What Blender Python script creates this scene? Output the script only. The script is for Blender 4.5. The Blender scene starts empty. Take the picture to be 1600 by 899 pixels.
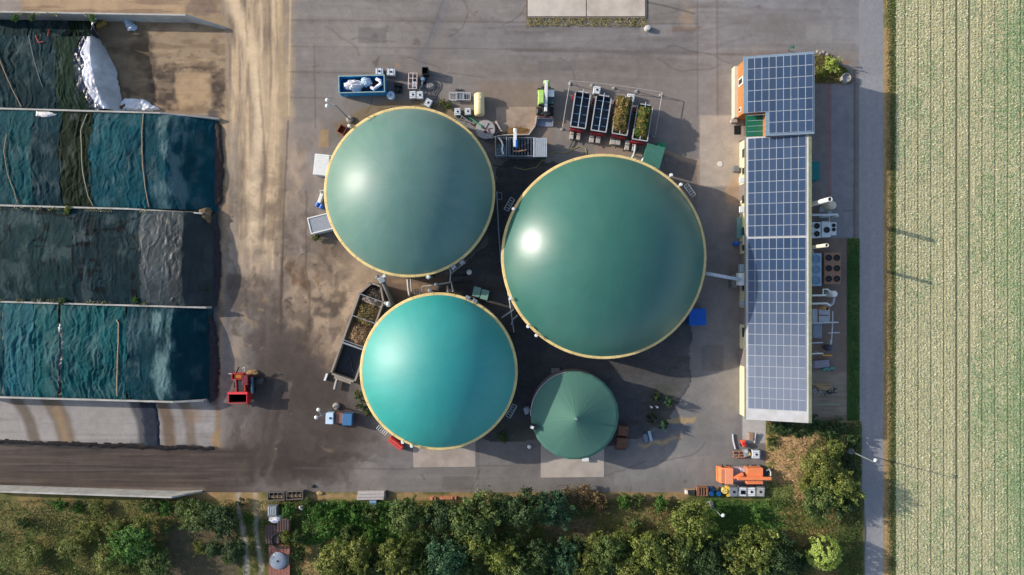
import bpy, math, random
import numpy as np
from mathutils import Vector, Matrix
random.seed(7)
R = math.radians
H = 107.0            # camera height, metres; 10 photo pixels are one metre on the ground
SC = bpy.context.scene
COL = SC.collection

def P(px, py, z=0.0):
    k = (H - z) / H / 10.0
    return Vector(((px - 800) * k, (450 - py) * k, z))

def C(r, g, b):
    def f(c):
        c /= 255.0
        return c / 12.92 if c <= 0.04045 else ((c + 0.055) / 1.055) ** 2.4
    return (f(r), f(g), f(b), 1.0)

# ------------------------------------------------------------------ noise (numpy)
def _hash(ix, iy, seed):
    n = (ix.astype(np.int64) * 374761393 + iy.astype(np.int64) * 668265263 + seed * 1442695041) & 0x7fffffff
    n = ((n ^ (n >> 13)) * 1274126177) & 0x7fffffff
    n = ((n ^ (n >> 16)) * 2246822519) & 0x7fffffff
    return ((n ^ (n >> 15)) & 0xffff) / 65535.0
def vn(x, y, seed=0):
    x = np.asarray(x, float); y = np.asarray(y, float)
    ix = np.floor(x); iy = np.floor(y); fx = x - ix; fy = y - iy
    fx = fx * fx * (3 - 2 * fx); fy = fy * fy * (3 - 2 * fy)
    a = _hash(ix, iy, seed); b = _hash(ix + 1, iy, seed); c = _hash(ix, iy + 1, seed); d = _hash(ix + 1, iy + 1, seed)
    return (a * (1 - fx) + b * fx) * (1 - fy) + (c * (1 - fx) + d * fx) * fy
def fbm(x, y, seed=0, o=4):
    s = 0; a = 1; t = 0
    for i in range(o):
        s = s + a * vn(x * 2 ** i + 17.3 * i, y * 2 ** i - 9.1 * i, seed + i * 31); t += a; a *= .55
    return s / t
def ss(a, b, x):
    t = np.clip((x - a) / (b - a), 0, 1); return t * t * (3 - 2 * t)

# ------------------------------------------------------------------ materials
_M = {}
def mat(name, col, rough=.7, var=.12, scale=3.0, metal=0.0, spec=.5, bump=0.0, dirt=None, dirt_amt=.35, rnd=0.0, stretch=None, trans=0):
    if name in _M: return _M[name]
    m = bpy.data.materials.new(name); m.use_nodes = True
    nt = m.node_tree; b = nt.nodes['Principled BSDF']
    b.inputs['Roughness'].default_value = rough; b.inputs['Metallic'].default_value = metal
    b.inputs['Specular IOR Level'].default_value = spec
    tc = nt.nodes.new('ShaderNodeTexCoord'); mp = nt.nodes.new('ShaderNodeMapping')
    nt.links.new(tc.outputs['Object'], mp.inputs[0])
    if stretch: mp.inputs['Scale'].default_value = stretch
    n = nt.nodes.new('ShaderNodeTexNoise'); n.inputs['Scale'].default_value = scale; n.inputs['Detail'].default_value = 6
    nt.links.new(mp.outputs[0], n.inputs['Vector'])
    mr = nt.nodes.new('ShaderNodeMapRange'); mr.inputs['From Min'].default_value = .3; mr.inputs['From Max'].default_value = .7
    mr.inputs['To Min'].default_value = 1 - var; mr.inputs['To Max'].default_value = 1 + var
    nt.links.new(n.outputs['Fac'], mr.inputs['Value'])
    mx = nt.nodes.new('ShaderNodeVectorMath'); mx.operation = 'SCALE'
    mx.inputs[0].default_value = col[:3]; nt.links.new(mr.outputs[0], mx.inputs['Scale'])
    out = mx.outputs[0]
    if rnd:
        oi = nt.nodes.new('ShaderNodeObjectInfo'); r2 = nt.nodes.new('ShaderNodeMapRange')
        r2.inputs['To Min'].default_value = 1 - rnd; r2.inputs['To Max'].default_value = 1 + rnd
        nt.links.new(oi.outputs['Random'], r2.inputs['Value'])
        m2 = nt.nodes.new('ShaderNodeVectorMath'); m2.operation = 'SCALE'
        nt.links.new(out, m2.inputs[0]); nt.links.new(r2.outputs[0], m2.inputs['Scale']); out = m2.outputs[0]
    if dirt:
        n2 = nt.nodes.new('ShaderNodeTexNoise'); n2.inputs['Scale'].default_value = scale * .35; n2.inputs['Detail'].default_value = 8
        n2.inputs['Roughness'].default_value = .65
        nt.links.new(mp.outputs[0], n2.inputs['Vector'])
        r3 = nt.nodes.new('ShaderNodeMapRange'); r3.inputs['From Min'].default_value = .45; r3.inputs['From Max'].default_value = .75
        r3.inputs['To Max'].default_value = dirt_amt
        nt.links.new(n2.outputs['Fac'], r3.inputs['Value'])
        m3 = nt.nodes.new('ShaderNodeMix'); m3.data_type = 'RGBA'
        nt.links.new(r3.outputs[0], m3.inputs[0]); nt.links.new(out, m3.inputs[6]); m3.inputs[7].default_value = dirt; out = m3.outputs[2]
    nt.links.new(out, b.inputs['Base Color'])
    if bump:
        bp = nt.nodes.new('ShaderNodeBump'); bp.inputs['Strength'].default_value = bump; bp.inputs['Distance'].default_value = .05
        nt.links.new(n.outputs['Fac'], bp.inputs['Height']); nt.links.new(bp.outputs[0], b.inputs['Normal'])
    _M[name] = m; return m

def vmat(name, rough=.85, fine=8.0, var=.15, bump=.3, spec=.3, translucent=False, bdist=.04):
    """material that reads the mesh's own colour attribute (stains, leaf colours) and adds fine grain"""
    if name in _M: return _M[name]
    m = bpy.data.materials.new(name); m.use_nodes = True; nt = m.node_tree; b = nt.nodes['Principled BSDF']
    b.inputs['Roughness'].default_value = rough; b.inputs['Specular IOR Level'].default_value = spec
    at = nt.nodes.new('ShaderNodeAttribute'); at.attribute_name = 'Col'
    out = at.outputs['Color']
    if fine:
        tc = nt.nodes.new('ShaderNodeTexCoord')
        n = nt.nodes.new('ShaderNodeTexNoise'); n.inputs['Scale'].default_value = fine; n.inputs['Detail'].default_value = 5
        n.inputs['Roughness'].default_value = .7
        nt.links.new(tc.outputs['Object'], n.inputs['Vector'])
        mr = nt.nodes.new('ShaderNodeMapRange'); mr.inputs['From Min'].default_value = .25; mr.inputs['From Max'].default_value = .75
        mr.inputs['To Min'].default_value = 1 - var; mr.inputs['To Max'].default_value = 1 + var
        nt.links.new(n.outputs['Fac'], mr.inputs['Value'])
        mx = nt.nodes.new('ShaderNodeVectorMath'); mx.operation = 'SCALE'
        nt.links.new(out, mx.inputs[0]); nt.links.new(mr.outputs[0], mx.inputs['Scale']); out = mx.outputs[0]
        if bump:
            bp = nt.nodes.new('ShaderNodeBump'); bp.inputs['Strength'].default_value = bump; bp.inputs['Distance'].default_value = bdist
            nt.links.new(n.outputs['Fac'], bp.inputs['Height']); nt.links.new(bp.outputs[0], b.inputs['Normal'])
    nt.links.new(out, b.inputs['Base Color'])
    if translucent:
        tr = nt.nodes.new('ShaderNodeBsdfTranslucent'); ms = nt.nodes.new('ShaderNodeMixShader'); ms.inputs[0].default_value = .25
        nt.links.new(out, tr.inputs['Color']); nt.links.new(b.outputs[0], ms.inputs[1]); nt.links.new(tr.outputs[0], ms.inputs[2])
        nt.links.new(ms.outputs[0], nt.nodes['Material Output'].inputs['Surface'])
    _M[name] = m; return m

# ------------------------------------------------------------------ mesh builder
class MB:
    def __init__(s): s.v = []; s.f = []; s.mi = []; s.cur = 0
    def _add(s, vs, fs):
        o = len(s.v); s.v += [tuple(v) for v in vs]; s.f += [tuple(i + o for i in f) for f in fs]; s.mi += [s.cur] * len(fs); return s
    def m(s, i): s.cur = i; return s
    def box(s, cx, cy, cz, sx, sy, sz, rz=0, tilt=None, top=1.0):
        vs = []
        for dz in (-.5, .5):
            k = top if dz > 0 else 1
            for dx, dy in ((-.5, -.5), (.5, -.5), (.5, .5), (-.5, .5)): vs.append(Vector((dx * sx * k, dy * sy * k, dz * sz)))
        if tilt:
            M = Matrix.Rotation(tilt[0], 3, tilt[1]); vs = [M @ v for v in vs]
        M = Matrix.Rotation(rz, 3, 'Z'); c = Vector((cx, cy, cz))
        return s._add([M @ v + c for v in vs], [(3, 2, 1, 0), (4, 5, 6, 7), (0, 1, 5, 4), (1, 2, 6, 5), (2, 3, 7, 6), (3, 0, 4, 7)])
    def prism(s, pts, z0, z1):
        n = len(pts)
        a = sum(pts[i][0] * pts[(i + 1) % n][1] - pts[(i + 1) % n][0] * pts[i][1] for i in range(n))
        if a < 0: pts = pts[::-1]
        g0 = z0 if callable(z0) else (lambda x, y: z0); g1 = z1 if callable(z1) else (lambda x, y: z1)
        vs = [(p[0], p[1], g0(p[0], p[1])) for p in pts] + [(p[0], p[1], g1(p[0], p[1])) for p in pts]
        return s._add(vs, [tuple(range(n - 1, -1, -1)), tuple(range(n, 2 * n))] + [(i, (i + 1) % n, n + (i + 1) % n, n + i) for i in range(n)])
    def cyl(s, p0, p1, r0, r1=None, n=12, cap=True):
        p0 = Vector(p0); p1 = Vector(p1); r1 = r0 if r1 is None else r1
        d = (p1 - p0).normalized(); u = d.orthogonal().normalized(); w = d.cross(u)
        vs = []
        for p, r in ((p0, r0), (p1, r1)):
            for i in range(n):
                a = 2 * math.pi * i / n; vs.append(p + (u * math.cos(a) + w * math.sin(a)) * r)
        fs = [(i, (i + 1) % n, n + (i + 1) % n, n + i) for i in range(n)]
        if cap: fs += [tuple(range(n - 1, -1, -1)), tuple(range(n, 2 * n))]
        return s._add(vs, fs)
    def tube(s, pts, r, n=6):
        pts = [Vector(p) for p in pts]; vs = []; prev = None
        for i, p in enumerate(pts):
            d = (pts[min(i + 1, len(pts) - 1)] - pts[max(i - 1, 0)]).normalized()
            u = d.orthogonal().normalized() if prev is None else (prev - d * prev.dot(d)).normalized()
            prev = u; w = d.cross(u)
            for k in range(n):
                a = 2 * math.pi * k / n; vs.append(p + (u * math.cos(a) + w * math.sin(a)) * r)
        fs = []
        for i in range(len(pts) - 1):
            for k in range(n): fs.append((i * n + k, i * n + (k + 1) % n, (i + 1) * n + (k + 1) % n, (i + 1) * n + k))
        L = (len(pts) - 1) * n
        fs += [tuple(range(n - 1, -1, -1)), tuple(range(L, L + n))]
        return s._add(vs, fs)
    def lathe(s, prof, n=32, c=(0, 0, 0), close=False, ripple=0, rn=30):
        vs = []; fs = []
        for r, z in prof:
            for i in range(n):
                a = 2 * math.pi * i / n; vs.append((c[0] + r * math.cos(a), c[1] + r * math.sin(a), c[2] + z))
        for j in range(len(prof) - 1):
            for i in range(n): fs.append((j * n + i, j * n + (i + 1) % n, (j + 1) * n + (i + 1) % n, (j + 1) * n + i))
        if close:
            j = (len(prof) - 1) * n; fs.append(tuple(range(j, j + n)))
        return s._add(vs, fs)
    def open_box(s, cx, cy, z0, sx, sy, h, t=.06, flare=1.0):
        s.box(cx, cy, z0 + t / 2, sx - 2 * t - .01, sy - 2 * t - .01, t)
        s.box(cx - sx / 2 + t / 2, cy, z0 + h / 2, t, sy, h); s.box(cx + sx / 2 - t / 2, cy, z0 + h / 2, t, sy, h)
        s.box(cx, cy - sy / 2 + t / 2, z0 + h / 2, sx - 2 * t, t, h - .004); s.box(cx, cy + sy / 2 - t / 2, z0 + h / 2, sx - 2 * t, t, h - .004)
        return s
    def build(s, name, mats, parent=None, loc=(0, 0, 0), rz=0, smooth=False, bev=0):
        me = bpy.data.meshes.new(name); me.from_pydata(s.v, [], s.f); me.update()
        if not isinstance(mats, (list, tuple)): mats = [mats]
        for m in mats: me.materials.append(m)
        if len(mats) > 1: me.polygons.foreach_set('material_index', s.mi)
        if smooth: me.polygons.foreach_set('use_smooth', [True] * len(me.polygons))
        o = bpy.data.objects.new(name, me); COL.objects.link(o)
        o.location = loc; o.rotation_euler = (0, 0, rz)
        if parent: o.parent = parent
        if bev:
            b = o.modifiers.new('Bevel', 'BEVEL'); b.width = bev; b.segments = 2; b.limit_method = 'ANGLE'
        return o

def tag(o, label, cat, group=None):
    o['label'] = label; o['category'] = cat
    if group: o['group'] = group
    return o
def thing(name, label, cat, loc, rz=0, group=None):
    o = bpy.data.objects.new(name, None); COL.objects.link(o); o.empty_display_size = .3
    o.location = loc; o.rotation_euler = (0, 0, rz); return tag(o, label, cat, group)
def G(px, py, z=0.0):
    p = P(px, py, z); p.z = 0; return p
def dup(root, loc, rz, label, group=None, scale=None):
    r = root.copy(); COL.objects.link(r); r.location = loc; r.rotation_euler = (0, 0, rz); r['label'] = label
    if group: r['group'] = group
    if scale: r.scale = scale
    for ch in list(root.children):
        c = ch.copy(); COL.objects.link(c); c.parent = r
        for g in ch.children:
            d = g.copy(); COL.objects.link(d); d.parent = c
    return r
def struct(o, kind='structure'):
    o['kind'] = kind; return o

def grid_obj(name, X, Y, Z, col, material, smooth=True, parent=None):
    ny, nx = X.shape
    me = bpy.data.meshes.new(name)
    co = np.stack([X, Y, Z], -1).reshape(-1, 3).astype(np.float32)
    i = (np.arange(ny - 1)[:, None] * nx + np.arange(nx - 1)[None, :]).reshape(-1)
    quads = np.stack([i, i + 1, i + nx + 1, i + nx], -1).astype(np.int32)
    v = co[quads[0]]; nz = np.cross(v[1] - v[0], v[2] - v[0])[2]
    if nz < 0: quads = quads[:, ::-1].copy()
    nq = len(quads)
    me.vertices.add(len(co)); me.vertices.foreach_set('co', co.reshape(-1))
    me.loops.add(nq * 4); me.loops.foreach_set('vertex_index', quads.reshape(-1))
    me.polygons.add(nq); me.polygons.foreach_set('loop_start', np.arange(0, nq * 4, 4, dtype=np.int32))
    me.polygons.foreach_set('loop_total', np.full(nq, 4, np.int32))
    me.update(calc_edges=True); me.validate()
    if smooth: me.polygons.foreach_set('use_smooth', np.ones(nq, bool))
    if col is not None:
        ca = me.color_attributes.new('Col', 'FLOAT_COLOR', 'POINT')
        c4 = np.ones((len(co), 4), np.float32); c4[:, :3] = col.reshape(-1, 3); ca.data.foreach_set('color', c4.reshape(-1))
    me.materials.append(material)
    o = bpy.data.objects.new(name, me); COL.objects.link(o)
    if parent: o.parent = parent
    return o

def quads_mesh(name, V, colr, material):
    """V: N x 4 x 3 corner positions, colr: N x 3"""
    n = len(V); me = bpy.data.meshes.new(name)
    me.vertices.add(n * 4); me.vertices.foreach_set('co', V.astype(np.float32).reshape(-1))
    me.loops.add(n * 4); me.loops.foreach_set('vertex_index', np.arange(n * 4, dtype=np.int32))
    me.polygons.add(n); me.polygons.foreach_set('loop_start', np.arange(0, n * 4, 4, dtype=np.int32))
    me.polygons.foreach_set('loop_total', np.full(n, 4, np.int32)); me.update(calc_edges=True)
    ca = me.color_attributes.new('Col', 'FLOAT_COLOR', 'POINT')
    c4 = np.ones((n * 4, 4), np.float32); c4[:, :3] = np.repeat(colr, 4, 0); ca.data.foreach_set('color', c4.reshape(-1))
    me.materials.append(material); return me

def leaf_quads(pos, nrm, size, rng, aspect=.6):
    n = len(pos)
    nrm = nrm / np.linalg.norm(nrm, axis=1, keepdims=True)
    t = rng.normal(size=(n, 3)); u = np.cross(nrm, t); u /= np.linalg.norm(u, axis=1, keepdims=True); w = np.cross(nrm, u)
    a = u * (size[:, None] * .5); b = w * (size[:, None] * .5 * aspect)
    return np.stack([pos - a, pos - b * 1.0 + a * .1, pos + a, pos + b * 1.0 + a * .1], 1)

# ------------------------------------------------------------------ world, sun, camera
EL = 23.0
to_sun = Vector((-.967 * math.cos(R(EL)), .255 * math.cos(R(EL)), math.sin(R(EL))))
w = bpy.data.worlds.new('World'); SC.world = w; w.use_nodes = True
bg = w.node_tree.nodes['Background']; sky = w.node_tree.nodes.new('ShaderNodeTexSky')
sky.sky_type = 'NISHITA'; sky.sun_disc = False; sky.sun_elevation = R(EL); sky.sun_rotation = math.atan2(to_sun.x, to_sun.y) % (2 * math.pi)
sky.air_density = 1.0; sky.dust_density = 1.5; sky.ozone_density = 1.0
w.node_tree.links.new(sky.outputs[0], bg.inputs[0]); bg.inputs[1].default_value = 0.16
sl = bpy.data.lights.new('sun', 'SUN'); sl.energy = 3.85; sl.angle = R(.6); sl.color = (1.0, .93, .83)
so = bpy.data.objects.new('sun', sl); COL.objects.link(so); so.rotation_euler = to_sun.to_track_quat('Z', 'Y').to_euler(); so.location = (-60, 20, 60)
cam = bpy.data.cameras.new('camera'); co_ = bpy.data.objects.new('camera', cam); COL.objects.link(co_)
co_.location = (0, 0, H); co_.rotation_euler = (0, 0, 0); cam.sensor_width = 36; cam.lens = 36 * H / 160.0; cam.clip_end = 6000; cam.clip_start = .5
SC.camera = co_
vs_ = SC.view_settings; vs_.view_transform = 'Standard'; vs_.look = 'None'; vs_.gamma = 1; vs_.use_curve_mapping = False; vs_.exposure = 0.38
SC.cycles.max_bounces = 5; SC.cycles.diffuse_bounces = 3; SC.cycles.glossy_bounces = 3
# ================================================================== GROUND COLOURS
class Paint:
    """colour field over photo-scale ground coordinates (10 units = 1 m): dirt, stains, joints, tyre tracks"""
    def __init__(s, x0, y0, x1, y1, step, base):
        nx = int((x1 - x0) / step) + 1; ny = int((y1 - y0) / step) + 1
        s.x, s.y = np.meshgrid(np.linspace(x0, x1, nx), np.linspace(y0, y1, ny))
        s.c = np.zeros(s.x.shape + (3,)); s.c[:] = base[:3]
        s.wx = s.x + (fbm(s.x / 14, s.y / 14, 5, 4) - .5) * 22; s.wy = s.y + (fbm(s.x / 14, s.y / 14, 6, 4) - .5) * 22
    def put(s, m, col, a=1.0):
        m = np.clip(m * a, 0, 1)[..., None]; s.c = s.c * (1 - m) + np.array(col[:3]) * m
    def mul(s, m, k):
        s.c = s.c * (1 + (k - 1) * np.clip(m, 0, 1)[..., None])
    def rect(s, x0, y0, x1, y1, soft=4, warp=False):
        x, y = (s.wx, s.wy) if warp else (s.x, s.y)
        return ss(x0 - soft, x0 + soft, x) * (1 - ss(x1 - soft, x1 + soft, x)) * ss(y0 - soft, y0 + soft, y) * (1 - ss(y1 - soft, y1 + soft, y))
    def line(s, pts, w, soft=1.0, warp=0.0):
        x = s.x + (s.wx - s.x) * warp; y = s.y + (s.wy - s.y) * warp
        d = np.full(x.shape, 1e9)
        for (ax, ay), (bx, by) in zip(pts[:-1], pts[1:]):
            L2 = (bx - ax) ** 2 + (by - ay) ** 2 + 1e-9
            t = np.clip(((x - ax) * (bx - ax) + (y - ay) * (by - ay)) / L2, 0, 1)
            d = np.minimum(d, np.hypot(x - ax - t * (bx - ax), y - ay - t * (by - ay)))
        return 1 - ss(w / 2 - soft / 2, w / 2 + soft, d)
    def poly(s, pts, soft=2.0, warp=.4):
        x = s.x + (s.wx - s.x) * warp; y = s.y + (s.wy - s.y) * warp
        ins = np.zeros(x.shape, bool); d = np.full(x.shape, 1e9); n = len(pts)
        for i in range(n):
            ax, ay = pts[i]; bx, by = pts[(i + 1) % n]
            if ay != by:
                ins ^= ((ay > y) != (by > y)) & (x < (bx - ax) * (y - ay) / (by - ay) + ax)
            L2 = (bx - ax) ** 2 + (by - ay) ** 2 + 1e-9
            t = np.clip(((x - ax) * (bx - ax) + (y - ay) * (by - ay)) / L2, 0, 1)
            d = np.minimum(d, np.hypot(x - ax - t * (bx - ax), y - ay - t * (by - ay)))
        return ss(-soft, soft, np.where(ins, d, -d))
    def blob(s, cx, cy, rx, ry, soft=.5, warp=1.0):
        x = s.x + (s.wx - s.x) * warp; y = s.y + (s.wy - s.y) * warp
        return 1 - ss(1 - soft, 1 + soft, np.hypot((x - cx) / rx, (y - cy) / ry))
    def noise(s, sx, sy, seed, lo=.4, hi=.7, o=4):
        return ss(lo, hi, fbm(s.x / sx, s.y / sy, seed, o))
    def build(s, name, m, z=0.0, zf=None):
        X = (s.x - 800) / 10; Y = (450 - s.y) / 10
        Z = np.full(X.shape, z) if zf is None else zf
        return grid_obj(name, X, Y, Z, s.c, m)

# ---- the land all round, out to the horizon
MB().box(0, 0, -.65, 6000, 6000, 1).build('ground', mat('land', C(118, 112, 74), .95, .3, .05, bump=.2, dirt=C(92, 104, 56), dirt_amt=.8))['kind'] = 'structure'

# ---- the paved yard
y = Paint(-100, -70, 1350, 782, 1.5, C(129, 121, 115))
big = y.noise(160, 120, 1, .35, .7)
y.put(big, C(121, 112, 105), .5)
# left: dirt driven over the concrete, top to middle
dirt = ss(322, 366, y.x) * (1 - ss(432, 470, y.wx)) * (1 - ss(330, 470, y.wy))
y.put(dirt, C(167, 143, 114), .85)
st = y.noise(7, 150, 11, .42, .66)
y.put(dirt * st, C(206, 176, 140), .75)
y.put(dirt * y.noise(9, 90, 12, .48, .7), C(122, 106, 92), .65); y.put(dirt * y.noise(4, 30, 112, .55, .72), C(112, 94, 78), .4)
y.put(y.line([(352, -20), (376, 30), (395, 90), (404, 140), (406, 200), (398, 270), (394, 380)], 13, 10, .25), C(226, 198, 162), .75)
y.put(y.line([(380, 40), (420, 120), (432, 200), (425, 300)], 16, 12, .5), C(206, 178, 142), .55)
y.put(y.line([(436, -40), (440, 90), (444, 180)], 5, 5, .1), C(196, 168, 126), .5)
y.put(ss(350, 366, y.x) * (1 - ss(366, 378, y.x)) * ss(180, 210, y.y) * (1 - ss(420, 470, y.y)), C(140, 128, 116), .6)
y.put(y.line([(347, 130), (348, 330), (344, 380), (346, 470), (342, 560), (340, 625)], 9, 6, .5), C(163, 132, 98), .8)
# middle left: browner, damp
mid = ss(345, 362, y.x) * (1 - ss(500, 560, y.wx)) * ss(400, 480, y.wy)
y.put(mid, C(108, 95, 86), .9)
y.put(mid * ss(520, 600, y.wy) * ss(400, 440, y.wx), C(88, 76, 70), .75)
y.put(mid * y.noise(10, 70, 13, .5, .75), C(75, 64, 58), .5)
y.put(mid * y.noise(12, 60, 14, .52, .7), C(128, 114, 101), .45)
y.put(ss(344, 352, y.x) * (1 - ss(392, 410, y.wx)) * ss(470, 500, y.y) * (1 - ss(650, 690, y.y)), C(124, 118, 114), .7)
# pale patch by the mixer pit with brown stains
y.put(y.poly([(446, 360), (520, 370), (600, 420), (590, 440), (520, 585), (470, 530), (446, 500)], 26, 1.2), C(172, 148, 122), .85)
y.put(y.rect(446, 190, 506, 400, 8), C(146, 132, 122), .8)
for p, c, a in (([(448, 410), (456, 407), (466, 424), (478, 420), (482, 440), (480, 455), (468, 442), (458, 446), (450, 430)], C(112, 84, 60), .75),
             ([(489, 430), (504, 426), (506, 440), (496, 452)], C(128, 98, 70), .7),
             ([(482, 462), (492, 461), (516, 468), (530, 456), (545, 457), (540, 480), (526, 492), (505, 497), (491, 492), (494, 476)], C(98, 84, 72), .85),
             ([(478, 500), (484, 500), (482, 545), (474, 560), (474, 530)], C(68, 56, 50), .8),
             ([(500, 510), (530, 515), (522, 545), (500, 548)], C(112, 98, 88), .6),
             ([(455, 545), (475, 540), (540, 640), (560, 700), (470, 720), (440, 640)], C(92, 80, 73), .55)):
    y.put(y.poly(p, 4, .7) * (.55 + .6 * y.noise(9, 9, 113, .3, .6)), c, a)
for cx, cy, rx, ry in ((382, 482, 4, 5), (386, 498, 6, 6), (394, 505, 7, 4), (415, 465, 5, 7), (410, 484, 4, 3), (470, 534, 8, 4), (505, 548, 7, 3)):
    y.put(y.blob(cx, cy, rx, ry), C(176, 148, 112), .55)
for cx, cy in ((426, 516), (420, 545), (454, 478), (462, 490), (490, 416), (470, 400), (474, 477), (506, 449)):
    y.put(y.blob(cx, cy, 4, 2.2), C(70, 58, 50), .7)
for (cx_, cy_, rx_, ry_, a_) in ((418, 455, 26, 40, .6), (470, 570, 26, 46, .6), (500, 610, 30, 40, .5), (530, 660, 34, 30, .5), (405, 530, 22, 50, .55), (452, 352, 9, 44, .5), (520, 420, 30, 24, .35), (430, 300, 10, 60, .4), (476, 245, 16, 26, .3)):
    y.put(y.blob(cx_, cy_, rx_, ry_, .9, 1.6) * (.35 + .9 * y.noise(13, 26, int(cx_), .35, .65)), C(86, 72, 62), a_)
for (cx_, cy_, rx_, ry_, a_) in ((462, 300, 14, 60, .45), (540, 440, 34, 22, .5), (400, 415, 26, 40, .5), (498, 548, 26, 20, .4), (368, 560, 14, 60, .35)):
    y.put(y.blob(cx_, cy_, rx_, ry_, .9, 1.6) * (.35 + .9 * y.noise(13, 22, int(cy_), .35, .65)), C(190, 163, 132), a_)
y.put(y.line([(500, 398), (518, 425)], 4, 3, .3), C(95, 82, 70), .7)
y.put(y.line([(490, 372), (520, 420)], 2, 2), C(110, 95, 84), .6)
# dark brown zone at the lower left
low = (1 - ss(460, 590, y.wx)) * ss(690, 716, y.wy)
y.put(low, C(70, 59, 54), .94)
y.put(y.poly([(430, 500), (520, 560), (565, 640), (600, 700), (430, 720), (400, 640)], 30, 1.3), C(70, 60, 55), .85)
y.put(y.blob(425, 610, 45, 60, .9), C(74, 64, 59), .7)
y.put(y.poly([(340, 700), (440, 690), (520, 708), (610, 708), (560, 722), (470, 745), (400, 752), (330, 756)], 14, 1.2), C(60, 50, 46), .8)
y.put(y.rect(335, 752, 620, 790, 7, True), C(118, 110, 105), .75)
for dx in (0, 19):
    y.put(y.line([(434 + dx, 600), (418 + dx, 680), (404 + dx, 720), (399 + dx, 785)], 6, 5, .4) * (.25 + .8 * y.noise(16, 30, 141, .35, .6)), C(118, 106, 98), .5)
y.put(y.line([(455, 715), (530, 712), (600, 725)], 4, 4, .6), C(60, 52, 48), .5)
y.put(y.line([(405, 705), (440, 695), (480, 706)], 4, 4, .6), C(58, 50, 46), .5)
y.put(y.line([(425, 664), (438, 640)], 3, 2), C(62, 54, 50), .6)
y.put(y.blob(517, 703, 12, 3), C(150, 128, 100), .5)
# bottom yard
y.put(y.rect(590, 690, 1180, 800, 20, True), C(113, 109, 106), .8)
y.put(y.rect(960, 500, 1170, 760, 14, True), C(121, 117, 113), .8)
y.put(y.rect(1085, 380, 1165, 520, 18, True), C(140, 128, 118), .8)
y.put(y.line([(460, 732), (640, 734), (650, 729), (800, 728)], 1.6, 1.5), C(88, 82, 78), .6)
y.put(y.line([(747, 700), (748, 780)], 1.4, 1.5), C(92, 86, 82), .6)
y.put(y.noise(220, 5, 15, .5, .75) * ss(690, 720, y.y) * ss(480, 600, y.x), C(135, 129, 124), .3)
y.put(y.line([(350, 780), (1160, 778)], 10, 8, .6), C(140, 120, 94), .5)
# top yard: bands and joints
y.put(y.rect(450, 0, 1090, 34, 8, True), C(133, 126, 121), .5)
y.put(y.rect(700, 35, 1090, 90, 14, True), C(120, 117, 117), .6)
y.put(y.rect(1085, -130, 1360, 80, 6), C(131, 128, 127), .8)
y.put(y.rect(1090, -130, 1120, 185, 2.5), C(139, 131, 126), .7)
y.put(y.rect(1122, 80, 1170, 180, 8), C(134, 126, 120), .5)
y.put(y.noise(120, 7, 16, .48, .75) * (1 - ss(110, 170, y.y)) * ss(450, 480, y.x), C(106, 97, 90), .4)
y.put(y.noise(90, 6, 17, .52, .75) * (1 - ss(110, 170, y.y)) * ss(450, 480, y.x), C(146, 138, 132), .35)
y.put(y.rect(1093, 181, 1162, 292, 2.0), C(172, 157, 142), .9)
y.put(y.blob(1148, 300, 12, 22), C(180, 148, 112), .6)
y.put(y.rect(1166, -130, 1360, 70, 16, True), C(128, 126, 128), .5)
for x0, y0, x1, y1 in ((450, 32, 1090, 38), (450, 113, 590, 115), (450, 73, 1090, 82), (455, 153, 520, 154), (800, 80, 1090, 85), (1090, -120, 1090, 182), (1120, -120, 1121, 182), (1120, 85, 1160, 86),
                       (491, 70, 493, 200), (700, 115, 760, 122), (640, 118, 700, 120)):
    y.put(y.line([(x0, y0), (x1, y1)], 1.2, 1.6, .03), C(90, 78, 70), .55)
y.put(y.line([(455, -60), (453, 40), (451, 180)], 2.0, 1.4), C(196, 170, 130), .7)
y.put(y.line([(450, 190), (445, 300), (441, 420), (438, 560)], 1.5, 2, .1), C(80, 66, 56), .7)
y.put(y.line([(440, 405), (440, 510), (438, 520)], 4, 3, .3), C(74, 60, 50), .7)
y.put(y.line([(479, 300), (478, 420), (484, 450), (484, 520)], 1.6, 2, .2), C(86, 70, 58), .7)
y.put(y.line([(704, -20), (690, 20), (672, 62), (658, 98)], 12, 8, .2), C(112, 109, 110), .65)
y.put(y.line([(700, -20), (668, 70)], 2, 2, .1), C(98, 95, 96), .5)
y.put(y.blob(592, 94, 4, 7), C(90, 76, 66), .7); y.put(y.blob(625, 103, 5, 4), C(160, 126, 88), .6)
y.put(y.blob(1075, 25, 12, 16), C(160, 134, 106), .5); y.put(y.line([(1035, 50), (1060, 46), (1090, 46)], 5, 5, .6), C(120, 92, 68), .6)
y.put(y.line([(1010, 4), (1040, 10), (1085, 22)], 1.6, 1.4), C(74, 70, 70), .8)
y.put(y.blob(1323, 95, 5, 5), C(140, 100, 74), .5)
y.put(y.poly([(500, 203), (514, 203), (513, 232), (498, 230)], 2, .2), C(168, 138, 98), .75)
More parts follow.
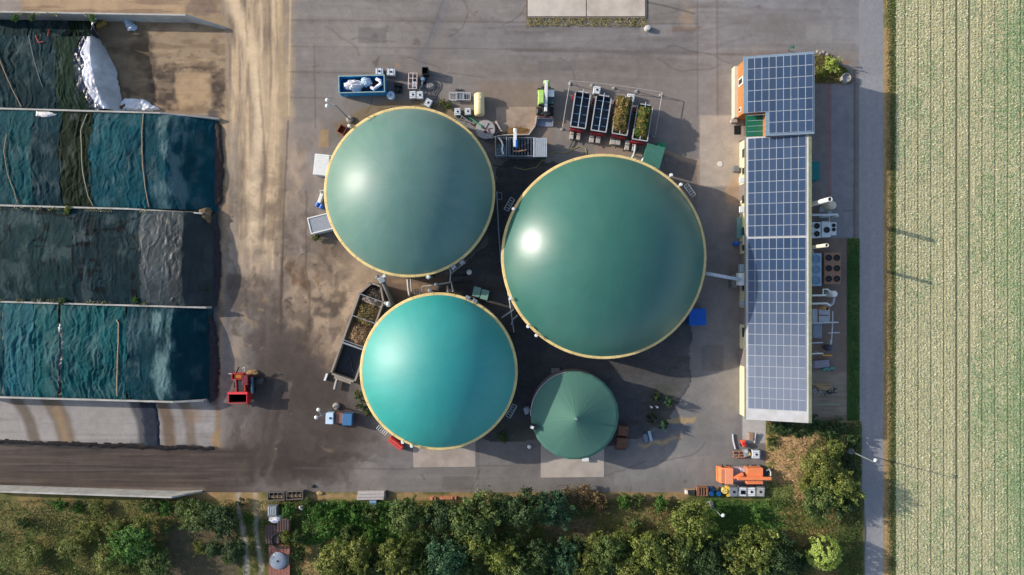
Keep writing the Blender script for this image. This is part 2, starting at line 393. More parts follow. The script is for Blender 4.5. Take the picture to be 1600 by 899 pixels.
# tan dust round the small round pit and loading place
y.put(y.poly([(745, 130), (840, 128), (842, 190), (860, 200), (860, 240), (770, 240), (760, 190)], 8, .7), C(134, 114, 98), .7)
y.put(y.poly([(845, 188), (880, 192), (880, 200), (846, 200)], 3, .7), C(150, 122, 98), .6)
y.put(y.poly([(930, 222), (990, 228), (1005, 245), (930, 248)], 2, .2), C(150, 128, 112), .7)
y.put(y.line([(1036, 236), (1060, 246), (1090, 254)], 5, 3, .3), C(170, 142, 112), .7)
y.put(y.line([(1091, 250), (1090, 290)], 4, 3, .3), C(165, 140, 112), .7)
y.put(y.poly([(1040, 240), (1090, 262), (1090, 330), (1060, 300), (1036, 270)], 3, .2), C(112, 100, 92), .7)
y.put(y.poly([(600, 432), (760, 430), (770, 480), (640, 500), (590, 470)], 5, .4), C(112, 90, 74), .85)
y.put(y.line([(620, 440), (660, 450), (700, 462)], 6, 5, .6), C(160, 130, 100), .6)
# rough weedy strip along tank one
y.put(y.poly([(520, 195), (560, 172), (610, 158), (700, 160), (740, 185), (700, 190), (600, 180), (530, 215)], 5, .5), C(128, 108, 78), .8)
y.put(y.poly([(480, 375), (520, 380), (600, 440), (560, 440), (500, 400)], 8, .6), C(168, 144, 118), .5)
# brown court on the shaded side of the long hall
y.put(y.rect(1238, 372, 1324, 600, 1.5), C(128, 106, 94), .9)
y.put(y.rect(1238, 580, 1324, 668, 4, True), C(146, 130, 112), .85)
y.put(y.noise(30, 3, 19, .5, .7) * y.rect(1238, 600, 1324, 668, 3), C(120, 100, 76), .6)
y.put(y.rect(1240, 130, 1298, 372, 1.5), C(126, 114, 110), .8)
y.put(y.rect(1292, 130, 1299, 330, 1.0), C(142, 104, 100), .7)
y.put(y.rect(1299, 130, 1336, 372, 1.0), C(136, 132, 134), .9)
y.put(y.line([(1317, 330), (1336, 330)], 1.4, 1.4), C(100, 90, 84), .6)
y.put(y.line([(1335, 110), (1335, 372)], 2.4, 1.6, .1), C(96, 86, 80), .8)
y.put(y.poly([(1270, 85), (1300, 88), (1330, 125), (1330, 132), (1270, 130)], 2, .3), C(112, 96, 60), .95)
y.put(y.rect(1322, 668, 1345, 702, 3), C(206, 202, 194), .9)
# concrete apron south of the hall, then the dry slope
y.put(y.rect(1160, 640, 1201, 693, 1.2), C(184, 178, 172), .95)
# silo bays
tanc = y.rect(-160, -130, 345, 26, 3)
y.put(tanc, C(168, 140, 108), .9); y.put(tanc * y.noise(60, 6, 20, .45, .65), C(122, 100, 82), .7)
y.put(y.rect(-160, -130, 34, 26, 4), C(138, 130, 124), .8)
y.put(y.rect(292, -130, 336, 26, 5, True), C(112, 94, 84), .7)
pit = y.rect(100, 26, 352, 180, 2)
y.put(pit, C(158, 134, 106), .95)
y.put(pit * y.noise(50, 8, 21, .46, .66), C(128, 104, 80), .7); y.put(pit * y.noise(14, 10, 115, .55, .7), C(104, 84, 66), .5); y.put(pit * y.noise(40, 5, 116, .58, .75), C(186, 158, 124), .5)
for p in ([(226, 40), (235, 60), (240, 100), (246, 165), (222, 160), (230, 120), (208, 95), (196, 80), (215, 62)], [(236, 104), (340, 104), (346, 112), (300, 112), (240, 112)],
          [(330, 112), (352, 112), (352, 168), (334, 172), (328, 130)], [(170, 72), (200, 78), (190, 84), (168, 78)], [(192, 140), (226, 134), (224, 152), (200, 150)], [(244, 112), (272, 112), (276, 170), (248, 172)]):
    y.put(y.poly(p, 5, 1.0) * (.6 + .5 * y.noise(14, 8, 114, .3, .6)), C(74, 60, 50), .9)
y.put(y.rect(145, 26, 232, 170, 8, True) * .7, C(122, 100, 72), .7)
y.put(y.poly([(276, 122), (300, 112), (326, 118), (326, 160), (290, 172), (274, 168)], 6, .7), C(178, 146, 108), .6)
s = y.rect(-160, 622, 342, 702, 2)
y.put(s, C(150, 143, 137), .95); y.put(s * y.noise(140, 4, 22, .5, .7), C(128, 120, 114), .5)
for x0, x1, wd, c, a in ((24, 58, 14, C(84, 68, 52), .75), (76, 108, 24, C(106, 86, 64), .75), (214, 232, 26, C(58, 60, 66), .85), (250, 266, 16, C(100, 76, 54), .8), (284, 300, 13, C(104, 86, 68), .7), (338, 337, 5, C(132, 104, 70), .8)):
    y.put(y.line([(x0, 622), ((x0 + x1) / 2 + 4, 655), (x1, 700)], wd, 6, .15), c, a)
y.put(y.line([(88, 640), (104, 688)], 7, 6, .3), C(158, 128, 88), .5)
y.put(y.blob(340, 688, 8, 14), C(160, 126, 82), .6); y.put(y.blob(304, 648, 14, 12), C(140, 108, 80), .4)
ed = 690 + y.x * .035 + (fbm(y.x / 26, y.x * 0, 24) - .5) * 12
lane = ss(-2.5, 2.5, y.y - ed) * (1 - ss(335, 440, y.wx))
y.put(lane, C(72, 60, 53), .95)
y.put(lane * y.noise(110, 3.5, 25, .48, .66), C(50, 42, 38), .65)
y.put(lane * y.noise(130, 3, 26, .52, .7), C(96, 84, 75), .55)
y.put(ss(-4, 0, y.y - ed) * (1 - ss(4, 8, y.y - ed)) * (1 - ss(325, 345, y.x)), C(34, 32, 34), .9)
y.put(y.rect(-160, 762, 320, 790, 2), C(118, 106, 96), .5)
# dark strip just in front of the heaps
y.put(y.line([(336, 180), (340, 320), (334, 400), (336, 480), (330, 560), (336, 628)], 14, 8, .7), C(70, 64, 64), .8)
for p in ([(1028, 656), (1046, 652), (1084, 650), (1086, 658), (1070, 662), (1030, 660)], [(1000, 694), (1030, 688), (1060, 676), (1066, 680), (1040, 692), (1004, 700)]):
    y.put(y.poly(p, 2.5, .6), C(172, 146, 104), .8)
y.put(y.poly([(1034, 662), (1080, 662), (1078, 678), (1040, 686), (1005, 690)], 3, .4), C(96, 98, 106), .7)
for cx_, cy_, rx_, ry_, sd in ((480, 330, 26, 60, 1), (560, 60, 70, 26, 2), (1000, 110, 80, 20, 3), (1050, 720, 60, 14, 4), (880, 730, 50, 8, 5), (1130, 600, 22, 60, 6), (1210, 40, 60, 20, 7)):
    y.put(y.blob(cx_, cy_, rx_, ry_, .8), C(108, 98, 90) if sd % 2 else C(146, 138, 130), .45)
for k in range(26):
    cx_, cy_ = random.uniform(455, 1340), random.choice([random.uniform(0, 120), random.uniform(715, 770)])
    y.put(y.blob(cx_, cy_, random.uniform(2, 6), random.uniform(1.5, 4), .5), C(92, 82, 74), random.uniform(.3, .6))
for k in range(9):
    x0_, y0_ = random.uniform(480, 1000), random.uniform(10, 100)
    y.put(y.line([(x0_, y0_), (x0_ + random.uniform(60, 180), y0_ + random.uniform(-14, 14)), (x0_ + random.uniform(200, 330), y0_ + random.uniform(-30, 30))], 3, 3, .2), C(104, 96, 92), .35)
def crack(x0_, y0_, a0, n_, st_):
    pts = [(x0_, y0_)]
    for k in range(n_): a0 += random.uniform(-.5, .5); pts.append((pts[-1][0] + st_ * math.cos(a0), pts[-1][1] + st_ * math.sin(a0)))
    return pts
for k in range(16):
    y.put(y.line(crack(random.uniform(470, 1080), random.choice([random.uniform(10, 110), random.uniform(710, 765)]), random.choice([0, 1.5, .4]), 7, random.uniform(8, 16)), 1.0, 1.2), C(78, 70, 66), .55)
for x0_, y0_, x1_, y1_, c_ in ((560, 44, 604, 68, 104), (840, 96, 900, 112, 110), (1000, 40, 1050, 58, 138), (480, 236, 496, 262, 130), (690, 745, 740, 766, 98), (960, 738, 1010, 760, 128), (1096, 540, 1130, 580, 104), (1110, 690, 1140, 720, 126), (1180, 20, 1230, 52, 116), (1260, 40, 1300, 64, 138)):
    y.put(y.rect(x0_, y0_, x1_, y1_, 1.2), C(c_, c_ - 5, c_ - 9), .6)
for k in range(10):     # curved tyre marks
    cx_, cy_, r_, a0 = random.uniform(560, 1000), random.uniform(-60, 60), random.uniform(60, 160), random.uniform(0, 3)
    for dr in (0, 18): y.put(y.line([(cx_ + (r_ + dr) * math.cos(a0 + t_ * .12), cy_ + (r_ + dr) * .6 * math.sin(a0 + t_ * .12)) for t_ in range(10)], 2.5, 2.5) * (y.y < 118), C(104, 96, 92), .13)
for k in range(7):
    x_ = 372 + 9 * k + random.uniform(-3, 3); y.put(y.line([(x_, -60), (x_ + random.uniform(-8, 14), 120), (x_ + random.uniform(-4, 18), 260), (x_ + random.uniform(-10, 10), 420)], 2.2, 2.5, .15) * y.noise(20, 60, 130 + k, .4, .6), C(120, 98, 78) if k % 2 else C(212, 184, 150), .6)
for k in range(60):     # scattered straw and crumbs in front of the bays
    y.put(y.blob(random.gauss(440, 60), random.gauss(520, 110), random.uniform(1, 3.4), random.uniform(.8, 2.2), .6), random.choice([C(72, 60, 52), C(168, 140, 104), C(96, 78, 62)]), .6)
# general grain
g1 = fbm(y.x / 9, y.y / 9, 30, 5); g2 = fbm(y.x / 70, y.y / 70, 31, 4)
g3 = ss(.46, .66, fbm(y.wx / 34, y.wy / 26, 34, 5)) * (1 - ss(520, 640, y.x)) * ss(345, 360, y.x) * ss(200, 330, y.y)
y.put(g3, C(84, 72, 64), .45); g4 = ss(.5, .62, fbm(y.wx / 16, y.wy / 30, 35, 5)) * (1 - ss(540, 620, y.x)) * ss(345, 360, y.x) * ss(330, 400, y.y); y.put(g4, C(66, 56, 50), .4)
y.c *= (1 + (g1 - .5) * .34 + (g2 - .5) * .30)[..., None]
sp = vn(y.x / 2.2, y.y / 2.2, 33); y.mul(ss(.93, .99, sp), .72); y.mul(ss(.05, .0, sp), 1.2)
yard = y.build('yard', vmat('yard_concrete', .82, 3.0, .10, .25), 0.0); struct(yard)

# ---- black gravel bed between the tanks
gp = [(700, 436), (760, 384), (774, 300), (778, 262), (800, 246), (846, 250), (890, 262), (960, 300), (1060, 380), (1079, 470), (1079, 604), (1062, 628), (1040, 662), (1000, 684), (960, 697), (905, 702), (830, 690), (740, 690), (690, 640), (660, 470)]
g = Paint(650, 236, 1090, 710, 2.2, C(80, 78, 78))
g.put(g.noise(30, 30, 41, .45, .7), C(66, 65, 67), .6); g.put(g.noise(16, 16, 42, .6, .8), C(84, 78, 73), .4)
g.put(g.rect(1020, 600, 1060, 670, 8, True), C(60, 66, 48), .5); g.put(g.rect(770, 660, 830, 700, 6, True), C(70, 78, 50), .6)
msk = g.poly(gp, 1.0, .45)
g.put(1 - g.poly(gp, 34, 1.2), C(106, 101, 97), .95)
g.put(g.noise(60, 12, 45, .5, .7), C(70, 64, 58), .5)
g.c *= (.84 + .32 * vn(g.x / 2.5, g.y / 2.5, 43))[..., None]
gz = np.where(msk > .5, .035 + .02 * vn(g.x / 4, g.y / 4, 44), -.06)
struct(g.build('gravel_bed', vmat('dark_gravel', .95, 14, .35, .6), zf=gz))

# ---- concrete slabs: pads in front of the tanks, loading apron
def slab(name, pts, z, m):
    q = [P(a, b) for a, b in pts]
    return struct(MB().prism([(v.x, v.y) for v in q], -.05, z).build(name, m, bev=.01))
pale = mat('pale_concrete', C(166, 153, 142), .85, .10, .8, bump=.2, dirt=C(112, 98, 88), dirt_amt=.5)
slab('concrete_pad', [(645, 690), (743, 690), (743, 730), (646, 731)], .03, pale)
slab('concrete_pad', [(845, 685), (944, 685), (944, 746), (845, 747)], .03, mat('pale_concrete_clean', C(176, 164, 152), .85, .08, .6, bump=.2, dirt=C(120, 106, 96), dirt_amt=.5))
slab('loading_apron', [(774, 168), (838, 168), (838, 190), (827, 213), (791, 213), (776, 192)], .04, mat('apron_concrete', C(163, 141, 122), .85, .12, .9, bump=.2, dirt=C(96, 72, 50), dirt_amt=.7))
# weighbridge deck at the top edge
wb = thing('weighbridge', 'pale concrete vehicle weighbridge deck in two slabs at the top edge of the yard', 'weighbridge', G(916, -14))
for cx in (-4.6, 4.6):
    MB().box(cx + (.02 if cx > 0 else 0), 0, .1, 9.08, 8.2, .2).build('deck_slab', mat('deck_concrete', C(196, 184, 170), .85, .10, .5, bump=.2, dirt=C(138, 120, 104), dirt_amt=.6), wb, bev=.02)
MB().box(0, -4.3, .07, 18.6, .25, .14).box(0, 4.3, .07, 18.6, .25, .14).box(-9.32, 0, .07, .2, 8.4, .14).box(9.32, 0, .07, .2, 8.4, .14).build('edge_frame', mat('rust_grey', C(112, 98, 88), .7), wb)

# ---- road, verge, field
r = Paint(1342, -150, 1386, 1050, 2.0, C(146, 143, 143))
r.put(r.noise(14, 120, 51, .4, .7), C(134, 132, 134), .7); r.put(r.noise(5, 200, 52, .5, .75), C(156, 152, 150), .4)
r.put(r.line([(1384, -150), (1384, 1050)], 5, 3, .3), C(168, 158, 140), .6); r.put(r.noise(20, 8, 53, .62, .8) * ss(820, 850, r.y), C(164, 158, 150), .5)
r.put(r.rect(1330, -150, 1390, 120, 8), C(132, 130, 132), .7)
r.c *= (.9 + .2 * vn(r.x / 2.5, r.y / 3, 54))[..., None]
struct(r.build('road', vmat('road_asphalt', .85, 6, .12, .25), .012))
v = Paint(1380, -150, 1400, 1050, 1.6, C(160, 136, 94))
v.put(ss(1388, 1394, v.wx * .25 + v.x * .75), C(84, 92, 50), .9); v.put(v.noise(6, 40, 55, .55, .75), C(120, 112, 66), .6)
v.put(v.rect(1378, -10, 1396, 45, 4, True) , C(78, 100, 50), .6)
v.c *= (.75 + .5 * vn(v.x / 2, v.y / 2, 56))[..., None]
struct(v.build('verge', vmat('verge_soil', .95, 10, .25, .5), .02))
f = Paint(1394, -220, 2100, 1120, 2.0, C(184, 178, 138))
f.put(f.noise(40, 160, 57, .4, .7), C(190, 180, 140), .7); f.put(ss(1480, 1620, f.wx) * f.noise(70, 130, 158, .3, .6), C(142, 160, 108), .7)
f.put(f.noise(3, 60, 58, .5, .75), C(206, 196, 158), .5)
for k in range(-1, 36):
    fx = 1414 + 20 * k; dk = fx in (1494, 1514)
    f.put(np.clip(1 - np.abs(f.x - fx) / (2.9 if dk else 2.1), 0, 1), C(44, 48, 36), .95 if dk else .7)
struct(f.build('field', vmat('field_soil', .95, 6, .3, .6), .0))
# ---- rough grassland along the bottom and right of the yard
q = Paint(-200, 770, 1350, 1080, 2.2, C(96, 92, 50))
q.put(q.noise(40, 30, 60, .42, .62), C(70, 84, 38), .8); q.put(q.noise(26, 20, 61, .52, .68), C(150, 122, 78), .75)
q.put(q.rect(-200, 775, 270, 830, 12, True), C(128, 116, 72), .5); q.put(q.rect(-200, 830, 250, 1080, 20, True) * q.noise(30, 20, 62, .35, .6), C(84, 92, 44), .7)
q.put(q.rect(262, 822, 372, 1080, 10, True), C(84, 74, 60), .85)
q.put(q.rect(300, 765, 400, 790, 5, True), C(160, 130, 90), .7)
q.put(q.line([(372, 770), (374, 800), (384, 850), (390, 1080)], 5, 4, .3), C(166, 158, 146), .8)
q.put(q.line([(400, 770), (400, 830), (409, 880), (412, 1080)], 5, 4, .3), C(172, 160, 138), .8)
q.put(q.rect(396, 776, 420, 810, 5, True), C(160, 136, 96), .7)
q.put(q.poly([(478, 850), (492, 830), (500, 860), (494, 1080), (474, 1080)], 5, .5), C(158, 130, 90), .85)
q.put(q.rect(590, 826, 800, 852, 8, True), C(104, 98, 54), .4); q.put(q.rect(855, 815, 925, 850, 10, True), C(104, 88, 68), .9)
q.put(q.rect(480, 786, 640, 840, 12, True), C(66, 96, 40), .8)
q.put(q.rect(940, 790, 1100, 850, 14, True), C(124, 108, 70), .7); q.put(q.rect(1100, 780, 1210, 840, 10, True), C(70, 100, 42), .85)
q.put(q.rect(600, 840, 1240, 1080, 14, True), C(74, 86, 42), .7)
q.put(q.rect(1312, 770, 1350, 1080, 4), C(72, 84, 40), .8)
q.put(q.line([(480, 778), (1070, 776)], 8, 5, .6), C(160, 130, 92), .7)
q.c *= (.7 + .6 * fbm(q.x / 5, q.y / 5, 63, 4))[..., None]
gq = struct(q.build('grassland', vmat('meadow', .95, 8, .3, .6), zf=.02 + .25 * fbm(q.x / 30, q.y / 30, 64) * ss(782, 800, q.y)))
b = Paint(1196, 658, 1346, 790, 1.8, C(170, 140, 98))
b.put(b.noise(14, 14, 65, .48, .62), C(112, 110, 60), .8); b.put(b.noise(9, 9, 66, .55, .7), C(182, 152, 112), .6)
b.put(b.rect(1190, 660, 1346, 680, 4, True), C(70, 84, 44), .8); b.put(b.rect(1190, 755, 1240, 800, 8, True), C(82, 104, 48), .8); b.put(b.rect(1316, 668, 1346, 800, 3, True), C(72, 88, 44), .8)
b.c *= (.75 + .5 * fbm(b.x / 4, b.y / 4, 67, 4))[..., None]
hump = np.sin(np.clip((b.x - 1196) / 130, 0, 1) * 3.14) * ss(660, 690, b.y) * (1 - ss(770, 790, b.y))
struct(b.build('bank', vmat('dry_bank', .95, 8, .3, .6), zf=.03 + 1.0 * hump + .2 * fbm(b.x / 12, b.y / 12, 68)))
# grassed strip between court and road, planting bed by the tall block
hs = Paint(1323, 373, 1343, 668, 1.6, C(62, 92, 44)); hs.put(hs.noise(6, 20, 69, .5, .7), C(96, 104, 56), .6)
struct(hs.build('grass_strip', vmat('meadow'), .03))
# ================================================================== SHARED MATERIALS
white = mat('white_plastic', C(222, 222, 220), .5, .06, 4, dirt=C(160, 152, 140), dirt_amt=.35)
whitep = mat('white_paint', C(226, 226, 222), .45, .05, 3)
galv = mat('galvanised_steel', C(160, 165, 168), .45, .12, 6, metal=.5)
dsteel = mat('dark_steel', C(58, 60, 62), .5, .15, 6, metal=.3)
rust = mat('rusty_steel', C(122, 80, 58), .8, .25, 4, dirt=C(72, 48, 38), dirt_amt=.6)
black = mat('black_plastic', C(26, 28, 30), .55, .15, 5)
rubber = mat('rubber', C(30, 30, 31), .85, .2, 8)
cream = mat('cream_paint', C(226, 206, 158), .5, .06, 2, dirt=C(176, 150, 110), dirt_amt=.3)
conc = mat('wall_concrete', C(150, 143, 136), .85, .12, 1.2, bump=.2, dirt=C(98, 92, 86), dirt_amt=.55)
blue = mat('blue_paint', C(0, 92, 172), .4, .08, 2)
red = mat('red_paint', C(196, 44, 48), .45, .1, 2, dirt=C(110, 50, 42), dirt_amt=.4)
green = mat('green_panel', C(28, 92, 74), .5, .08, 2)
brown = mat('brown_panel', C(132, 88, 66), .8, .15, 3)
wood = mat('pale_timber', C(168, 138, 100), .8, .2, 5, stretch=(1, 6, 1))
grey = mat('grey_paint', C(138, 142, 146), .5, .1, 3)
ibcw = mat('milky_plastic', C(214, 218, 222), .4, .06, 3)
glass = mat('dark_glass', C(30, 38, 46), .12, .05, 2)

# ================================================================== TANKS
yellow = mat('yellow_rim', C(224, 196, 132), .6, .14, .8, dirt=C(178, 140, 84), dirt_amt=.55)
clad = mat('grey_cladding', C(92, 104, 98), .5, .1, 2)
def membrane(name, col, rough, spec, tint, amt, coat=0.0, coatr=.2):
    m = mat(name, col, rough, .05, .25, spec=spec, dirt=tint, dirt_amt=amt)
    nt = m.node_tree; b = nt.nodes['Principled BSDF']; N = nt.nodes.new; Lk = nt.links.new
    # welded gores: thin seams from rim to crown, and faint streaks of grime running down
    tc = N('ShaderNodeTexCoord'); sx = N('ShaderNodeSeparateXYZ'); Lk(tc.outputs['Object'], sx.inputs[0])
    at = N('ShaderNodeMath'); at.operation = 'ARCTAN2'; Lk(sx.outputs[1], at.inputs[0]); Lk(sx.outputs[0], at.inputs[1])
    k = N('ShaderNodeMath'); k.operation = 'MULTIPLY'; k.inputs[1].default_value = 20 / (2 * math.pi); Lk(at.outputs[0], k.inputs[0])
    fr = N('ShaderNodeMath'); fr.operation = 'PINGPONG'; fr.inputs[1].default_value = .5; Lk(k.outputs[0], fr.inputs[0])
    sm = N('ShaderNodeMapRange'); sm.inputs['From Max'].default_value = .02; sm.inputs['To Min'].default_value = .97; sm.inputs['To Max'].default_value = 1; Lk(fr.outputs[0], sm.inputs[0])
    cb = N('ShaderNodeCombineXYZ'); ln = N('ShaderNodeVectorMath'); ln.operation = 'LENGTH'; cc_ = N('ShaderNodeCombineXYZ'); Lk(sx.outputs[0], cc_.inputs[0]); Lk(sx.outputs[1], cc_.inputs[1]); Lk(cc_.outputs[0], ln.inputs[0])
    ka = N('ShaderNodeMath'); ka.operation = 'MULTIPLY'; ka.inputs[1].default_value = 9; Lk(at.outputs[0], ka.inputs[0]); Lk(ka.outputs[0], cb.inputs[0])
    kr = N('ShaderNodeMath'); kr.operation = 'MULTIPLY'; kr.inputs[1].default_value = .22; Lk(ln.outputs['Value'], kr.inputs[0]); Lk(kr.outputs[0], cb.inputs[1])
    ns = N('ShaderNodeTexNoise'); ns.inputs['Scale'].default_value = 1.0; ns.inputs['Detail'].default_value = 7; Lk(cb.outputs[0], ns.inputs['Vector'])
    sr = N('ShaderNodeMapRange'); sr.inputs['From Min'].default_value = .35; sr.inputs['From Max'].default_value = .7; sr.inputs['To Min'].default_value = .955; sr.inputs['To Max'].default_value = 1.035; Lk(ns.outputs['Fac'], sr.inputs[0])
    mu = N('ShaderNodeMath'); mu.operation = 'MULTIPLY'; Lk(sm.outputs[0], mu.inputs[0]); Lk(sr.outputs[0], mu.inputs[1])
    old = b.inputs['Base Color'].links[0].from_socket; sc = N('ShaderNodeVectorMath'); sc.operation = 'SCALE'; Lk(old, sc.inputs[0]); Lk(mu.outputs[0], sc.inputs['Scale']); Lk(sc.outputs[0], b.inputs['Base Color'])
    rg = N('ShaderNodeMapRange'); rg.inputs['To Min'].default_value = rough - .05; rg.inputs['To Max'].default_value = rough + .07; n3 = N('ShaderNodeTexNoise'); n3.inputs['Scale'].default_value = .35; n3.inputs['Detail'].default_value = 5; Lk(tc.outputs['Object'], n3.inputs['Vector']); Lk(n3.outputs['Fac'], rg.inputs[0]); Lk(rg.outputs[0], b.inputs['Roughness'])
    bp = N('ShaderNodeBump'); bp.inputs['Strength'].default_value = .12; bp.inputs['Distance'].default_value = .05; n4 = N('ShaderNodeTexNoise'); n4.inputs['Scale'].default_value = .9; n4.inputs['Detail'].default_value = 3; Lk(tc.outputs['Object'], n4.inputs['Vector']); Lk(n4.outputs['Fac'], bp.inputs['Height']); Lk(bp.outputs[0], b.inputs['Normal'])
    b.inputs['Coat Weight'].default_value = coat; b.inputs['Coat Roughness'].default_value = coatr
    return m
def gas_tank(px, py, rp, zr, cap, mm, label):
    c = G(px, py, zr); R_ = rp / 10 * (H - zr) / H
    t = thing('gas_dome_tank', label, 'biogas tank', c)
    MB().lathe([(R_ - .12, 0), (R_ - .12, zr - .25)], 96).build('tank_wall', clad, t, smooth=True)
    mr_ = MB().lathe([(R_ - .42, zr - .3), (R_ - .02, zr - .32), (R_, zr - .05), (R_ - .08, zr + .06), (R_ - .40, zr + .10), (R_ - .46, zr)], 128)
    nb = int(R_ * 2)
    for i in range(nb):
        a = 2 * math.pi * i / nb; mr_.box((R_ - .2) * math.cos(a), (R_ - .2) * math.sin(a), zr + .05, .40, .07, .12, a)
    mr_.build('rim', yellow, t)
    Ri = R_ - .38; Rs = (Ri * Ri + cap * cap) / (2 * cap); prof = []
    a0 = math.asin(Ri / Rs)
    for i in range(49):
        a = a0 * (1 - i / 48); prof.append((max(Rs * math.sin(a), .001), zr + .03 + Rs * math.cos(a) - (Rs - cap)))
    MB().lathe(prof, 160).build('gas_membrane', mm, t, smooth=True)
    return t, c, R_
m1 = membrane('membrane_grey_green', C(90, 126, 116), .44, .5, C(122, 138, 136), .6)
m2 = membrane('membrane_green', C(54, 104, 92), .345, .6, C(72, 112, 102), .45)
m3 = membrane('membrane_teal', C(12, 142, 136), .56, 1.0, C(56, 154, 148), .5)
T1, c1, R1 = gas_tank(640, 300.5, 134, 6.0, 6.1, m1, 'round tank with a pale grey-green gas dome, upper left of the three domes')
T2, c2, R2 = gas_tank(943.5, 401.5, 160.5, 6.0, 6.7, m2, 'largest round tank with a deep green gas dome and yellow rim')
T3, c3, R3 = gas_tank(685.5, 581, 123.5, 6.0, 5.7, m3, 'round tank with a bright teal gas dome and yellow rim')
# rim fittings: small swan-neck lamps and valves that stand on the rim
def valve(t, c, px, py, z=6.8, lean=(0, 0)):
    p = P(px, py, z) - c
    d = Vector((-p.x, -p.y, 0)).normalized()
    MB().tube([(p.x + d.x * .35, p.y + d.y * .35, 5.9), (p.x + d.x * .1, p.y + d.y * .1, z - .2), (p.x, p.y, z)], .06).cyl((p.x, p.y, z - .12), (p.x, p.y, z + .16), .26, .2, 10).build('pressure_valve', whitep, t)
def ladder(t, c, px, py, ang, z=6.0, L=2.0, w=.7):
    p = P(px, py, z) - c; m = MB(); a = R(ang); ux, uy = math.cos(a), math.sin(a); nx, ny = -uy, ux
    for s in (-w / 2, w / 2): m.tube([(p.x + nx * s - ux * L / 2, p.y + ny * s - uy * L / 2, z), (p.x + nx * s + ux * L / 2, p.y + ny * s + uy * L / 2, z)], .05)
    for k in range(6):
        q = -L / 2 + L * k / 5; m.tube([(p.x - nx * w / 2 + ux * q, p.y - ny * w / 2 + uy * q, z), (p.x + nx * w / 2 + ux * q, p.y + ny * w / 2 + uy * q, z)], .035)
    m.tube([(p.x, p.y, 0), (p.x, p.y, z)], .05)
    m.build('platform', galv, t)
for q in ((1049, 274), (1064, 289), (825, 511), (838, 525), (802, 327)): valve(T2, c2, *q)
for q in ((629, 692), (643, 698), (798, 467)): valve(T3, c3, *q)
for q in ((669, 433), (600, 432), (545, 197)): valve(T1, c1, *q, z=6.3)
ladder(T2, c2, 1078, 298, -55, 5.5); ladder(T2, c2, 796, 320, 60, 5.5); ladder(T1, c1, 714, 415, 35, 5.5, 2.6, .9); ladder(T3, c3, 799, 643, 60, 5.5); ladder(T3, c3, 597, 673, -40, 5.5, 1.6)
def window_box(t, c, px, py, z, rz):      # inspection windows that look over the rim
    p = P(px, py, z) - c
    MB().box(p.x, p.y, z, .7, .55, .35, R(rz)).build('sight_glass_box', grey, t, bev=.04)
for q in ((722, 411, 35), (709, 418, 35)): window_box(T1, c1, q[0], q[1], 6.0, q[2])
for q in ((731, 466, -30), (742, 471, -30)): window_box(T3, c3, q[0], q[1], 6.3, q[2])
for pts in (((726, 474), (730, 466), (736, 468)), ((738, 480), (742, 470), (748, 473))):
    MB().tube([P(a, b, 6.75) - c3 for a, b in pts], .05).build('sight_rail', dsteel, T3)

# tent-roofed tank
zc = 4.6; cc = G(898, 650, zc); Rc = 6.9 * (H - zc) / H
T4 = thing('tent_roof_tank', 'small round tank under a green cone shaped tent roof with a centre mast', 'tank', cc)
MB().lathe([(Rc - .1, 0), (Rc - .1, zc - .1)], 72).build('tank_wall', conc, T4, smooth=True)
n = 132; rr = [0.18, .5, 1.0, 1.8, 2.8, 4.0, 5.2, 6.1, Rc, Rc + .02]; vs = []; fs = []
for j, r_ in enumerate(rr):
    for i in range(n):
        a = 2 * math.pi * i / n; seg = 2 * math.pi / 22; q = (a % seg) / seg - .5
        sag = .008 * (1 - (2 * q) ** 2) * math.sin(math.pi * min(r_ / Rc, 1) ** 1.0)
        pl = .014 * math.sin(a * 33 + 2 * math.sin(a * 5)) * math.exp(-((r_ - 1.2) / 1.3) ** 2)
        rad = r_ if r_ < Rc - .5 else r_ * (1 - .010 * (1 - (2 * abs(q)) ** 2))
        t_ = min(r_ / Rc, 1); z_ = zc + 2.6 * ((1 - t_) ** 1.18) - sag + pl - (.35 if j == len(rr) - 1 else 0)
        vs.append((rad * math.cos(a), rad * math.sin(a), z_))
for j in range(len(rr) - 1):
    for i in range(n): fs.append((j * n + i, j * n + (i + 1) % n, (j + 1) * n + (i + 1) % n, (j + 1) * n + i))
mb = MB(); mb._add(vs, fs)
mb.build('tent_roof', membrane('tent_green', C(76, 116, 101), .65, .3, C(78, 118, 100), .3), T4, smooth=True)
MB().cyl((0, 0, zc + 2.45), (0, 0, zc + 2.85), .2, .16).build('mast_cap', galv, T4)
p = P(834, 668, 5.5) - cc
MB().box(p.x + .1, p.y, 5.25, 1.0, .7, .5, R(-25)).build('service_hatch', black, T4, bev=.05)
MB().box(p.x - .25, p.y - .02, 5.56, .5, .4, .12, R(-25)).build('hatch_lid', whitep, T4)
m = MB()
for i in range(16):
    a = R(100 + i * 5); b_ = R(105 + i * 5)
    m.tube([(Rc * math.cos(a), Rc * math.sin(a), zc + .02), (Rc * math.cos(b_), Rc * math.sin(b_), zc + .02)], .07, 5)
m.build('edge_rail', galv, T4)

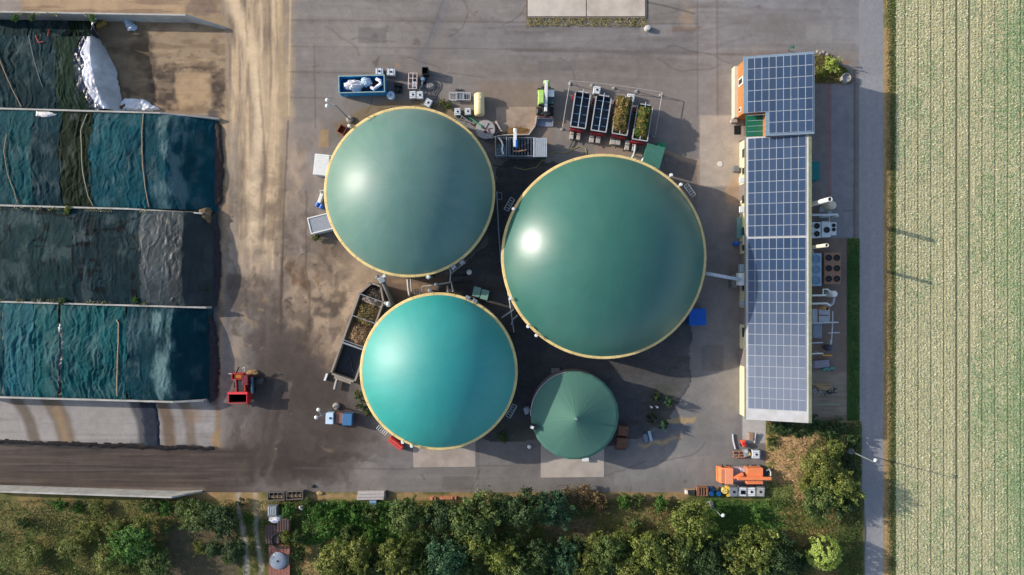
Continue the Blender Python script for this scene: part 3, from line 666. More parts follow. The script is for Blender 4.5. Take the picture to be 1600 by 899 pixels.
# ================================================================== SILO BAYS
def wall(label, pts, th=.24):
    """pts: (px, py, top z)"""
    t = [P(a, b, z) for a, b, z in pts]; m = MB()
    for p0, p1 in zip(t[:-1], t[1:]):
        d = Vector((p1.x - p0.x, p1.y - p0.y, 0)).normalized(); nn = Vector((-d.y, d.x, 0)) * th / 2
        vs = []
        for p in (p0, p1):
            vs += [(p.x - nn.x * 1.5, p.y - nn.y * 1.5, -.1), (p.x + nn.x * 1.5, p.y + nn.y * 1.5, -.1), (p.x + nn.x, p.y + nn.y, p.z), (p.x - nn.x, p.y - nn.y, p.z)]
        m._add(vs, [(0, 1, 2, 3), (7, 6, 5, 4), (0, 4, 5, 1), (1, 5, 6, 2), (2, 6, 7, 3), (3, 7, 4, 0)])
    o = m.build('silo_wall', wallm); return tag(o, label, 'wall', 'concrete silo walls')
wallm = mat('silo_wall_concrete', C(176, 172, 164), .85, .14, 1.0, bump=.2, dirt=C(110, 106, 100), dirt_amt=.5)
HW = 2.7
W = {}
W['A'] = [(-60, 18, HW), (290, 24, HW), (352, 44, .4)]
W['B'] = [(-60, 168.5, HW), (250, 177, HW), (342, 186, .6)]
W['C'] = [(-60, 320, HW), (200, 327, HW), (316, 334, 1.8)]
W['D'] = [(-60, 470.5, HW), (270, 480, HW), (322, 481.5, 2.2)]
W['E'] = [(-60, 620, HW), (270, 629, HW), (318, 627, 1.6)]
W['F'] = [(-60, 767, HW), (268, 778, HW), (316, 769, .2)]
wall('concrete silo wall along the top of the uppermost bay, sloping down to the yard', W['A'])
wall('concrete silo wall below the half open bay with the white plastic', W['B'])
wall('concrete silo wall between the blue-green heap and the black heap', W['C'])
wall('concrete silo wall between the black heap and the wide teal heap', W['D'])
wall('concrete silo wall below the teal heap, beside the bare concrete bay', W['E'])
wall('lowest silo wall, its grey inner face showing above the rough grass', W['F'])

def wy(key, X):
    """world y of a wall's centre line at world x"""
    (x0, y0, z), (x1, y1, _) = W[key][0], W[key][1]
    p0 = P(x0, y0, HW); p1 = P(x1, y1, HW); return p0.y + (p1.y - p0.y) * (X - p0.x) / (p1.x - p0.x)
def heap_z(X, v, crest, toe, zt, seed):
    h = 2.35 + (zt - 2.35) * np.sin(np.pi * np.clip(v, 0, 1)) ** .8
    h = h + .35 * (fbm(X / 5, v * 3, seed, 3) - .5) * np.sin(np.pi * v)
    t = np.clip((X - crest) / (toe - crest), 0, 1)
    return h * (1 - t ** 1.15 * (1 - .02)) + .0
def wrinkles(X, Y, seed, amp, sx=.36, sy=3.0):
    wx = X + .9 * (fbm(X / 3, Y / 3, seed + 3, 3) - .5) * 2; wy_ = Y + .9 * (fbm(X / 3, Y / 3, seed + 4, 3) - .5) * 2
    a = fbm(wx / sx, wy_ / sy, seed, 4) - .5; b_ = np.abs(fbm(wx / (sx * 2.4), wy_ / (sy * 1.6), seed + 9, 4) - .5)
    c = fbm((wx + wy_) / 1.4, (wx - wy_) / .7, seed + 11, 3) - .5
    loc = .3 + 1.5 * ss(.3, .7, fbm(X / 3.6, Y / 3.6, seed + 15, 3))
    r1 = (1 - np.abs(2 * fbm(wx / 1.6, wy_ / 4.5, seed + 17, 3) - 1)) ** 8; r2 = (1 - np.abs(2 * fbm((wx + wy_ * .8) / 3.0, (wx - wy_) / 1.6, seed + 19, 3) - 1)) ** 9
    amp = amp * .78
    return amp * loc * (a * 1.5 - b_ * 2.0 + c * .9) + amp * .8 * (r1 - .6 * r2)
def pxX(px, z=3.2): return (px - 800) / 10 * (H - z) / H
def sheet(root, name, ka, kb, l, r, crest, toe, zt, seed, col, m, amp=.10, v0=.012, v1=.988, lift=0.0, colf=None, sx=.36, sy=3.0, res=.105, wig=.5, tone=.46):
    """tarp between walls ka and kb; l, r, crest, toe: world x or function of v"""
    F = lambda q, v: q(v) if callable(q) else np.full_like(v, q)
    nv = int(15 * (v1 - v0) / res); v = np.linspace(v0, v1, nv)
    L = F(l, v) + (fbm(v * 9, v * 0 + seed, seed + 50, 3) - .5) * wig; Rr = F(r, v) + (fbm(v * 9, v * 0 + seed, seed + 51, 3) - .5) * wig
    nu = max(int(np.max(Rr - L) / res), 3); u = np.linspace(0, 1, nu)
    X = L[:, None] + (Rr - L)[:, None] * u[None]; V = np.repeat(v[:, None], nu, 1)
    Y = wy(ka, X) * (1 - V) + wy(kb, X) * V
    Z = heap_z(X, V, F(crest, v)[:, None], F(toe, v)[:, None], zt, seed // 100 * 100)
    edge = np.minimum(1, np.minimum((X - X.min()) , 4) * .5 + .3)
    Z = np.maximum(Z + wrinkles(X, Y, seed, amp, sx, sy) + lift, .03)
    c = np.zeros(X.shape + (3,)); c[:] = np.array(col[:3]) * tone
    k = fbm(X / 2.5, Y / 2.5, seed + 20, 4); k2 = fbm(X / .45, Y / 2.2, seed + 21, 4); c *= (.35 + .8 * k + .55 * k2)[..., None]
    if tone < .9:
        du = ss(.5, .72, fbm(X / 1.8, Y / 2.6, seed + 23, 5)) * .16; c = c * (1 - du[..., None]) + np.array(C(120, 134, 132)[:3]) * du[..., None]
    if colf is not None: c = colf(c, X, Y, V)
    return grid_obj(name, X, Y, Z, c, m, parent=root)
tarpm = vmat('woven_tarp', .72, 5, .22, .5, .08, bdist=.06); foilm = vmat('plastic_foil', .34, 3, .08, .35, .5); filmm = vmat('silage_film', .46, 4, .1, .4, .25)
def heap(label, px, py):
    return thing('silage_heap', label, 'silage heap', G(px, py), 0, 'covered silage heaps')
def rel(root):
    for ch in root.children: ch.matrix_parent_inverse = Matrix.Translation(-root.location)
def dust(col, x0, x1, seed, a=.7):
    def f(c, X, Y, V):
        q = ss(x0, x0 + 1.0, X + (fbm(X, Y / 3, seed, 4) - .5) * 3) * (1 - ss(x1 - 1, x1, X + (fbm(X, Y / 3, seed + 1, 4) - .5) * 2)) * ss(.3, .6, fbm(X / 1.5, Y / 3, seed + 2, 4))
        return c * (1 - q[..., None] * a) + np.array(col[:3]) * q[..., None] * a
    return f
NAVY = C(30, 60, 76); TEAL = C(36, 92, 100); OLIVE = C(44, 56, 40); BLUET = C(24, 86, 106); DARK = C(22, 58, 78); SLATE = C(46, 62, 68); DUST = C(116, 140, 140)
# bay AB: opened heap
hA = heap('opened silage heap with dark green cover and bright foil pulled back at its face', 50, 100)
edA = lambda v: pxX(np.interp(v, [0, .15, .45, .75, 1], [137, 124, 111, 117, 136])); crA = lambda v: pxX(np.interp(v, [0, .15, .45, .75, 1], [140, 141, 142, 150, 160])); toA = lambda v: pxX(np.interp(v, [0, .12, .35, .55, .8, 1], [143, 150, 168, 184, 191, 199]), .2)
md = lambda v: crA(v) + .0
sheet(hA, 'cover_sheet', 'A', 'B', pxX(-60), pxX(26), crA, toA, 3.3, 101, C(30, 66, 72), tarpm, .12)
sheet(hA, 'cover_sheet', 'A', 'B', pxX(25), pxX(87), crA, toA, 3.3, 103, C(30, 64, 70), tarpm, .12, lift=.03)
sheet(hA, 'cover_sheet', 'A', 'B', pxX(85), lambda v: edA(v) + .5, crA, toA, 3.3, 105, C(30, 58, 42), tarpm, .12, lift=.06)
sheet(hA, 'foil', 'A', 'B', lambda v: edA(v) + .35, lambda v: edA(v) + 1.9, crA, toA, 3.3, 107, C(60, 66, 84), foilm, .22, lift=.10, v0=.05, sx=.45, sy=.6)['label'] = 'crumpled black and silver foil edge'
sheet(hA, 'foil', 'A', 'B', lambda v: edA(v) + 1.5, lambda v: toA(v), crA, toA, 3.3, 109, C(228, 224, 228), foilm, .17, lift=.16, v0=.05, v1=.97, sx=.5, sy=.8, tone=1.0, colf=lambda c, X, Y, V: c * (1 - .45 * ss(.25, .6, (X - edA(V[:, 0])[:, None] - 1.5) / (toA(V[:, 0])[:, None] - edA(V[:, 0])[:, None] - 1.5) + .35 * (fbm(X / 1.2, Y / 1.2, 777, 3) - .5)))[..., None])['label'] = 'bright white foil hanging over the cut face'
rel(hA)
# bay BC
hB = heap('silage heap under patched blue-green and olive covers', 170, 250)
crB = pxX(258, 3.4); toB = pxX(341, 0)
for i, (a, b_, c_, am) in enumerate(((-60, 14, TEAL, .10), (13, 50, C(28, 98, 104), .10), (49, 93, C(24, 66, 76), .08), (92, 143, C(38, 54, 34), .11), (141, 226, C(24, 96, 108), .12))):
    sheet(hB, 'cover_sheet', 'B', 'C', pxX(a), pxX(b_), crB, toB, 3.5, 201 + 2 * i, c_, tarpm, am * 1.25, lift=.025 * (i % 3))
sheet(hB, 'cover_sheet', 'B', 'C', pxX(225), pxX(342, 0), crB, toB, 3.5, 215, C(22, 90, 104), tarpm, .10, lift=.03, colf=dust(DUST, pxX(244), pxX(290), 216, .45))
rel(hB)
# bay CD
hC = heap('silage heap under slate black film with a shiny grey foil strip', 170, 400)
crC = pxX(284, 3.3); toC = pxX(338, 0)
def slits(c, X, Y, V):
    a = ss(.66, .74, vn(X / .55, Y / 2.4, 333)) * ss(.5, .62, fbm(X / 3, Y / 3, 334, 3)); b_ = ss(.70, .78, vn(X / 1.6, Y / .42, 335)) * ss(.5, .62, fbm(X / 3, Y / 3, 336, 3))
    return c * (1 - .7 * np.maximum(a, b_)[..., None])
sheet(hC, 'cover_sheet', 'C', 'D', pxX(-60), pxX(113), crC, toC, 3.3, 301, C(32, 66, 70), tarpm, .06, colf=slits)
sheet(hC, 'cover_sheet', 'C', 'D', pxX(112), pxX(220), crC, toC, 3.3, 303, C(30, 60, 68), tarpm, .065, lift=.02, colf=slits)
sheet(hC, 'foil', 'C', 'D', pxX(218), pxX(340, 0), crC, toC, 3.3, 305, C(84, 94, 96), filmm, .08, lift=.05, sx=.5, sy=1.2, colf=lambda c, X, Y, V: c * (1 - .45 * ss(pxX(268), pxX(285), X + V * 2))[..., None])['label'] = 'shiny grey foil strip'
rel(hC)
# bay DE
hD = heap('widest silage heap under teal mesh covers with dust on its crest', 170, 550)
crD = pxX(266, 3.5); toD = pxX(331, 0)
for i, (a, b_, c_, am) in enumerate(((-60, 5, TEAL, .1), (4, 52, C(56, 124, 134), .13), (50, 91, C(40, 112, 114), .14), (95, 198, C(28, 104, 108), .14))):
    cu = lambda v, q=b_: pxX(q) + .9 * np.sin(np.pi * v) - .5
    cl = lambda v, q=a: pxX(q) + .9 * np.sin(np.pi * v) - .5
    sheet(hD, 'cover_sheet', 'D', 'E', cl, cu, crD, toD, 3.6, 401 + 2 * i, c_, tarpm, am * 1.2, lift=.025 * (i % 2) + .02)
sheet(hD, 'cover_sheet', 'D', 'E', pxX(197), pxX(333, 0), crD, toD, 3.6, 415, C(20, 76, 88), tarpm, .09, lift=.05, colf=dust(C(104, 130, 130), pxX(236), pxX(272), 416, .8))
sheet(hD, 'foil', 'D', 'E', lambda v: pxX(87) + .9 * np.sin(np.pi * v) - .5, lambda v: pxX(97) + .9 * np.sin(np.pi * v) - .5, crD, toD, 3.6, 421, C(60, 62, 78), foilm, .15, lift=-.02, v0=.2, v1=.82, sx=.4, sy=.5)['label'] = 'black film showing in the gap between covers'
rel(hD)
# ballast hoses lying over the covers
def on_heap(px, py, ka, kb, crest, toe, zt, seed):
    X = pxX(px, 3.0); Yw = P(px, py, 3.0).y; a = wy(ka, X); b_ = wy(kb, X); v = np.array([np.clip((Yw - a) / (b_ - a), 0, 1)])
    cr = crest(v)[0] if callable(crest) else crest; to = toe(v)[0] if callable(toe) else toe
    return Vector((X, Yw, float(heap_z(np.array([X]), v, cr, to, zt, seed)[0]) + .14))
hosem = mat('tan_hose', C(168, 140, 108), .8, .2, 4)
def hose(label, pts, ka, kb, cr, to, zt, seed, r=.065, m=None, name='ballast_hose'):
    q = []
    for (x0, y0), (x1, y1) in zip(pts[:-1], pts[1:]):
        for k in range(12): q.append(on_heap(x0 + (x1 - x0) * k / 12, y0 + (y1 - y0) * k / 12, ka, kb, cr, to, zt, seed))
    q.append(on_heap(*pts[-1], ka, kb, cr, to, zt, seed))
    tag(MB().tube(q, r, 6).build(name, m or hosem, smooth=True), label, 'hose', 'hoses weighing down the covers')
hose('tan hose slanting across the dark cover at the left of the opened heap', [(-8, 70), (8, 108), (20, 140), (31, 167)], 'A', 'B', crA, toA, 3.3, 100)
hose('thin pale hose slanting down the middle of the opened heap cover', [(43, 44), (52, 80), (60, 110), (68, 138)], 'A', 'B', crA, toA, 3.3, 100, .035, mat('pale_hose', C(140, 146, 146), .7))
hose('red rope looped on the dark cover near the top wall', [(57, 36), (55, 48), (58, 60), (62, 68), (70, 67)], 'A', 'B', crA, toA, 3.3, 100, .07, mat('red_rope', C(190, 80, 74), .8), 'rope')
hose('tan hose at the left side of the patched heap', [(14, 212), (11, 240), (15, 272), (23, 300), (25, 318)], 'B', 'C', crB, toB, 3.5, 200)
hose('pale hose across the olive cover of the patched heap', [(134, 178), (128, 205), (131, 232), (133, 270), (138, 308), (143, 322)], 'B', 'C', crB, toB, 3.5, 200, .06, mat('pale_tan_hose', C(170, 162, 140), .8))
hose('tan hose on the right part of the patched heap', [(222, 178), (224, 220), (227, 262), (229, 300), (231, 324)], 'B', 'C', crB, toB, 3.5, 200)
hose('thick tan hose standing out alone on the teal heap', [(183, 500), (187, 506), (189, 535), (187, 580), (182, 620)], 'D', 'E', crD, toD, 3.6, 400, .10)
# loose plastic beside the heaps
def crumple(name, label, cat, outline, z0, zh, col, seed, m=foilm, group=None, res=.12, sx=.35):
    q = [P(a, b, z0) for a, b in outline]; xs = [v.x for v in q]; ys = [v.y for v in q]
    X, Y = np.meshgrid(np.arange(min(xs), max(xs) + res, res), np.arange(min(ys), max(ys) + res, res))
    pt = Paint.__new__(Paint); pt.x = X; pt.y = Y; pt.wx = X + (fbm(X, Y, seed, 3) - .5) * 1.2; pt.wy = Y + (fbm(X, Y, seed + 1, 3) - .5) * 1.2
    mk = pt.poly([(v.x, v.y) for v in q], .35, .5)
    Z = z0 - .15 + (zh + .15) * mk ** .6 + (fbm(X / sx, Y / sx, seed + 2, 4) - .5) * .5 * mk * min(zh, 1)
    c = np.zeros(X.shape + (3,)); c[:] = col[:3]; c *= (.7 + .6 * fbm(X / .6, Y / .6, seed + 5, 4))[..., None]
    o = grid_obj(name, X, Y, Z, c, m)
    # keep only the faces inside the outline
    import bmesh
    bm = bmesh.new(); bm.from_mesh(o.data); f_ = mk.reshape(-1)
    bmesh.ops.delete(bm, geom=[v for v in bm.verts if f_[v.index] < .12], context='VERTS'); bm.to_mesh(o.data); bm.free()
    return tag(o, label, cat, group)
crumple('plastic_sheet', 'crumpled white plastic lying on the bay floor below the bright foil', 'plastic sheet', [(180, 166), (200, 156), (222, 157), (236, 164), (250, 172), (232, 175), (182, 174)], .05, .7, C(222, 222, 226), 501)
crumple('plastic_sheet', 'folded pale blue plastic scrap under the top silo wall', 'plastic sheet', [(193, 29), (200, 28), (215, 45), (212, 50), (203, 49)], .05, .6, C(172, 184, 200), 511)
crumple('plastic_sheet', 'white plastic patch at the top left of the patched heap', 'plastic sheet', [(57, 174), (75, 176), (88, 181), (70, 184), (58, 182)], 2.6, .35, C(222, 214, 206), 521)
crumple('silage_remains', 'small pile of loose brown silage beside the foil on the bay floor', 'silage', [(150, 36), (168, 30), (166, 40), (152, 46)], .04, .6, C(150, 122, 70), 531, tarpm)
crumple('silage_remains', 'brown crumbs of silage beside the white plastic on the bay floor', 'silage', [(182, 168), (198, 165), (200, 173), (184, 174)], .2, .7, C(112, 82, 46), 541, tarpm)
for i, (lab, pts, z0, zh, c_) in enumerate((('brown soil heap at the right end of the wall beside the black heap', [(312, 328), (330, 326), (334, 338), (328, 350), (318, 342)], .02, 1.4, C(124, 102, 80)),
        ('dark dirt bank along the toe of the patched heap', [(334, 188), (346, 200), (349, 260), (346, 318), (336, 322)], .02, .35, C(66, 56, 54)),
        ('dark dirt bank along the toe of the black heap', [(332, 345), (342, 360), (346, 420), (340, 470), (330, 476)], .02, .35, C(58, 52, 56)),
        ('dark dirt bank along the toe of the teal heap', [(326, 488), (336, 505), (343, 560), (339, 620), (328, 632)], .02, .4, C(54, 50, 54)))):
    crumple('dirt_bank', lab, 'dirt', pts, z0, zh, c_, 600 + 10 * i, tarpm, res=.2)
crumple('dark_ridge', 'low dark ridge along the middle of the bottom bays', 'silage', [(-60, 686), (60, 690), (160, 694), (250, 697), (334, 700), (334, 704), (240, 702), (120, 697), (-60, 690)], .02, .14, C(36, 33, 34), 650, tarpm, res=.2)  # near-black low ridge along the upper edge of the dark lane
crumple('tarp_piece', 'dark blue tarp strip lying across the bare concrete bay', 'tarp', [(217, 630), (242, 630), (248, 664), (250, 698), (226, 698), (224, 664)], .03, .12, C(44, 50, 60), 660, tarpm, res=.15)
# ================================================================== LONG HALL WITH SOLAR ROOF
def hx(px, z): return P(px, 450, z).x
def hy(py, z): return P(800, py, z).y
ZW, ZE = 3.6, 6.4
xw = hx(1165.5, ZW); xe = hx(1264.5, ZE); yn = hy(212, 5.0); ys = hy(659, 5.0)
def rz(x): return ZW + (ZE - ZW) * (x - xw) / (xe - xw)
creamw = mat('cream_wall', C(222, 208, 168), .8, .06, 1.5, dirt=C(168, 150, 116), dirt_amt=.4)
roofm = mat('light_roof_sheet', C(178, 178, 180), .5, .08, 1.0, dirt=C(150, 140, 126), dirt_amt=.5)
gutm = mat('green_gutter', C(122, 128, 104), .7, .15, 2, dirt=C(92, 96, 70), dirt_amt=.6)
hall = thing('engine_hall', 'long hall with cream wall and solar covered lean-to roof beside the road', 'building', ((xw + xe) / 2, (yn + ys) / 2, 0))
hc = hall.location
def L(v): return (v[0] - hc.x, v[1] - hc.y, v[2] if len(v) > 2 else 0)
x0, x1 = xw + .25 - hc.x, xe - .55 - hc.x; y0, y1 = ys + .15 - hc.y, yn - .1 - hc.y
MB().prism([(x0, y0), (x1, y0), (x1, y1), (x0, y1)], 0, lambda x, y: rz(x + hc.x) - .2).build('wall', creamw, hall)
MB().prism([(xw - hc.x, ys - hc.y), (xe - hc.x, ys - hc.y), (xe - hc.x, yn - hc.y), (xw - hc.x, yn - hc.y)], lambda x, y: rz(x + hc.x) - .19, lambda x, y: rz(x + hc.x)).build('roof', roofm, hall)
MB().box(xe - hc.x + .12, (ys + yn) / 2 - hc.y, ZE - .05, .5, yn - ys, .22).build('gutter', gutm, hall, bev=.04)
MB().box(xw - hc.x - .1, (ys + yn) / 2 - hc.y, ZW - .12, .16, yn - ys, .16).build('gutter', gutm, hall)
winm = [mat('window_frame', C(190, 186, 176), .5), glass]
def yl(py, z=2.0): return hy(py, z) - hc.y
for py, wd in ((240, 1.5), (268, 1.2), (312, 1.4), (362, 1.4), (388, 1.0), (448, 1.6), (520, 1.6)):
    w_ = MB().box(x0 - .04, yl(py), 1.9, .08, wd, 1.1).build('window', winm[0], hall)
    MB().box(x0 - .09, yl(py), 1.9, .04, wd - .2, .9).build('pane', glass, w_)
for py, wd in ((300, 2.4), (410, 2.6), (495, 2.6), (560, 2.6)):
    d_ = MB().box(x0 - .05, yl(py), 1.45, .1, wd, 2.9).build('door', mat('door_grey', C(128, 116, 112), .6, .1, 3), hall)
    MB().box(x0 - .12, yl(py) - wd * .35, 1.2, .06, .06, .3).build('handle', dsteel, d_)
for py in (282, 328): 
    MB().box(x0 - .55, yl(py, 3.2), 3.1, 1.1, .95, .16, top=.9).build('door_canopy', whitep, hall, bev=.03)
for py, s_ in ((420, (1.3, 1.2, .9)), (475, (1.0, .8, .8))):
    MB().box(x0 - .5, yl(py, 2.8), 2.6, s_[0] * .7, s_[1], s_[2]).build('vent_box', mat('vent_grey', C(150, 160, 170), .5), hall, bev=.04)
MB().box(x0 - .6, yl(437, 2.8), 2.5, 1.2, 1.9, 1.2).build('vent_box', whitep, hall, bev=.04)
MB().box(x0 - .5, yl(356, 2), 1.2, .7, 3.2, .12).build('shelf', mat('teal_metal', C(90, 140, 140), .5), hall)
# solar arrays (things lying on the roofs): every module is a part
pvm = [mat('module_frame', C(196, 200, 206), .4, .03, 2), mat('solar_cell', C(40, 62, 90), .28, .10, 2.5, spec=.9, rnd=.14, stretch=(1, 9, 1)), mat('solar_rail', C(150, 152, 154), .5)]
def paled(m, dust):  # dust: pale tint that stands in for sky glare on the cells
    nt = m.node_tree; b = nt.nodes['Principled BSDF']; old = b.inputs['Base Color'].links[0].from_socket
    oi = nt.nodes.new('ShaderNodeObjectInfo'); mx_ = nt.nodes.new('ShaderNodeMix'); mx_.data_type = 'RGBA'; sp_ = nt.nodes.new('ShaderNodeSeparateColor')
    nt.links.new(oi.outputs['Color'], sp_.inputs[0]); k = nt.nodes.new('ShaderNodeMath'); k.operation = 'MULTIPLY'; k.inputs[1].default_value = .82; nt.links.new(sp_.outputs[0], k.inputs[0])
    nt.links.new(k.outputs[0], mx_.inputs[0]); nt.links.new(old, mx_.inputs[6]); mx_.inputs[7].default_value = dust; nt.links.new(mx_.outputs[2], b.inputs['Base Color'])  # dust here is the sky glare tint mixed into the cell colour
paled(pvm[1], C(134, 140, 152))     # sky glare painted as grey into the cell colour, set module by module
def module(w_, h_):
    me = MB(); t = .04; f = .024
    me.m(0).box(0, 0, t / 2, w_, h_, t)
    me.m(1); me._add([(-w_ / 2 + f, -h_ / 2 + f, t + .003), (w_ / 2 - f, -h_ / 2 + f, t + .003), (w_ / 2 - f, h_ / 2 - f, t + .003), (-w_ / 2 + f, h_ / 2 - f, t + .003)], [(0, 1, 2, 3)])
    o = me.build('solar_panel', pvm); COL.objects.unlink(o); return o
def array(label, base, tilt, nx, rows, pw, ph, gapx, gapy, skip=None, limit=100):
    a = thing('solar_array', label, 'solar array', base); 
    proto = module(pw - gapx, ph - gapy); k = 0; rest = []
    ct, st_ = math.cos(tilt), math.sin(tilt)
    for j in range(rows):
        for i in range(nx):
            if skip and skip(i, j): continue
            u = (i + .5) * pw; v = -(j + .5) * ph
            if k >= limit: rest.append((u, v)); continue
            o = proto if k == 0 else proto.copy()
            COL.objects.link(o); o.parent = a; o.location = (u * ct, v, u * st_ + .09); o.rotation_euler = (0, -tilt, 0); k += 1
            q_ = max(0, (j - 2) / 13) if rows == 16 else .08; q_ = min(1, q_ ** 1.3 * 1.0 + .2 * random.random() * (q_ + .2)); o.color = (q_, q_, q_, 1)  # lower array pales row by row: a glare gradient held in the colour
    if rest:
        me = MB(); f = .024; w_, h_ = pw - gapx, ph - gapy
        for u, v in rest:
            me.m(0).box(u, v, .02, w_, h_, .04)
            me.m(1); me._add([(u - w_ / 2 + f, v - h_ / 2 + f, .043), (u + w_ / 2 - f, v - h_ / 2 + f, .043), (u + w_ / 2 - f, v + h_ / 2 - f, .043), (u - w_ / 2 + f, v + h_ / 2 - f, .043)], [(0, 1, 2, 3)])
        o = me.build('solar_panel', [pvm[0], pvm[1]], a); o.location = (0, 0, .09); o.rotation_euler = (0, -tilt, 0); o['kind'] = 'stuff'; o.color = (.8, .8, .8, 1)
    m = MB()
    for j in range(rows):
        for q in (.25, .75): m.box(nx * pw / 2, -(j + q) * ph, .04, nx * pw - .1, .05, .05)
    o = m.build('mounting_rail', pvm[2], a); o.rotation_euler = (0, -tilt, 0)
    return a
tl = math.atan2(ZE - ZW, xe - xw)
xa = hx(1168.5, rz(xw + .4)); width = (hx(1258.5, ZE - .15) - xa) / math.cos(tl)
pw = width / 8
ya = hy(214.5, 5); yb = hy(370, 5); yc = hy(372.5, 5); yd = hy(641, 5)
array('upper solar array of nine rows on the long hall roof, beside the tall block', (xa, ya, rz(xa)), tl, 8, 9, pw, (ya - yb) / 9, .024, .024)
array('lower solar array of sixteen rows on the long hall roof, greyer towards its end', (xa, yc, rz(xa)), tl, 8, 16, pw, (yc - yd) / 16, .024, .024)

# ---- tall block at the north end
ZW2, ZE2 = 4.9, 7.2
bx0 = hx(1162, ZW2); bx1 = hx(1272.5, ZE2); by1 = hy(84.5, 6.2); by0 = hy(212, 6.2); bxn = hx(1197, 5.7); byn = hy(177, 5.2)
def rz2(x): return ZW2 + (ZE2 - ZW2) * (x - bx0) / (bx1 - bx0)
blk = thing('office_block', 'tall timber clad block with a notched solar roof at the hall end', 'building', ((bx0 + bx1) / 2, (by0 + by1) / 2, 0)); bc = blk.location
fp = [(bx0, byn), (bxn, byn), (bxn, by0), (bx1, by0), (bx1, by1), (bx0, by1)]
fl = [(a - bc.x, b_ - bc.y) for a, b_ in fp]
inn = .28
fw = [(fl[0][0] + inn, fl[0][1] + inn), (fl[1][0] + inn, fl[1][1] + inn), (fl[2][0] + inn, fl[2][1] + .12), (fl[3][0] - inn, fl[3][1] + .12), (fl[4][0] - inn, fl[4][1] - inn), (fl[5][0] + inn, fl[5][1] - inn)]
cladw = mat('timber_cladding', C(174, 116, 64), .75, .15, 2.0, stretch=(8, 8, 1), dirt=C(132, 84, 48), dirt_amt=.5)
MB().prism(fw, 0, lambda x, y: rz2(x + bc.x) - .25).build('wall', cladw, blk)
MB().prism(fl, lambda x, y: rz2(x + bc.x) - .24, lambda x, y: rz2(x + bc.x)).build('roof', mat('blue_grey_roof', C(112, 130, 148), .45, .08, 1.2), blk)
wx0 = fw[0][0]
for py, wd, hh, zz in ((128, 1.2, 1.9, 2.9), (171, .7, .8, 2.6)):
    w_ = MB().box(wx0 - .05, hy(py, 3) - bc.y, zz, .1, wd, hh).build('window', whitep, blk)
    MB().box(wx0 - .11, hy(py, 3) - bc.y, zz, .04, wd * .62, hh * .8).build('pane', glass, w_)
MB().box(wx0 - .25, (fw[0][1] + fw[5][1]) / 2, .7, .5, fw[5][1] - fw[0][1], 1.4).build('plinth', mat('plinth_render', C(198, 186, 168), .8, .08, 1), blk)
MB().box(wx0 - .3, fw[0][1] - .35, .35, .9, .5, .7).build('step', pale, blk)
tl2 = math.atan2(ZE2 - ZW2, bx1 - bx0); xa2 = hx(1167.5, ZW2 + .1); w2 = (hx(1269.5, ZE2 - .1) - xa2) / math.cos(tl2)
yt = by1 - .35; hb = (yt - (by0 + .35)) / 7
array('blue solar array with one corner missing on the tall block roof', (xa2, yt, rz2(xa2)), tl2, 9, 7, w2 / 9, hb, .024, .024, skip=lambda i, j: i < 3 and j >= 5)
# green canopy in the notch
cn = thing('entrance_canopy', 'dark green flat canopy tucked in the notch of the tall block', 'canopy', (hx(1181, 3.6), hy(197, 3.6), 0))
MB().box(-.2, 0, 3.6, 2.6, 3.3, .14).build('canopy_roof', mat('canopy_green', C(24, 104, 78), .5, .06, 1.5), cn, bev=.03)
for sx in (-1.35, .95): MB().cyl((sx, -1.5, 0), (sx, -1.5, 3.53), .07).build('post', galv, cn)
MB().box(1.35, 0, 3.3, .4, 3.0, .8).build('end_panel', wood, cn)
tag(MB().box(0, 0, .03, 1.0, 1.4, .06).box(0, 0, .07, .9, 1.3, .03).build('door_mat', black, loc=G(1152, 204)), 'black rectangular mat on the paving by the block corner', 'mat')
# conveyor-less pipe bridge from dome two to the hall
pb = thing('gas_pipe', 'pale elevated gas pipe running from the largest dome tank to the hall', 'pipe', G(1128, 433, 4))
a = P(1101, 427.5, 4.6) - pb.location; b_ = P(1156, 437.5, 3.4) - pb.location
MB().tube([a, a * .5 + b_ * .5, b_], .26, 10).build('pipe', mat('pipe_white', C(196, 198, 202), .45), pb, smooth=True)
MB().cyl((a * .5 + b_ * .5) - Vector((0, 0, 4.2)), (a * .5 + b_ * .5), .07).build('support', galv, pb)

# ================================================================== COURT BEHIND THE HALL
def stack(label, px, py, z, r_, m):
    """exhaust stack; px,py: where its top shows"""
    t = thing('exhaust_stack', label, 'chimney', G(px, py, z), 0, 'exhaust stacks behind the hall')
    MB().lathe([(r_, 0), (r_, z), (r_ - .06, z), (r_ - .06, z - .5)], 20, close=True).build('stack_pipe', m, t, smooth=False)
    MB().lathe([(r_ - .07, z - .12), (.02, z - .12)], 16).build('stack_opening', black, t)
    MB().box(0, 0, .12, r_ * 3, r_ * 3, .24).build('base', conc, t); return t
stack('white exhaust stack nearest the tall block', 1297, 312, 9.0, .34, whitep)
stack('cream exhaust stack between the fan units', 1292, 384, 9.0, .27, mat('stack_cream', C(226, 214, 190), .5))
stack('orange-tan exhaust stack beside the round silencer', 1293, 483, 4.4, .30, mat('stack_tan', C(206, 158, 120), .6))
fanb = mat('fan_black', C(20, 22, 26), .6)
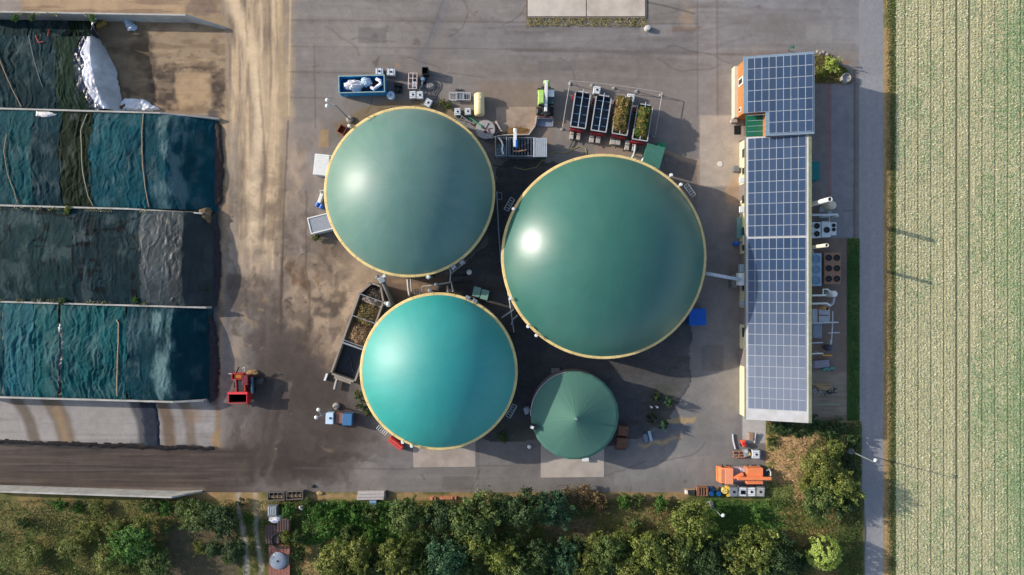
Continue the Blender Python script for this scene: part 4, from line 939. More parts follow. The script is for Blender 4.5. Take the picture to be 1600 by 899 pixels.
def cooler(label, px, py, sx, sy, z, fans, fr, m, cat='cooling unit', name='fan_cooler', rz_=0):
    t = thing(name, label, cat, G(px, py, z), rz_)
    MB().box(0, 0, z / 2 + .25, sx, sy, z - .5).build('housing', m, t, bev=.04)
    for sx_ in (-1, 1):
        for sy_ in (-1, 1): MB().box(sx_ * (sx / 2 - .08), sy_ * (sy / 2 - .08), .26, .1, .1, .52).build('leg', galv, t)
    for fx, fy in fans:
        o = MB().lathe([(fr, z - .02), (fr, z + .14), (fr - .06, z + .14), (fr - .06, z + .02)], 20, (fx, fy, 0)).lathe([(fr - .06, z + .02), (.01, z + .02)], 20, (fx, fy, 0)).build('fan', fanb, t)
        b = MB()
        for k in range(5):
            an = 2 * math.pi * k / 5; b.box(fx + math.cos(an) * fr * .45, fy + math.sin(an) * fr * .45, z + .06, fr * .7, fr * .28, .02, an, (R(18), 'X'))
        b.cyl((fx, fy, z + .03), (fx, fy, z + .11), fr * .2, n=10).build('fan_blades', dsteel, o)
    return t
whitec = mat('cooler_white', C(212, 214, 214), .5, .05, 3)
cooler('white cooling unit with four black fans tucked under the hall eave', 1270, 360, 2.4, 2.4, 2.4, [(-.55, -.6), (-.55, .6), (.6, -.6), (.6, .6)], .43, whitec)
cooler('white cooling unit with a single large fan', 1291, 359, 1.35, 2.4, 2.3, [(.05, -.1)], .46, whitec)
cooler('slim white cooling unit with two small fans', 1302.5, 358, .9, 2.0, 2.0, [(0, .5), (0, -.15)], .28, whitec)
cooler('brown dry cooler with six black fans', 1301, 420, 2.5, 4.8, 2.6, [(-.62, 1.6), (-.62, 0), (-.62, -1.6), (.62, 1.6), (.62, 0), (.62, -1.6)], .47, mat('cooler_brown', C(150, 112, 88), .6, .08, 3))
t = thing('radiator_unit', 'long blue-grey radiator unit with three faint fan rings', 'radiator', G(1275, 422, 2.8))
MB().box(0, 0, 1.5, 1.7, 5.0, 2.6).build('housing', mat('radiator_blue', C(150, 172, 190), .45, .08, 2), t, bev=.05)
for yy in (-1.6, 0, 1.6): MB().lathe([(.62, 2.8), (.62, 2.9), (.54, 2.9), (.54, 2.82), (.02, 2.82)], 20, (.05, yy, 0)).build('fan_ring', mat('ring_blue', C(122, 146, 166), .5), t)
MB().tube([(-.5, 2.3, 2.85), (-.5, 2.9, 2.7), (-.5, 2.9, .3)], .12).build('inlet_pipe', galv, t)
MB().box(0, 0, .1, 1.9, 5.2, .2).build('base', conc, t)
t = thing('round_silencer', 'round cream silencer pot with grey pipework beside the first stack', 'silencer', G(1302, 321, 3.4))
MB().lathe([(.55, .2), (.62, .5), (.62, 3.1), (.5, 3.35), (.02, 3.4)], 24).build('pot', mat('pot_cream', C(206, 196, 176), .5, .1, 3), t, smooth=True)
MB().tube([(-.1, -.7, 2.4), (-.1, -1.2, 2.3), (-.3, -1.5, 2.2), (-1.6, -1.6, 2.2)], .28, 10).build('pipe', mat('pipe_bluegrey', C(140, 156, 168), .5), t, smooth=True)
MB().box(-.9, -.5, .9, .8, .8, 1.8).build('valve_box', galv, t)
t = thing('white_silencer', 'small round white silencer with bent pipe above the tan stack', 'silencer', G(1305, 460, 3.2))
MB().lathe([(.42, .2), (.5, .5), (.5, 2.9), (.3, 3.2), (.02, 3.2)], 20).build('pot', whitep, t, smooth=True)
MB().tube([(-.4, .2, 2.8), (-1.0, .7, 2.9), (-1.7, .7, 2.9), (-1.7, -.3, 2.9)], .12, 8).build('pipe', whitep, t)
MB().tube([(.1, -.6, 2.6), (.0, -1.4, 2.4), (-.5, -1.9, 2.4)], .22, 8).build('pipe', galv, t)
def pipe(label, pts, r_, m, name='pipe', group=None, feet=True):
    q = [P(*p) for p in pts]; mb = MB().tube(q, r_, 8)
    if feet: mb.cyl((q[-1].x, q[-1].y, 0), q[-1], r_ * .6)
    return tag(mb.build(name, m, smooth=False), label, 'pipe', group)
lg = mat('pipe_light', C(190, 194, 198), .45, .08, 3)
pipe('light grey pipe leaving the hall just above the four fan unit', [(1262, 336.5, 3.6), (1290, 336.5, 3.6), (1308, 336, 3.4), (1309, 338.5, 3.2)], .17, lg)
pipe('thin vertical pipe between the grey pipe and the fan units', [(1296, 333, 3), (1296, 348, 2.6)], .06, lg)
pipe('pale pipe from the hall to the small white silencer', [(1262, 462.5, 3.4), (1280, 462.3, 3.4), (1291, 462, 3.3)], .14, whitep)
pipe('pale pipe just below the white silencer', [(1262, 475.5, 3.4), (1278, 475, 3.4), (1292, 474.8, 3.2), (1297, 478, 3.0)], .14, whitep)
pipe('light pipe end above the two grey bars of the court', [(1262, 506, 3.0), (1286, 505, 3.0), (1310, 504.5, 2.8)], .10, lg)
pipe('upright light pipe at the outer side of the grey duct block', [(1301, 487, 2.6), (1301, 504, 2.6), (1300, 521, 2.6), (1299, 538, 2.4)], .08, lg)
pipe('short light crossbar pipe in the middle of the court', [(1294, 521, 2.6), (1312, 520.5, 2.6)], .07, lg)
pipe('thin pale pipe over the olive patch of the court', [(1262, 537, 2.8), (1286, 536, 2.8)], .09, lg)
pipe('thin pipe with an orange end by the dark silencer', [(1262, 553.5, 2.8), (1286, 553, 2.8)], .10, whitep)
pipe('orange pipe stub by the dark silencer', [(1285, 555.5, 2.2), (1300, 556.5, 2.2)], .12, mat('pipe_orange', C(214, 150, 60), .5))
pipe('low greenish pipe at the bottom of the court', [(1262, 634, .6), (1290, 633, .6), (1312, 632, .6)], .09, mat('pipe_moss', C(140, 150, 122), .7))
pipe('thin tan pipe above the timber wedge in the court', [(1262, 600.5, 1.6), (1298, 601.5, 1.6)], .10, wood)
t = thing('duct_block', 'light grey duct block with two rusty straps', 'duct', G(1283, 494, 2.6))
MB().box(0, 0, 1.3, 2.7, 2.1, 2.6).build('casing', mat('duct_grey', C(176, 178, 184), .5, .08, 2), t, bev=.06)
MB().box(-.45, 0, 2.63, .14, 2.1, .06).box(.35, .05, 2.63, 1.6, .12, .06).build('strap', rust, t)
t = thing('duct_block', 'flat bluish duct below the strapped duct block', 'duct', G(1277, 517, 1.6))
MB().box(0, 0, .8, 1.5, 2.4, 1.5).box(0, 0, 1.6, 1.3, 2.2, .1).build('casing', mat('duct_bluish', C(140, 146, 160), .5, .1, 2), t, bev=.05)
t = thing('dark_silencer', 'dark capsule shaped silencer standing in the court', 'silencer', G(1299, 545, 2.2))
MB().lathe([(.2, .0), (.42, .2), (.48, .6), (.48, 1.9), (.3, 2.2), (.02, 2.24)], 18).build('pot', mat('slate_metal', C(78, 78, 96), .5), t, smooth=True)
MB().tube([(0, .5, 1.9), (0, 1.0, 1.9), (.05, 1.3, 1.9)], .1).build('pipe', lg, t)
t = thing('plate_stack', 'grey-purple metal plates lying in the court', 'plates', G(1283, 571, .6))
for k in range(3): MB().box(.1 * k, .08 * k, .1 + .16 * k, 2.7 - .2 * k, 1.1, .12, .04 * k).build('plate', mat('plate_grey', C(150, 142, 152), .6, .1, 3), t)
tag(MB().tube([(-.9, -.2, .3), (-.4, .15, .35), (0, -.1, .3), (.4, .2, .35), (.9, .1, .3)], .2, 8).build('hose_bundle', mat('teal_hose', C(86, 150, 140), .6), loc=G(1293, 577)), 'teal hose bundle below the metal plates', 'hose')
tag(MB().prism([(-1.4, .4), (1.5, .1), (.6, -.5), (-.2, -.4)], 0, .5).build('timber_wedge', wood, loc=G(1286, 606, .5), bev=.04), 'pale timber wedge lying in the lower court', 'timber')
for i, (px, py, lab) in enumerate(((1296, 612, 'heap of small scrap metal by the timber wedge'), (1272, 610, 'dark scrap tangle against the hall wall in the lower court'))):
    m = MB()
    for k in range(14): m.box(random.uniform(-.9, .9), random.uniform(-.5, .5), random.uniform(.1, .5), random.uniform(.2, .7), .12, .12, random.uniform(0, 3), (random.uniform(-.6, .6), 'X'))
    tag(m.build('scrap_heap', [dsteel, galv][i % 2], loc=G(px, py)), lab, 'scrap')
t = thing('transformer_hut', 'teal green transformer box against the hall wall', 'cabinet', G(1272, 267.5, 2.4))
MB().box(0, 0, 1.2, 1.7, 2.9, 2.4).build('cabinet_body', mat('teal_cabinet', C(0, 112, 112), .5, .06, 2), t, bev=.04)
MB().box(.87, 0, 1.15, .05, 1.3, 2.0).build('door', mat('teal_door', C(0, 96, 98), .5), t)
# two blue pipes and boxes on the west front
t = thing('blue_valve', 'small bright blue valve housing beside the hall door', 'valve', G(1152, 381, 1.4))
MB().lathe([(.3, 0), (.35, .4), (.45, .8), (.35, 1.3), (.02, 1.4)], 14).build('valve_body', blue, t, smooth=True)
MB().cyl((0, 0, 1.2), (1.2, .3, 1.2), .12).build('pipe', blue, t)
tag(MB().box(0, 0, .9, .8, 2.0, 1.8).box(0, 0, 1.83, .9, 2.1, .06).box(-.42, 0, .9, .04, .9, 1.4).build('control_cabinet', mat('cabinet_brown', C(116, 106, 100), .6), loc=G(1148, 440, 1.8), bev=.03), 'brown-grey control cabinet near the pipe bridge', 'cabinet')
tag(MB().box(0, 0, .5, .7, .8, 1).box(0, 0, 1.03, .8, .9, .06).box(-.36, 0, .6, .04, .4, .5).build('meter_box', mat('meter_grey', C(110, 112, 112), .6), loc=G(1151, 264, 1), bev=.03), 'small grey meter box on the pale paving', 'cabinet')
tag(MB().lathe([(.42, 0), (.42, .05), (.34, .07), (.02, .07)], 24).box(0, 0, .075, .3, .06, .03).build('manhole_cover', mat('manhole_white', C(216, 208, 196), .8), loc=G(1125, 257)), 'round white manhole cover in the pale paving', 'manhole cover')
tag(MB().lathe([(.45, 0), (.5, .06), (.62, .06), (.66, 0)], 24).lathe([(.44, .03), (.02, .03)], 24).build('manhole_cover', mat('manhole_grey', C(120, 112, 104), .8), loc=G(1043, 250)), 'faint ring shaped manhole cover by the green hut', 'manhole cover')
tag(MB().box(0, 0, 1.6, .8, .3, .5, .7).cyl((0, 0, 0), (0, 0, 1.6), .06).box(.3, -.1, 1.7, .15, .3, .4, .7).build('floodlight', mat('lamp_green', C(70, 110, 92), .5), loc=G(1237, 74, 1.6)), 'small green floodlight just above the tall block roof', 'lamp')
tag(MB().lathe([(.72, 0), (.74, .9), (.64, .94), (.62, .6), (.02, .6)], 24).build('concrete_ring', mat('ring_grey', C(160, 156, 154), .8, .1, 2), loc=G(1323, 122, .9)), 'grey concrete shaft ring at the tip of the planted corner', 'shaft ring')
for i, (px, py) in enumerate(((1277, 82), (1281, 84), (1286, 83), (1292, 86))):
    tag(MB().lathe([(.25, 0), (.3, .12), (.2, .28), (.02, .32)], 7).build('edging_stone', conc, loc=G(px, py), rz=i), 'small grey edging stone along the planted corner', 'stone', 'edging stones by the planted corner')
# ================================================================== YARD EQUIPMENT
def ibc_proto():
    t = thing('ibc_tank', '', 'tank', (0, 0, 0), 0, 'white liquid containers')
    MB().box(0, 0, .62, .94, 1.12, .92).build('tank', ibcw, t, bev=.07)
    m = MB()
    for zz in (.3, .7, 1.09):
        m.tube([(-.5, -.6, zz), (.5, -.6, zz), (.5, .6, zz), (-.5, .6, zz), (-.5, -.6, zz)], .025, 5)
    for k in range(5):
        for s_ in (-.5, .5): m.cyl((s_, -.6 + .3 * k, .15), (s_, -.6 + .3 * k, 1.09), .02, n=5)
        m.cyl((-.5 + .25 * k, -.6, .15), (-.5 + .25 * k, -.6, 1.09), .02, n=5).cyl((-.5 + .25 * k, .6, .15), (-.5 + .25 * k, .6, 1.09), .02, n=5)
    for yy in (-.3, .3): m.tube([(-.5, yy, 1.1), (.5, yy, 1.1)], .03, 5)
    m.build('cage', galv, t)
    m = MB()
    for k in (-.42, 0, .42): m.box(0, k, .05, 1.0, .12, .1)
    m.box(0, 0, .125, 1.0, 1.2, .05).build('pallet', black, t)
    MB().lathe([(.17, 1.08), (.17, 1.14), (.02, 1.14)], 14).build('cap', black, t)
    return t
IBC = ibc_proto(); first = [True]
def ibc(px, py, rz_, label, s_=1.0):
    global IBC
    loc = G(px, py, 1.1)
    if first[0]:
        first[0] = False; IBC.location = loc; IBC.rotation_euler = (0, 0, R(rz_)); IBC['label'] = label; IBC.scale = (s_, s_, 1); return IBC
    return dup(IBC, loc, R(rz_), label, scale=(s_, s_, 1))
ibc(592.5, 112, 90, 'white liquid container partly behind the blue skip', 1.02)
ibc(611, 113, 88, 'white liquid container off the top right corner of the blue skip', 1.08)
ibc(669, 161, -28, 'white liquid container standing askew near the grey-green dome rim', 1.02)
ibc(645, 148.5, 3, 'left one of two white liquid containers below the pallet cages', .98)
ibc(656, 149, 3, 'right one of two white liquid containers below the pallet cages', .98)
ibc(715, 175, 2, 'white liquid container left of the green hose by the cream tank', .95)
ibc(731, 174.5, 4, 'white liquid container right at the foot of the cream tank', .92)
for i, (px, lab) in enumerate(((1147, 'grey topped container, leftmost of the four below the orange truck'), (1161, 'white container with a wide dark opening below the orange truck'), (1174.5, 'bright white container below the middle of the orange truck'), (1188.5, 'dull white container, rightmost of the four below the orange truck'))):
    o = ibc(px, 769.5, (4, -3, 2, -4)[i], lab, 1.2)
for o, c_ in zip([q for q in COL.objects if q.type == 'EMPTY' and 'below' in q.get('label', '') and 'orange truck' in q.get('label', '') and q.get('category') == 'tank'], (C(126, 132, 142), None, C(232, 232, 230), C(176, 176, 170))):
    for ch in o.children:
        if ch.name.startswith('tank') and c_: ch.material_slots[0].link = 'OBJECT'; ch.material_slots[0].material = mat('container_tone_%d' % int(c_[0] * 999), c_, .5, .06, 3)
    if c_ is None: MB().box(0, -.05, 1.12, .62, .5, .04).build('opening', black, o)
ibc(933, 141, -8, 'white liquid container behind the gap between the two empty trailers', 1.02)
ibc(986, 153, -8, 'white liquid container behind the two loaded trailers', 1.05)
ibc(1182, 711, 0, 'white square container near the dry bank above the orange truck', 1.1)
# ---- skip with waste
sk = thing('skip_container', 'blue open skip full of white plastic waste', 'skip', G(565, 132, 2.2), R(1.5))
bm_ = mat('skip_blue', C(10, 142, 208), .5, .1, 1.5, dirt=C(80, 90, 96), dirt_amt=.3)
MB().open_box(0, 0, .2, 7.0, 2.6, 2.0, .08).build('body', bm_, sk)
m = MB()
for k in range(8): m.box(-3.2 + .91 * k, -1.34, 1.1, .1, .1, 1.7); m.box(-3.2 + .91 * k, 1.34, 1.1, .1, .1, 1.7)
m.build('rib', bm_, sk)
m = MB()
for s_ in (-1, 1): m.box(0, s_ * 1.27, 2.235, 7.12, .13, .07); m.box(s_ * 3.47, 0, 2.237, .13, 2.4, .07)
m.build('rim', mat('skip_rim', C(150, 170, 160), .6, .2, 3), sk)
for s_ in (-1, 1): MB().box(0, s_ * .8, .1, 6.8, .2, .2).build('skid', dsteel, sk)
def lump(name, label, cat, px, py, zt, rx, ry, h, m, seed, rz_=0, n=44, rough=.42, fq=2.6):
    """irregular heap standing at height zt - h"""
    vs = []; fs = []; rg = np.random.default_rng(seed)
    for j in range(n // 2 + 1):
        t_ = j / (n // 2)
        for i in range(n):
            a = 2 * math.pi * i / n
            k = 1 + rough * (float(fbm(np.array([math.cos(a) * fq + t_ * 4 + seed]), np.array([math.sin(a) * fq + seed * 1.7 + t_ * 4]), seed, 4)[0]) - .5) * 2
            r_ = math.sin(math.pi / 2 * (1 - t_)) ** .6; zz = h * (1 - (1 - t_) ** 1.8) * (.7 + .3 * k)
            vs.append((rx * r_ * k * math.cos(a), ry * r_ * k * math.sin(a), zz))
    for j in range(n // 2):
        for i in range(n): fs.append((j * n + i, j * n + (i + 1) % n, (j + 1) * n + (i + 1) % n, (j + 1) * n + i))
    mb = MB(); mb._add(vs, fs); o = mb.build(name, m, rz=rz_)
    p = P(px, py, zt); o.location = (p.x, p.y, max(zt - h, 0)); return tag(o, label, cat)
wrap = mat('white_wrap', C(226, 222, 226), .4, .12, 5, bump=.6)
lump('plastic_waste', 'crumpled heap of white plastic wrap at the left in the blue skip', 'plastic waste', 550, 131, 2.6, 1.4, .82, 1.5, wrap, 3)
lump('plastic_waste', 'pale blue plastic bundle in the middle of the blue skip', 'plastic waste', 570.5, 126, 2.5, .8, .65, 1.2, mat('blue_wrap', C(186, 206, 226), .4, .1, 4, bump=.5), 5)
lump('dark_waste', 'dark tangled scrap on the skip floor', 'scrap', 566, 132, 1.2, 2.6, .85, .9, mat('dark_scrap', C(56, 58, 64), .8, .4, 5, bump=.8), 6)
tag(MB().tube([P(588, 124, 1.8), P(594, 127, 2.0), P(595, 132, 1.9), P(589, 136, 1.7), P(584, 140, 1.8), P(580, 137, 1.6)], .28, 7).build('plastic_waste', wrap), 'curled white plastic hose at the right end of the blue skip', 'plastic waste')
t = thing('round_bin', 'round pale blue-grey lidded bin at the corner of the blue skip', 'bin', G(610.5, 149.5, 1.2))
MB().lathe([(.5, 0), (.58, 1.1), (.62, 1.12), (.62, 1.2), (.45, 1.26), (.02, 1.24)], 26).build('bin_body', mat('bin_blue', C(176, 194, 212), .45, .1, 4), t)
MB().lathe([(.18, 1.26), (.16, 1.32), (.02, 1.32)], 12).build('lid_knob', mat('bin_blue_dark', C(120, 146, 176), .45), t)
t = thing('oil_drums', 'cluster of three black drums on a dark pallet', 'drums', G(621, 136, 1))
MB().box(0, 0, .07, 1.3, 1.6, .14).build('pallet', dsteel, t)
for x_, y_ in ((-.3, .35), (.3, .3), (0, -.35)): MB().lathe([(.29, .14), (.3, .5), (.29, .98), (.25, 1.0), (.25, .96), (.02, .96)], 16, (x_, y_, 0)).build('drum', black, t)
t = thing('pallet_cage', 'upright steel cage with pinkish straps above the two white containers', 'cage', G(645, 127, 1.2), R(-2))
m = MB()
for x_ in (-.65, 0, .65):
    m.tube([(x_, -1.2, 0), (x_, -1.2, 1.2), (x_, 1.2, 1.2), (x_, 1.2, 0)], .05)
for y_ in (-1.2, -.4, .4, 1.2): m.tube([(-.65, y_, 1.2), (.65, y_, 1.2)], .05)
m.build('frame', mat('pink_white', C(214, 194, 190), .6), t)
MB().box(0, .4, .45, 1.1, 1.2, .8).build('crate', dsteel, t, bev=.03)
MB().box(.25, -.45, .6, .6, .8, 1.0).build('canister', ibcw, t, bev=.1)
t = thing('open_crate', 'tall black open crate casting a square shadow', 'crate', G(664, 111, 1.6))
MB().open_box(0, 0, 0, .95, 1.1, 1.6, .06).build('body', black, t)
MB().box(0, .57, .8, .9, .05, .12).box(0, -.57, .8, .9, .05, .12).build('band', dsteel, t)
t = thing('pump_unit', 'blue-grey pump unit with cable tangle beside the steel cage', 'pump', G(661, 124, .9), R(-20))
MB().box(0, 0, .25, .9, 1.0, .5).build('base', black, t, bev=.04)
MB().lathe([(.3, .5), (.36, .8), (.2, 1.0), (.02, 1.0)], 14).build('motor', mat('pump_blue', C(110, 146, 176), .4), t)
MB().tube([(0, -.3, .6), (.1, -.9, .6), (-.1, -1.5, .3), (.1, -1.9, .1)], .12).build('outlet_pipe', galv, t)
m = MB()
for k in range(3):
    rr_ = 1.6 - .45 * k; m.tube([(rr_ * .8 * math.cos(a) + .3 * math.sin(3 * a), rr_ * math.sin(a), .07 + .02 * k) for a in np.linspace(-1.9, 1.9, 22)], .05, 5)
tag(m.build('hose_coil', mat('hose_grey', C(120, 116, 112), .7), loc=G(675, 140)), 'loose grey hose coils lying on the yard', 'hose')
lump('tarp_bundle', 'crumpled grey sheet lying by the hose coils', 'tarp', 672, 134, .5, .7, .5, .5, mat('sheet_grey', C(150, 142, 140), .7, .15, 5, bump=.5), 9)
# ---- metal frames on the floor
t = thing('metal_rack', 'low grey steel rack of three barred sections beside the cream tank', 'rack', G(718.5, 151, .8), R(-1))
m = MB()
for y_ in (-.55, .55):
    for zz in (.1, .8): m.box(0, y_, zz, 3.3, .1, .1)
for k in range(4): m.box(-1.62 + 1.08 * k, 0, .8, .1, 1.0, .1); m.box(-1.62 + 1.08 * k, .55, .45, .08, .08, .6); m.box(-1.62 + 1.08 * k, -.55, .45, .08, .08, .6)
m.build('frame', mat('rack_grey', C(180, 180, 184), .5), t)
for k in range(9): MB().box(-1.4 + .35 * k, 0, .77, .09, 1.0, .05).build('bar', galv, t)
MB().box(.1, 0, .4, 1.0, 1.0, .5).build('crate', grey, t)
tag(MB().box(0, 0, .15, 1.1, .12, .12).box(-.4, .1, .15, .1, .25, .12).box(0, .1, .15, .1, .25, .12).box(.4, .1, .15, .1, .25, .12).build('metal_comb', dsteel, loc=G(717, 142)), 'small dark comb shaped bar above the steel rack', 'metal part')
# ---- cream tank
t = thing('cream_tank', 'cream cylindrical tank lying on a cradle', 'tank', G(748.5, 162, 1.8), R(1))
prof = [(.02, -1.82), (.4, -1.8), (.68, -1.68), (.8, -1.5), (.8, 1.5), (.68, 1.68), (.4, 1.8), (.02, 1.82)]
m = MB(); vs = []; fs = []; n = 28
for r_, yv in prof:
    for i in range(n): a = 2 * math.pi * i / n; vs.append((r_ * math.cos(a), yv, 1.0 + r_ * math.sin(a)))
for j in range(len(prof) - 1):
    for i in range(n): fs.append((j * n + i, (j + 1) * n + i, (j + 1) * n + (i + 1) % n, j * n + (i + 1) % n))
m._add(vs, fs); m.build('shell', cream, t, smooth=True)
for yv in (-1.1, 1.1): MB().box(0, yv, .28, 1.3, .25, .56).build('cradle', dsteel, t)
MB().lathe([(.22, 1.76), (.22, 1.92), (.02, 1.92)], 14, (.1, .85, 0)).build('hatch', cream, t)
# ---- round pit with deck
t = thing('round_pit', 'round grey concrete pit lid with cross bars beside the grey-green dome', 'pit', G(758.5, 203, 1.0))
MB().lathe([(1.5, 0), (1.5, .9), (1.46, 1.0), (.02, 1.0)], 40).build('lid', mat('pit_grey', C(166, 160, 156), .8, .1, 2, dirt=C(120, 110, 104), dirt_amt=.5), t)
m = MB()
for an in (.2, 1.1, 2.4): m.box(.5 * math.cos(an), .5 * math.sin(an), 1.04, 1.2, .06, .06, an)
m.build('bar', dsteel, t)
MB().box(-.05, -.35, 1.1, .35, .3, .2).build('valve', black, t); MB().box(.35, -.3, 1.1, .2, .7, .15, .3).build('valve', mat('pinkish', C(186, 130, 122), .6), t)
hg = mat('green_hose', C(30, 130, 96), .5)
tag(MB().tube([P(730, 182, .4), P(738, 187, .5), P(746, 193, .9), P(752, 197, 1.15), P(752, 201, 1.2)], .1).build('green_hose', hg), 'green hose running from the container onto the round pit lid', 'hose')
t = thing('steel_trestle', 'light steel trestle between the dome rim and the round pit', 'trestle', G(723, 188, 1.0), R(-35))
m = MB()
for y_ in (-.4, .4): m.tube([(-1.3, y_, 0), (-1.3, y_, 1.0), (1.3, y_, 1.0), (1.3, y_, 0)], .06)
for k in range(4): m.tube([(-1.2 + .8 * k, -.4, 1), (-1.2 + .8 * k, .4, 1)], .05)
m.build('frame', galv, t)
# ---- solids feeder
fd = thing('solids_feeder', 'grey steel solids feeder with barred hopper at the loading apron', 'feeder', G(806, 230, 2.8))
MB().open_box(.9, 0, .4, 4.2, 2.9, 2.4, .1).build('hopper', mat('hopper_grey', C(120, 130, 140), .5, .12, 2), fd)
m = MB()
for k in range(9): m.box(-.9 + .46 * k, 0, 2.7, .05, 2.7, .07)
m.build('bar_grid', mat('bar_steel', C(150, 156, 162), .5), fd)
lump_ = lump('silage_load', 'dark silage fill inside the barred hopper', 'silage', 815, 231, 2.2, 1.5, .95, 1.2, mat('dark_fill', C(52, 54, 60), .9, .4, 6, bump=.6), 21)
m = MB()
for (xx, yy) in ((-3.1, -1.4), (-3.1, 1.4), (-1.4, -1.4), (-1.4, 1.4)): m.cyl((xx, yy, 0), (xx, yy, 3.0), .07)
for zz in (2.0, 3.0): m.tube([(-3.1, -1.4, zz), (-1.4, -1.4, zz), (-1.4, 1.4, zz), (-3.1, 1.4, zz), (-3.1, -1.4, zz)], .06)
for k in range(5): m.tube([(-3.1, -1.4 + .3 * k, 2.0), (-1.4, -1.4 + .3 * k, 2.0)], .05)
m.build('platform', galv, fd)
MB().box(-2.2, -.3, 1.0, 1.3, 1.6, 1.9).build('drive_housing', mat('petrol_paint', C(56, 96, 106), .5), fd, bev=.06)
m = MB().box(-.1, 1.2, 3.1, .5, 2.6, .5).cyl((-.1, 2.2, 3.1), (-.1, 2.7, 3.1), .3)
m.build('auger', whitep, fd, bev=.05); MB().box(.12, .3, 3.4, .35, 1.2, .3).build('motor', blue, fd, bev=.05)
MB().tube([(-.4, -.7, 2.95), (.4, -.75, 3.0), (1.2, -.6, 2.95), (1.6, -.5, 2.9)], .1).build('hydraulic_pipe', mat('copper_pipe', C(190, 140, 104), .5), fd)
MB().tube([(-2.6, 1.3, 3.1), (-2.2, .8, 3.1), (-2.0, .2, 3.1), (-2.1, -.6, 3.1), (-1.9, -1.2, 3.1)], .13).build('feed_pipe', whitep, fd)
tag(MB().tube([(.62 * math.cos(a), .62 * math.sin(a), .9 + .06 * math.sin(2 * a)) for a in np.linspace(0, 2 * math.pi, 24)], .14, 8).cyl((.6, 0, 0), (.6, 0, .9), .06).cyl((-.6, 0, 0), (-.6, 0, .9), .06).build('hose_ring', rubber, loc=G(782, 213, .9)), 'thick black hose ring between the round pit and the feeder', 'hose')
t = thing('corrugated_shed', 'small shed with a ribbed silver roof at the feeder end', 'shed', G(844, 231, 2.9))
MB().box(0, 0, 1.35, 1.9, 2.6, 2.7).build('wall', mat('shed_green', C(70, 100, 98), .6, .1, 2), t)
m = MB()
m.box(0, 0, 2.76, 2.1, 2.9, .06)
for k in range(7): m.box(-.93 + .31 * k, 0, 2.86, .15, 2.88, .12)
m.build('roof', mat('silver_sheet', C(196, 200, 202), .4, .08, 2, metal=.2), t)
wl = mat('apron_wall', C(186, 176, 164), .85, .1, 2)
def low_wall(label, pts, h, th=.2):
    m = MB()
    for a, b_ in zip(pts[:-1], pts[1:]):
        p = P(*a); q = P(*b_); d = (q - p); m.box((p.x + q.x) / 2, (p.y + q.y) / 2, h / 2, d.length + th * .5, th, h, math.atan2(d.y, d.x))
    return tag(m.build('kerb_wall', wl), label, 'wall')
low_wall('low pale kerb wall at the right edge of the loading apron', [(838, 184), (836, 198), (826, 212)], .8)
low_wall('low pale kerb wall at the left lower edge of the loading apron', [(775, 192), (782, 205), (792, 216)], .8)
low_wall('thin pale rail wall between the apron and the feeder', [(766, 219), (776, 216), (790, 214), (812, 213.5), (827, 213)], 1.2, .14)
lump('silage_remains', 'brown spilled silage heap at the mouth of the feeder', 'silage', 808, 207, .5, 1.9, .8, .5, mat('brown_silage', C(118, 88, 50), .95, .35, 6, bump=.8), 23)
for i, (lab, pts, c_) in enumerate((('yellow hose winding over the dark ground below the silver roofed shed', [(803, 262), (820, 266), (838, 262), (852, 245), (868, 238), (885, 240), (896, 233), (906, 229), (915, 233), (917, 243)], C(176, 158, 96)),
        ('dark hose along the ground left of the largest dome', [(770, 258), (790, 262), (806, 256), (826, 262)], C(60, 62, 64)))):
    tag(MB().tube([P(a, b_, .06) for a, b_ in pts], .06, 5).build('ground_hose', mat('hose_%s' % ('yellow', 'dark')[i], c_, .6)), lab, 'hose')
# ---- telehandler
th = thing('telehandler', 'lime green and white telehandler with boom lowered to a bucket', 'telehandler', G(853, 158, 1.8), R(-1))
lime = mat('lime_paint', C(164, 206, 96), .4, .06, 2)
MB().box(0, .2, .85, 1.5, 4.4, .6).build('chassis', dsteel, th, bev=.06)
for sx in (-1, 1):
    for yy in (1.55, -1.35):
        w_ = MB().cyl((sx * .78, yy, .66), (sx * 1.28, yy, .66), .66, n=22).build('wheel', rubber, th, bev=.05)
        MB().cyl((sx * 1.2, yy, .66), (sx * 1.31, yy, .66), .34, n=16).build('rim', whitep, w_)
c_ = MB().box(-.78, .45, 1.55, .9, 2.3, 1.1).build('cab', lime, th, bev=.12)
MB().box(-.78, .35, 2.3, .84, 1.7, .14).build('cab_roof', mat('lime_roof', C(178, 214, 116), .4), c_, bev=.06)
MB().box(-.78, -.75, 1.95, .7, .2, .7).build('windscreen', glass, c_)
MB().box(-.72, .9, 2.15, .5, .5, .12).build('roof_window', glass, c_)
MB().box(.78, 1.15, 1.45, .95, 1.1, .9).build('engine_hood', whitep, th, bev=.1)
MB().box(.78, .05, 1.4, .95, 1.1, .8).build('engine_side', mat('dark_teal', C(32, 60, 62), .5), th, bev=.08)
MB().box(0, .65, 2.0, .48, 4.6, .5, 0, (R(10), 'X')).build('boom', whitep, th, bev=.06)
MB().box(0, 2.75, 1.9, .9, .5, .9).build('counterweight', lime, th, bev=.1)
MB().box(.4, 2.6, 1.4, .3, .5, .5).build('lamp', lime, th)
MB().box(0, -1.95, .9, .4, .7, .6).build('boom_head', dsteel, th)
MB().box(0, -2.3, .6, 2.2, .25, .8).build('carriage', mat('maroon', C(92, 62, 56), .6), th)
b_ = MB().box(0, -3.05, .12, 2.4, 1.1, .1).box(0, -2.5, .45, 2.4, .1, .8).box(-1.2, -3.0, .35, .08, 1.1, .6).box(1.2, -3.0, .35, .08, 1.1, .6).build('bucket', mat('bucket_grey', C(126, 134, 150), .5, .15, 3), th)
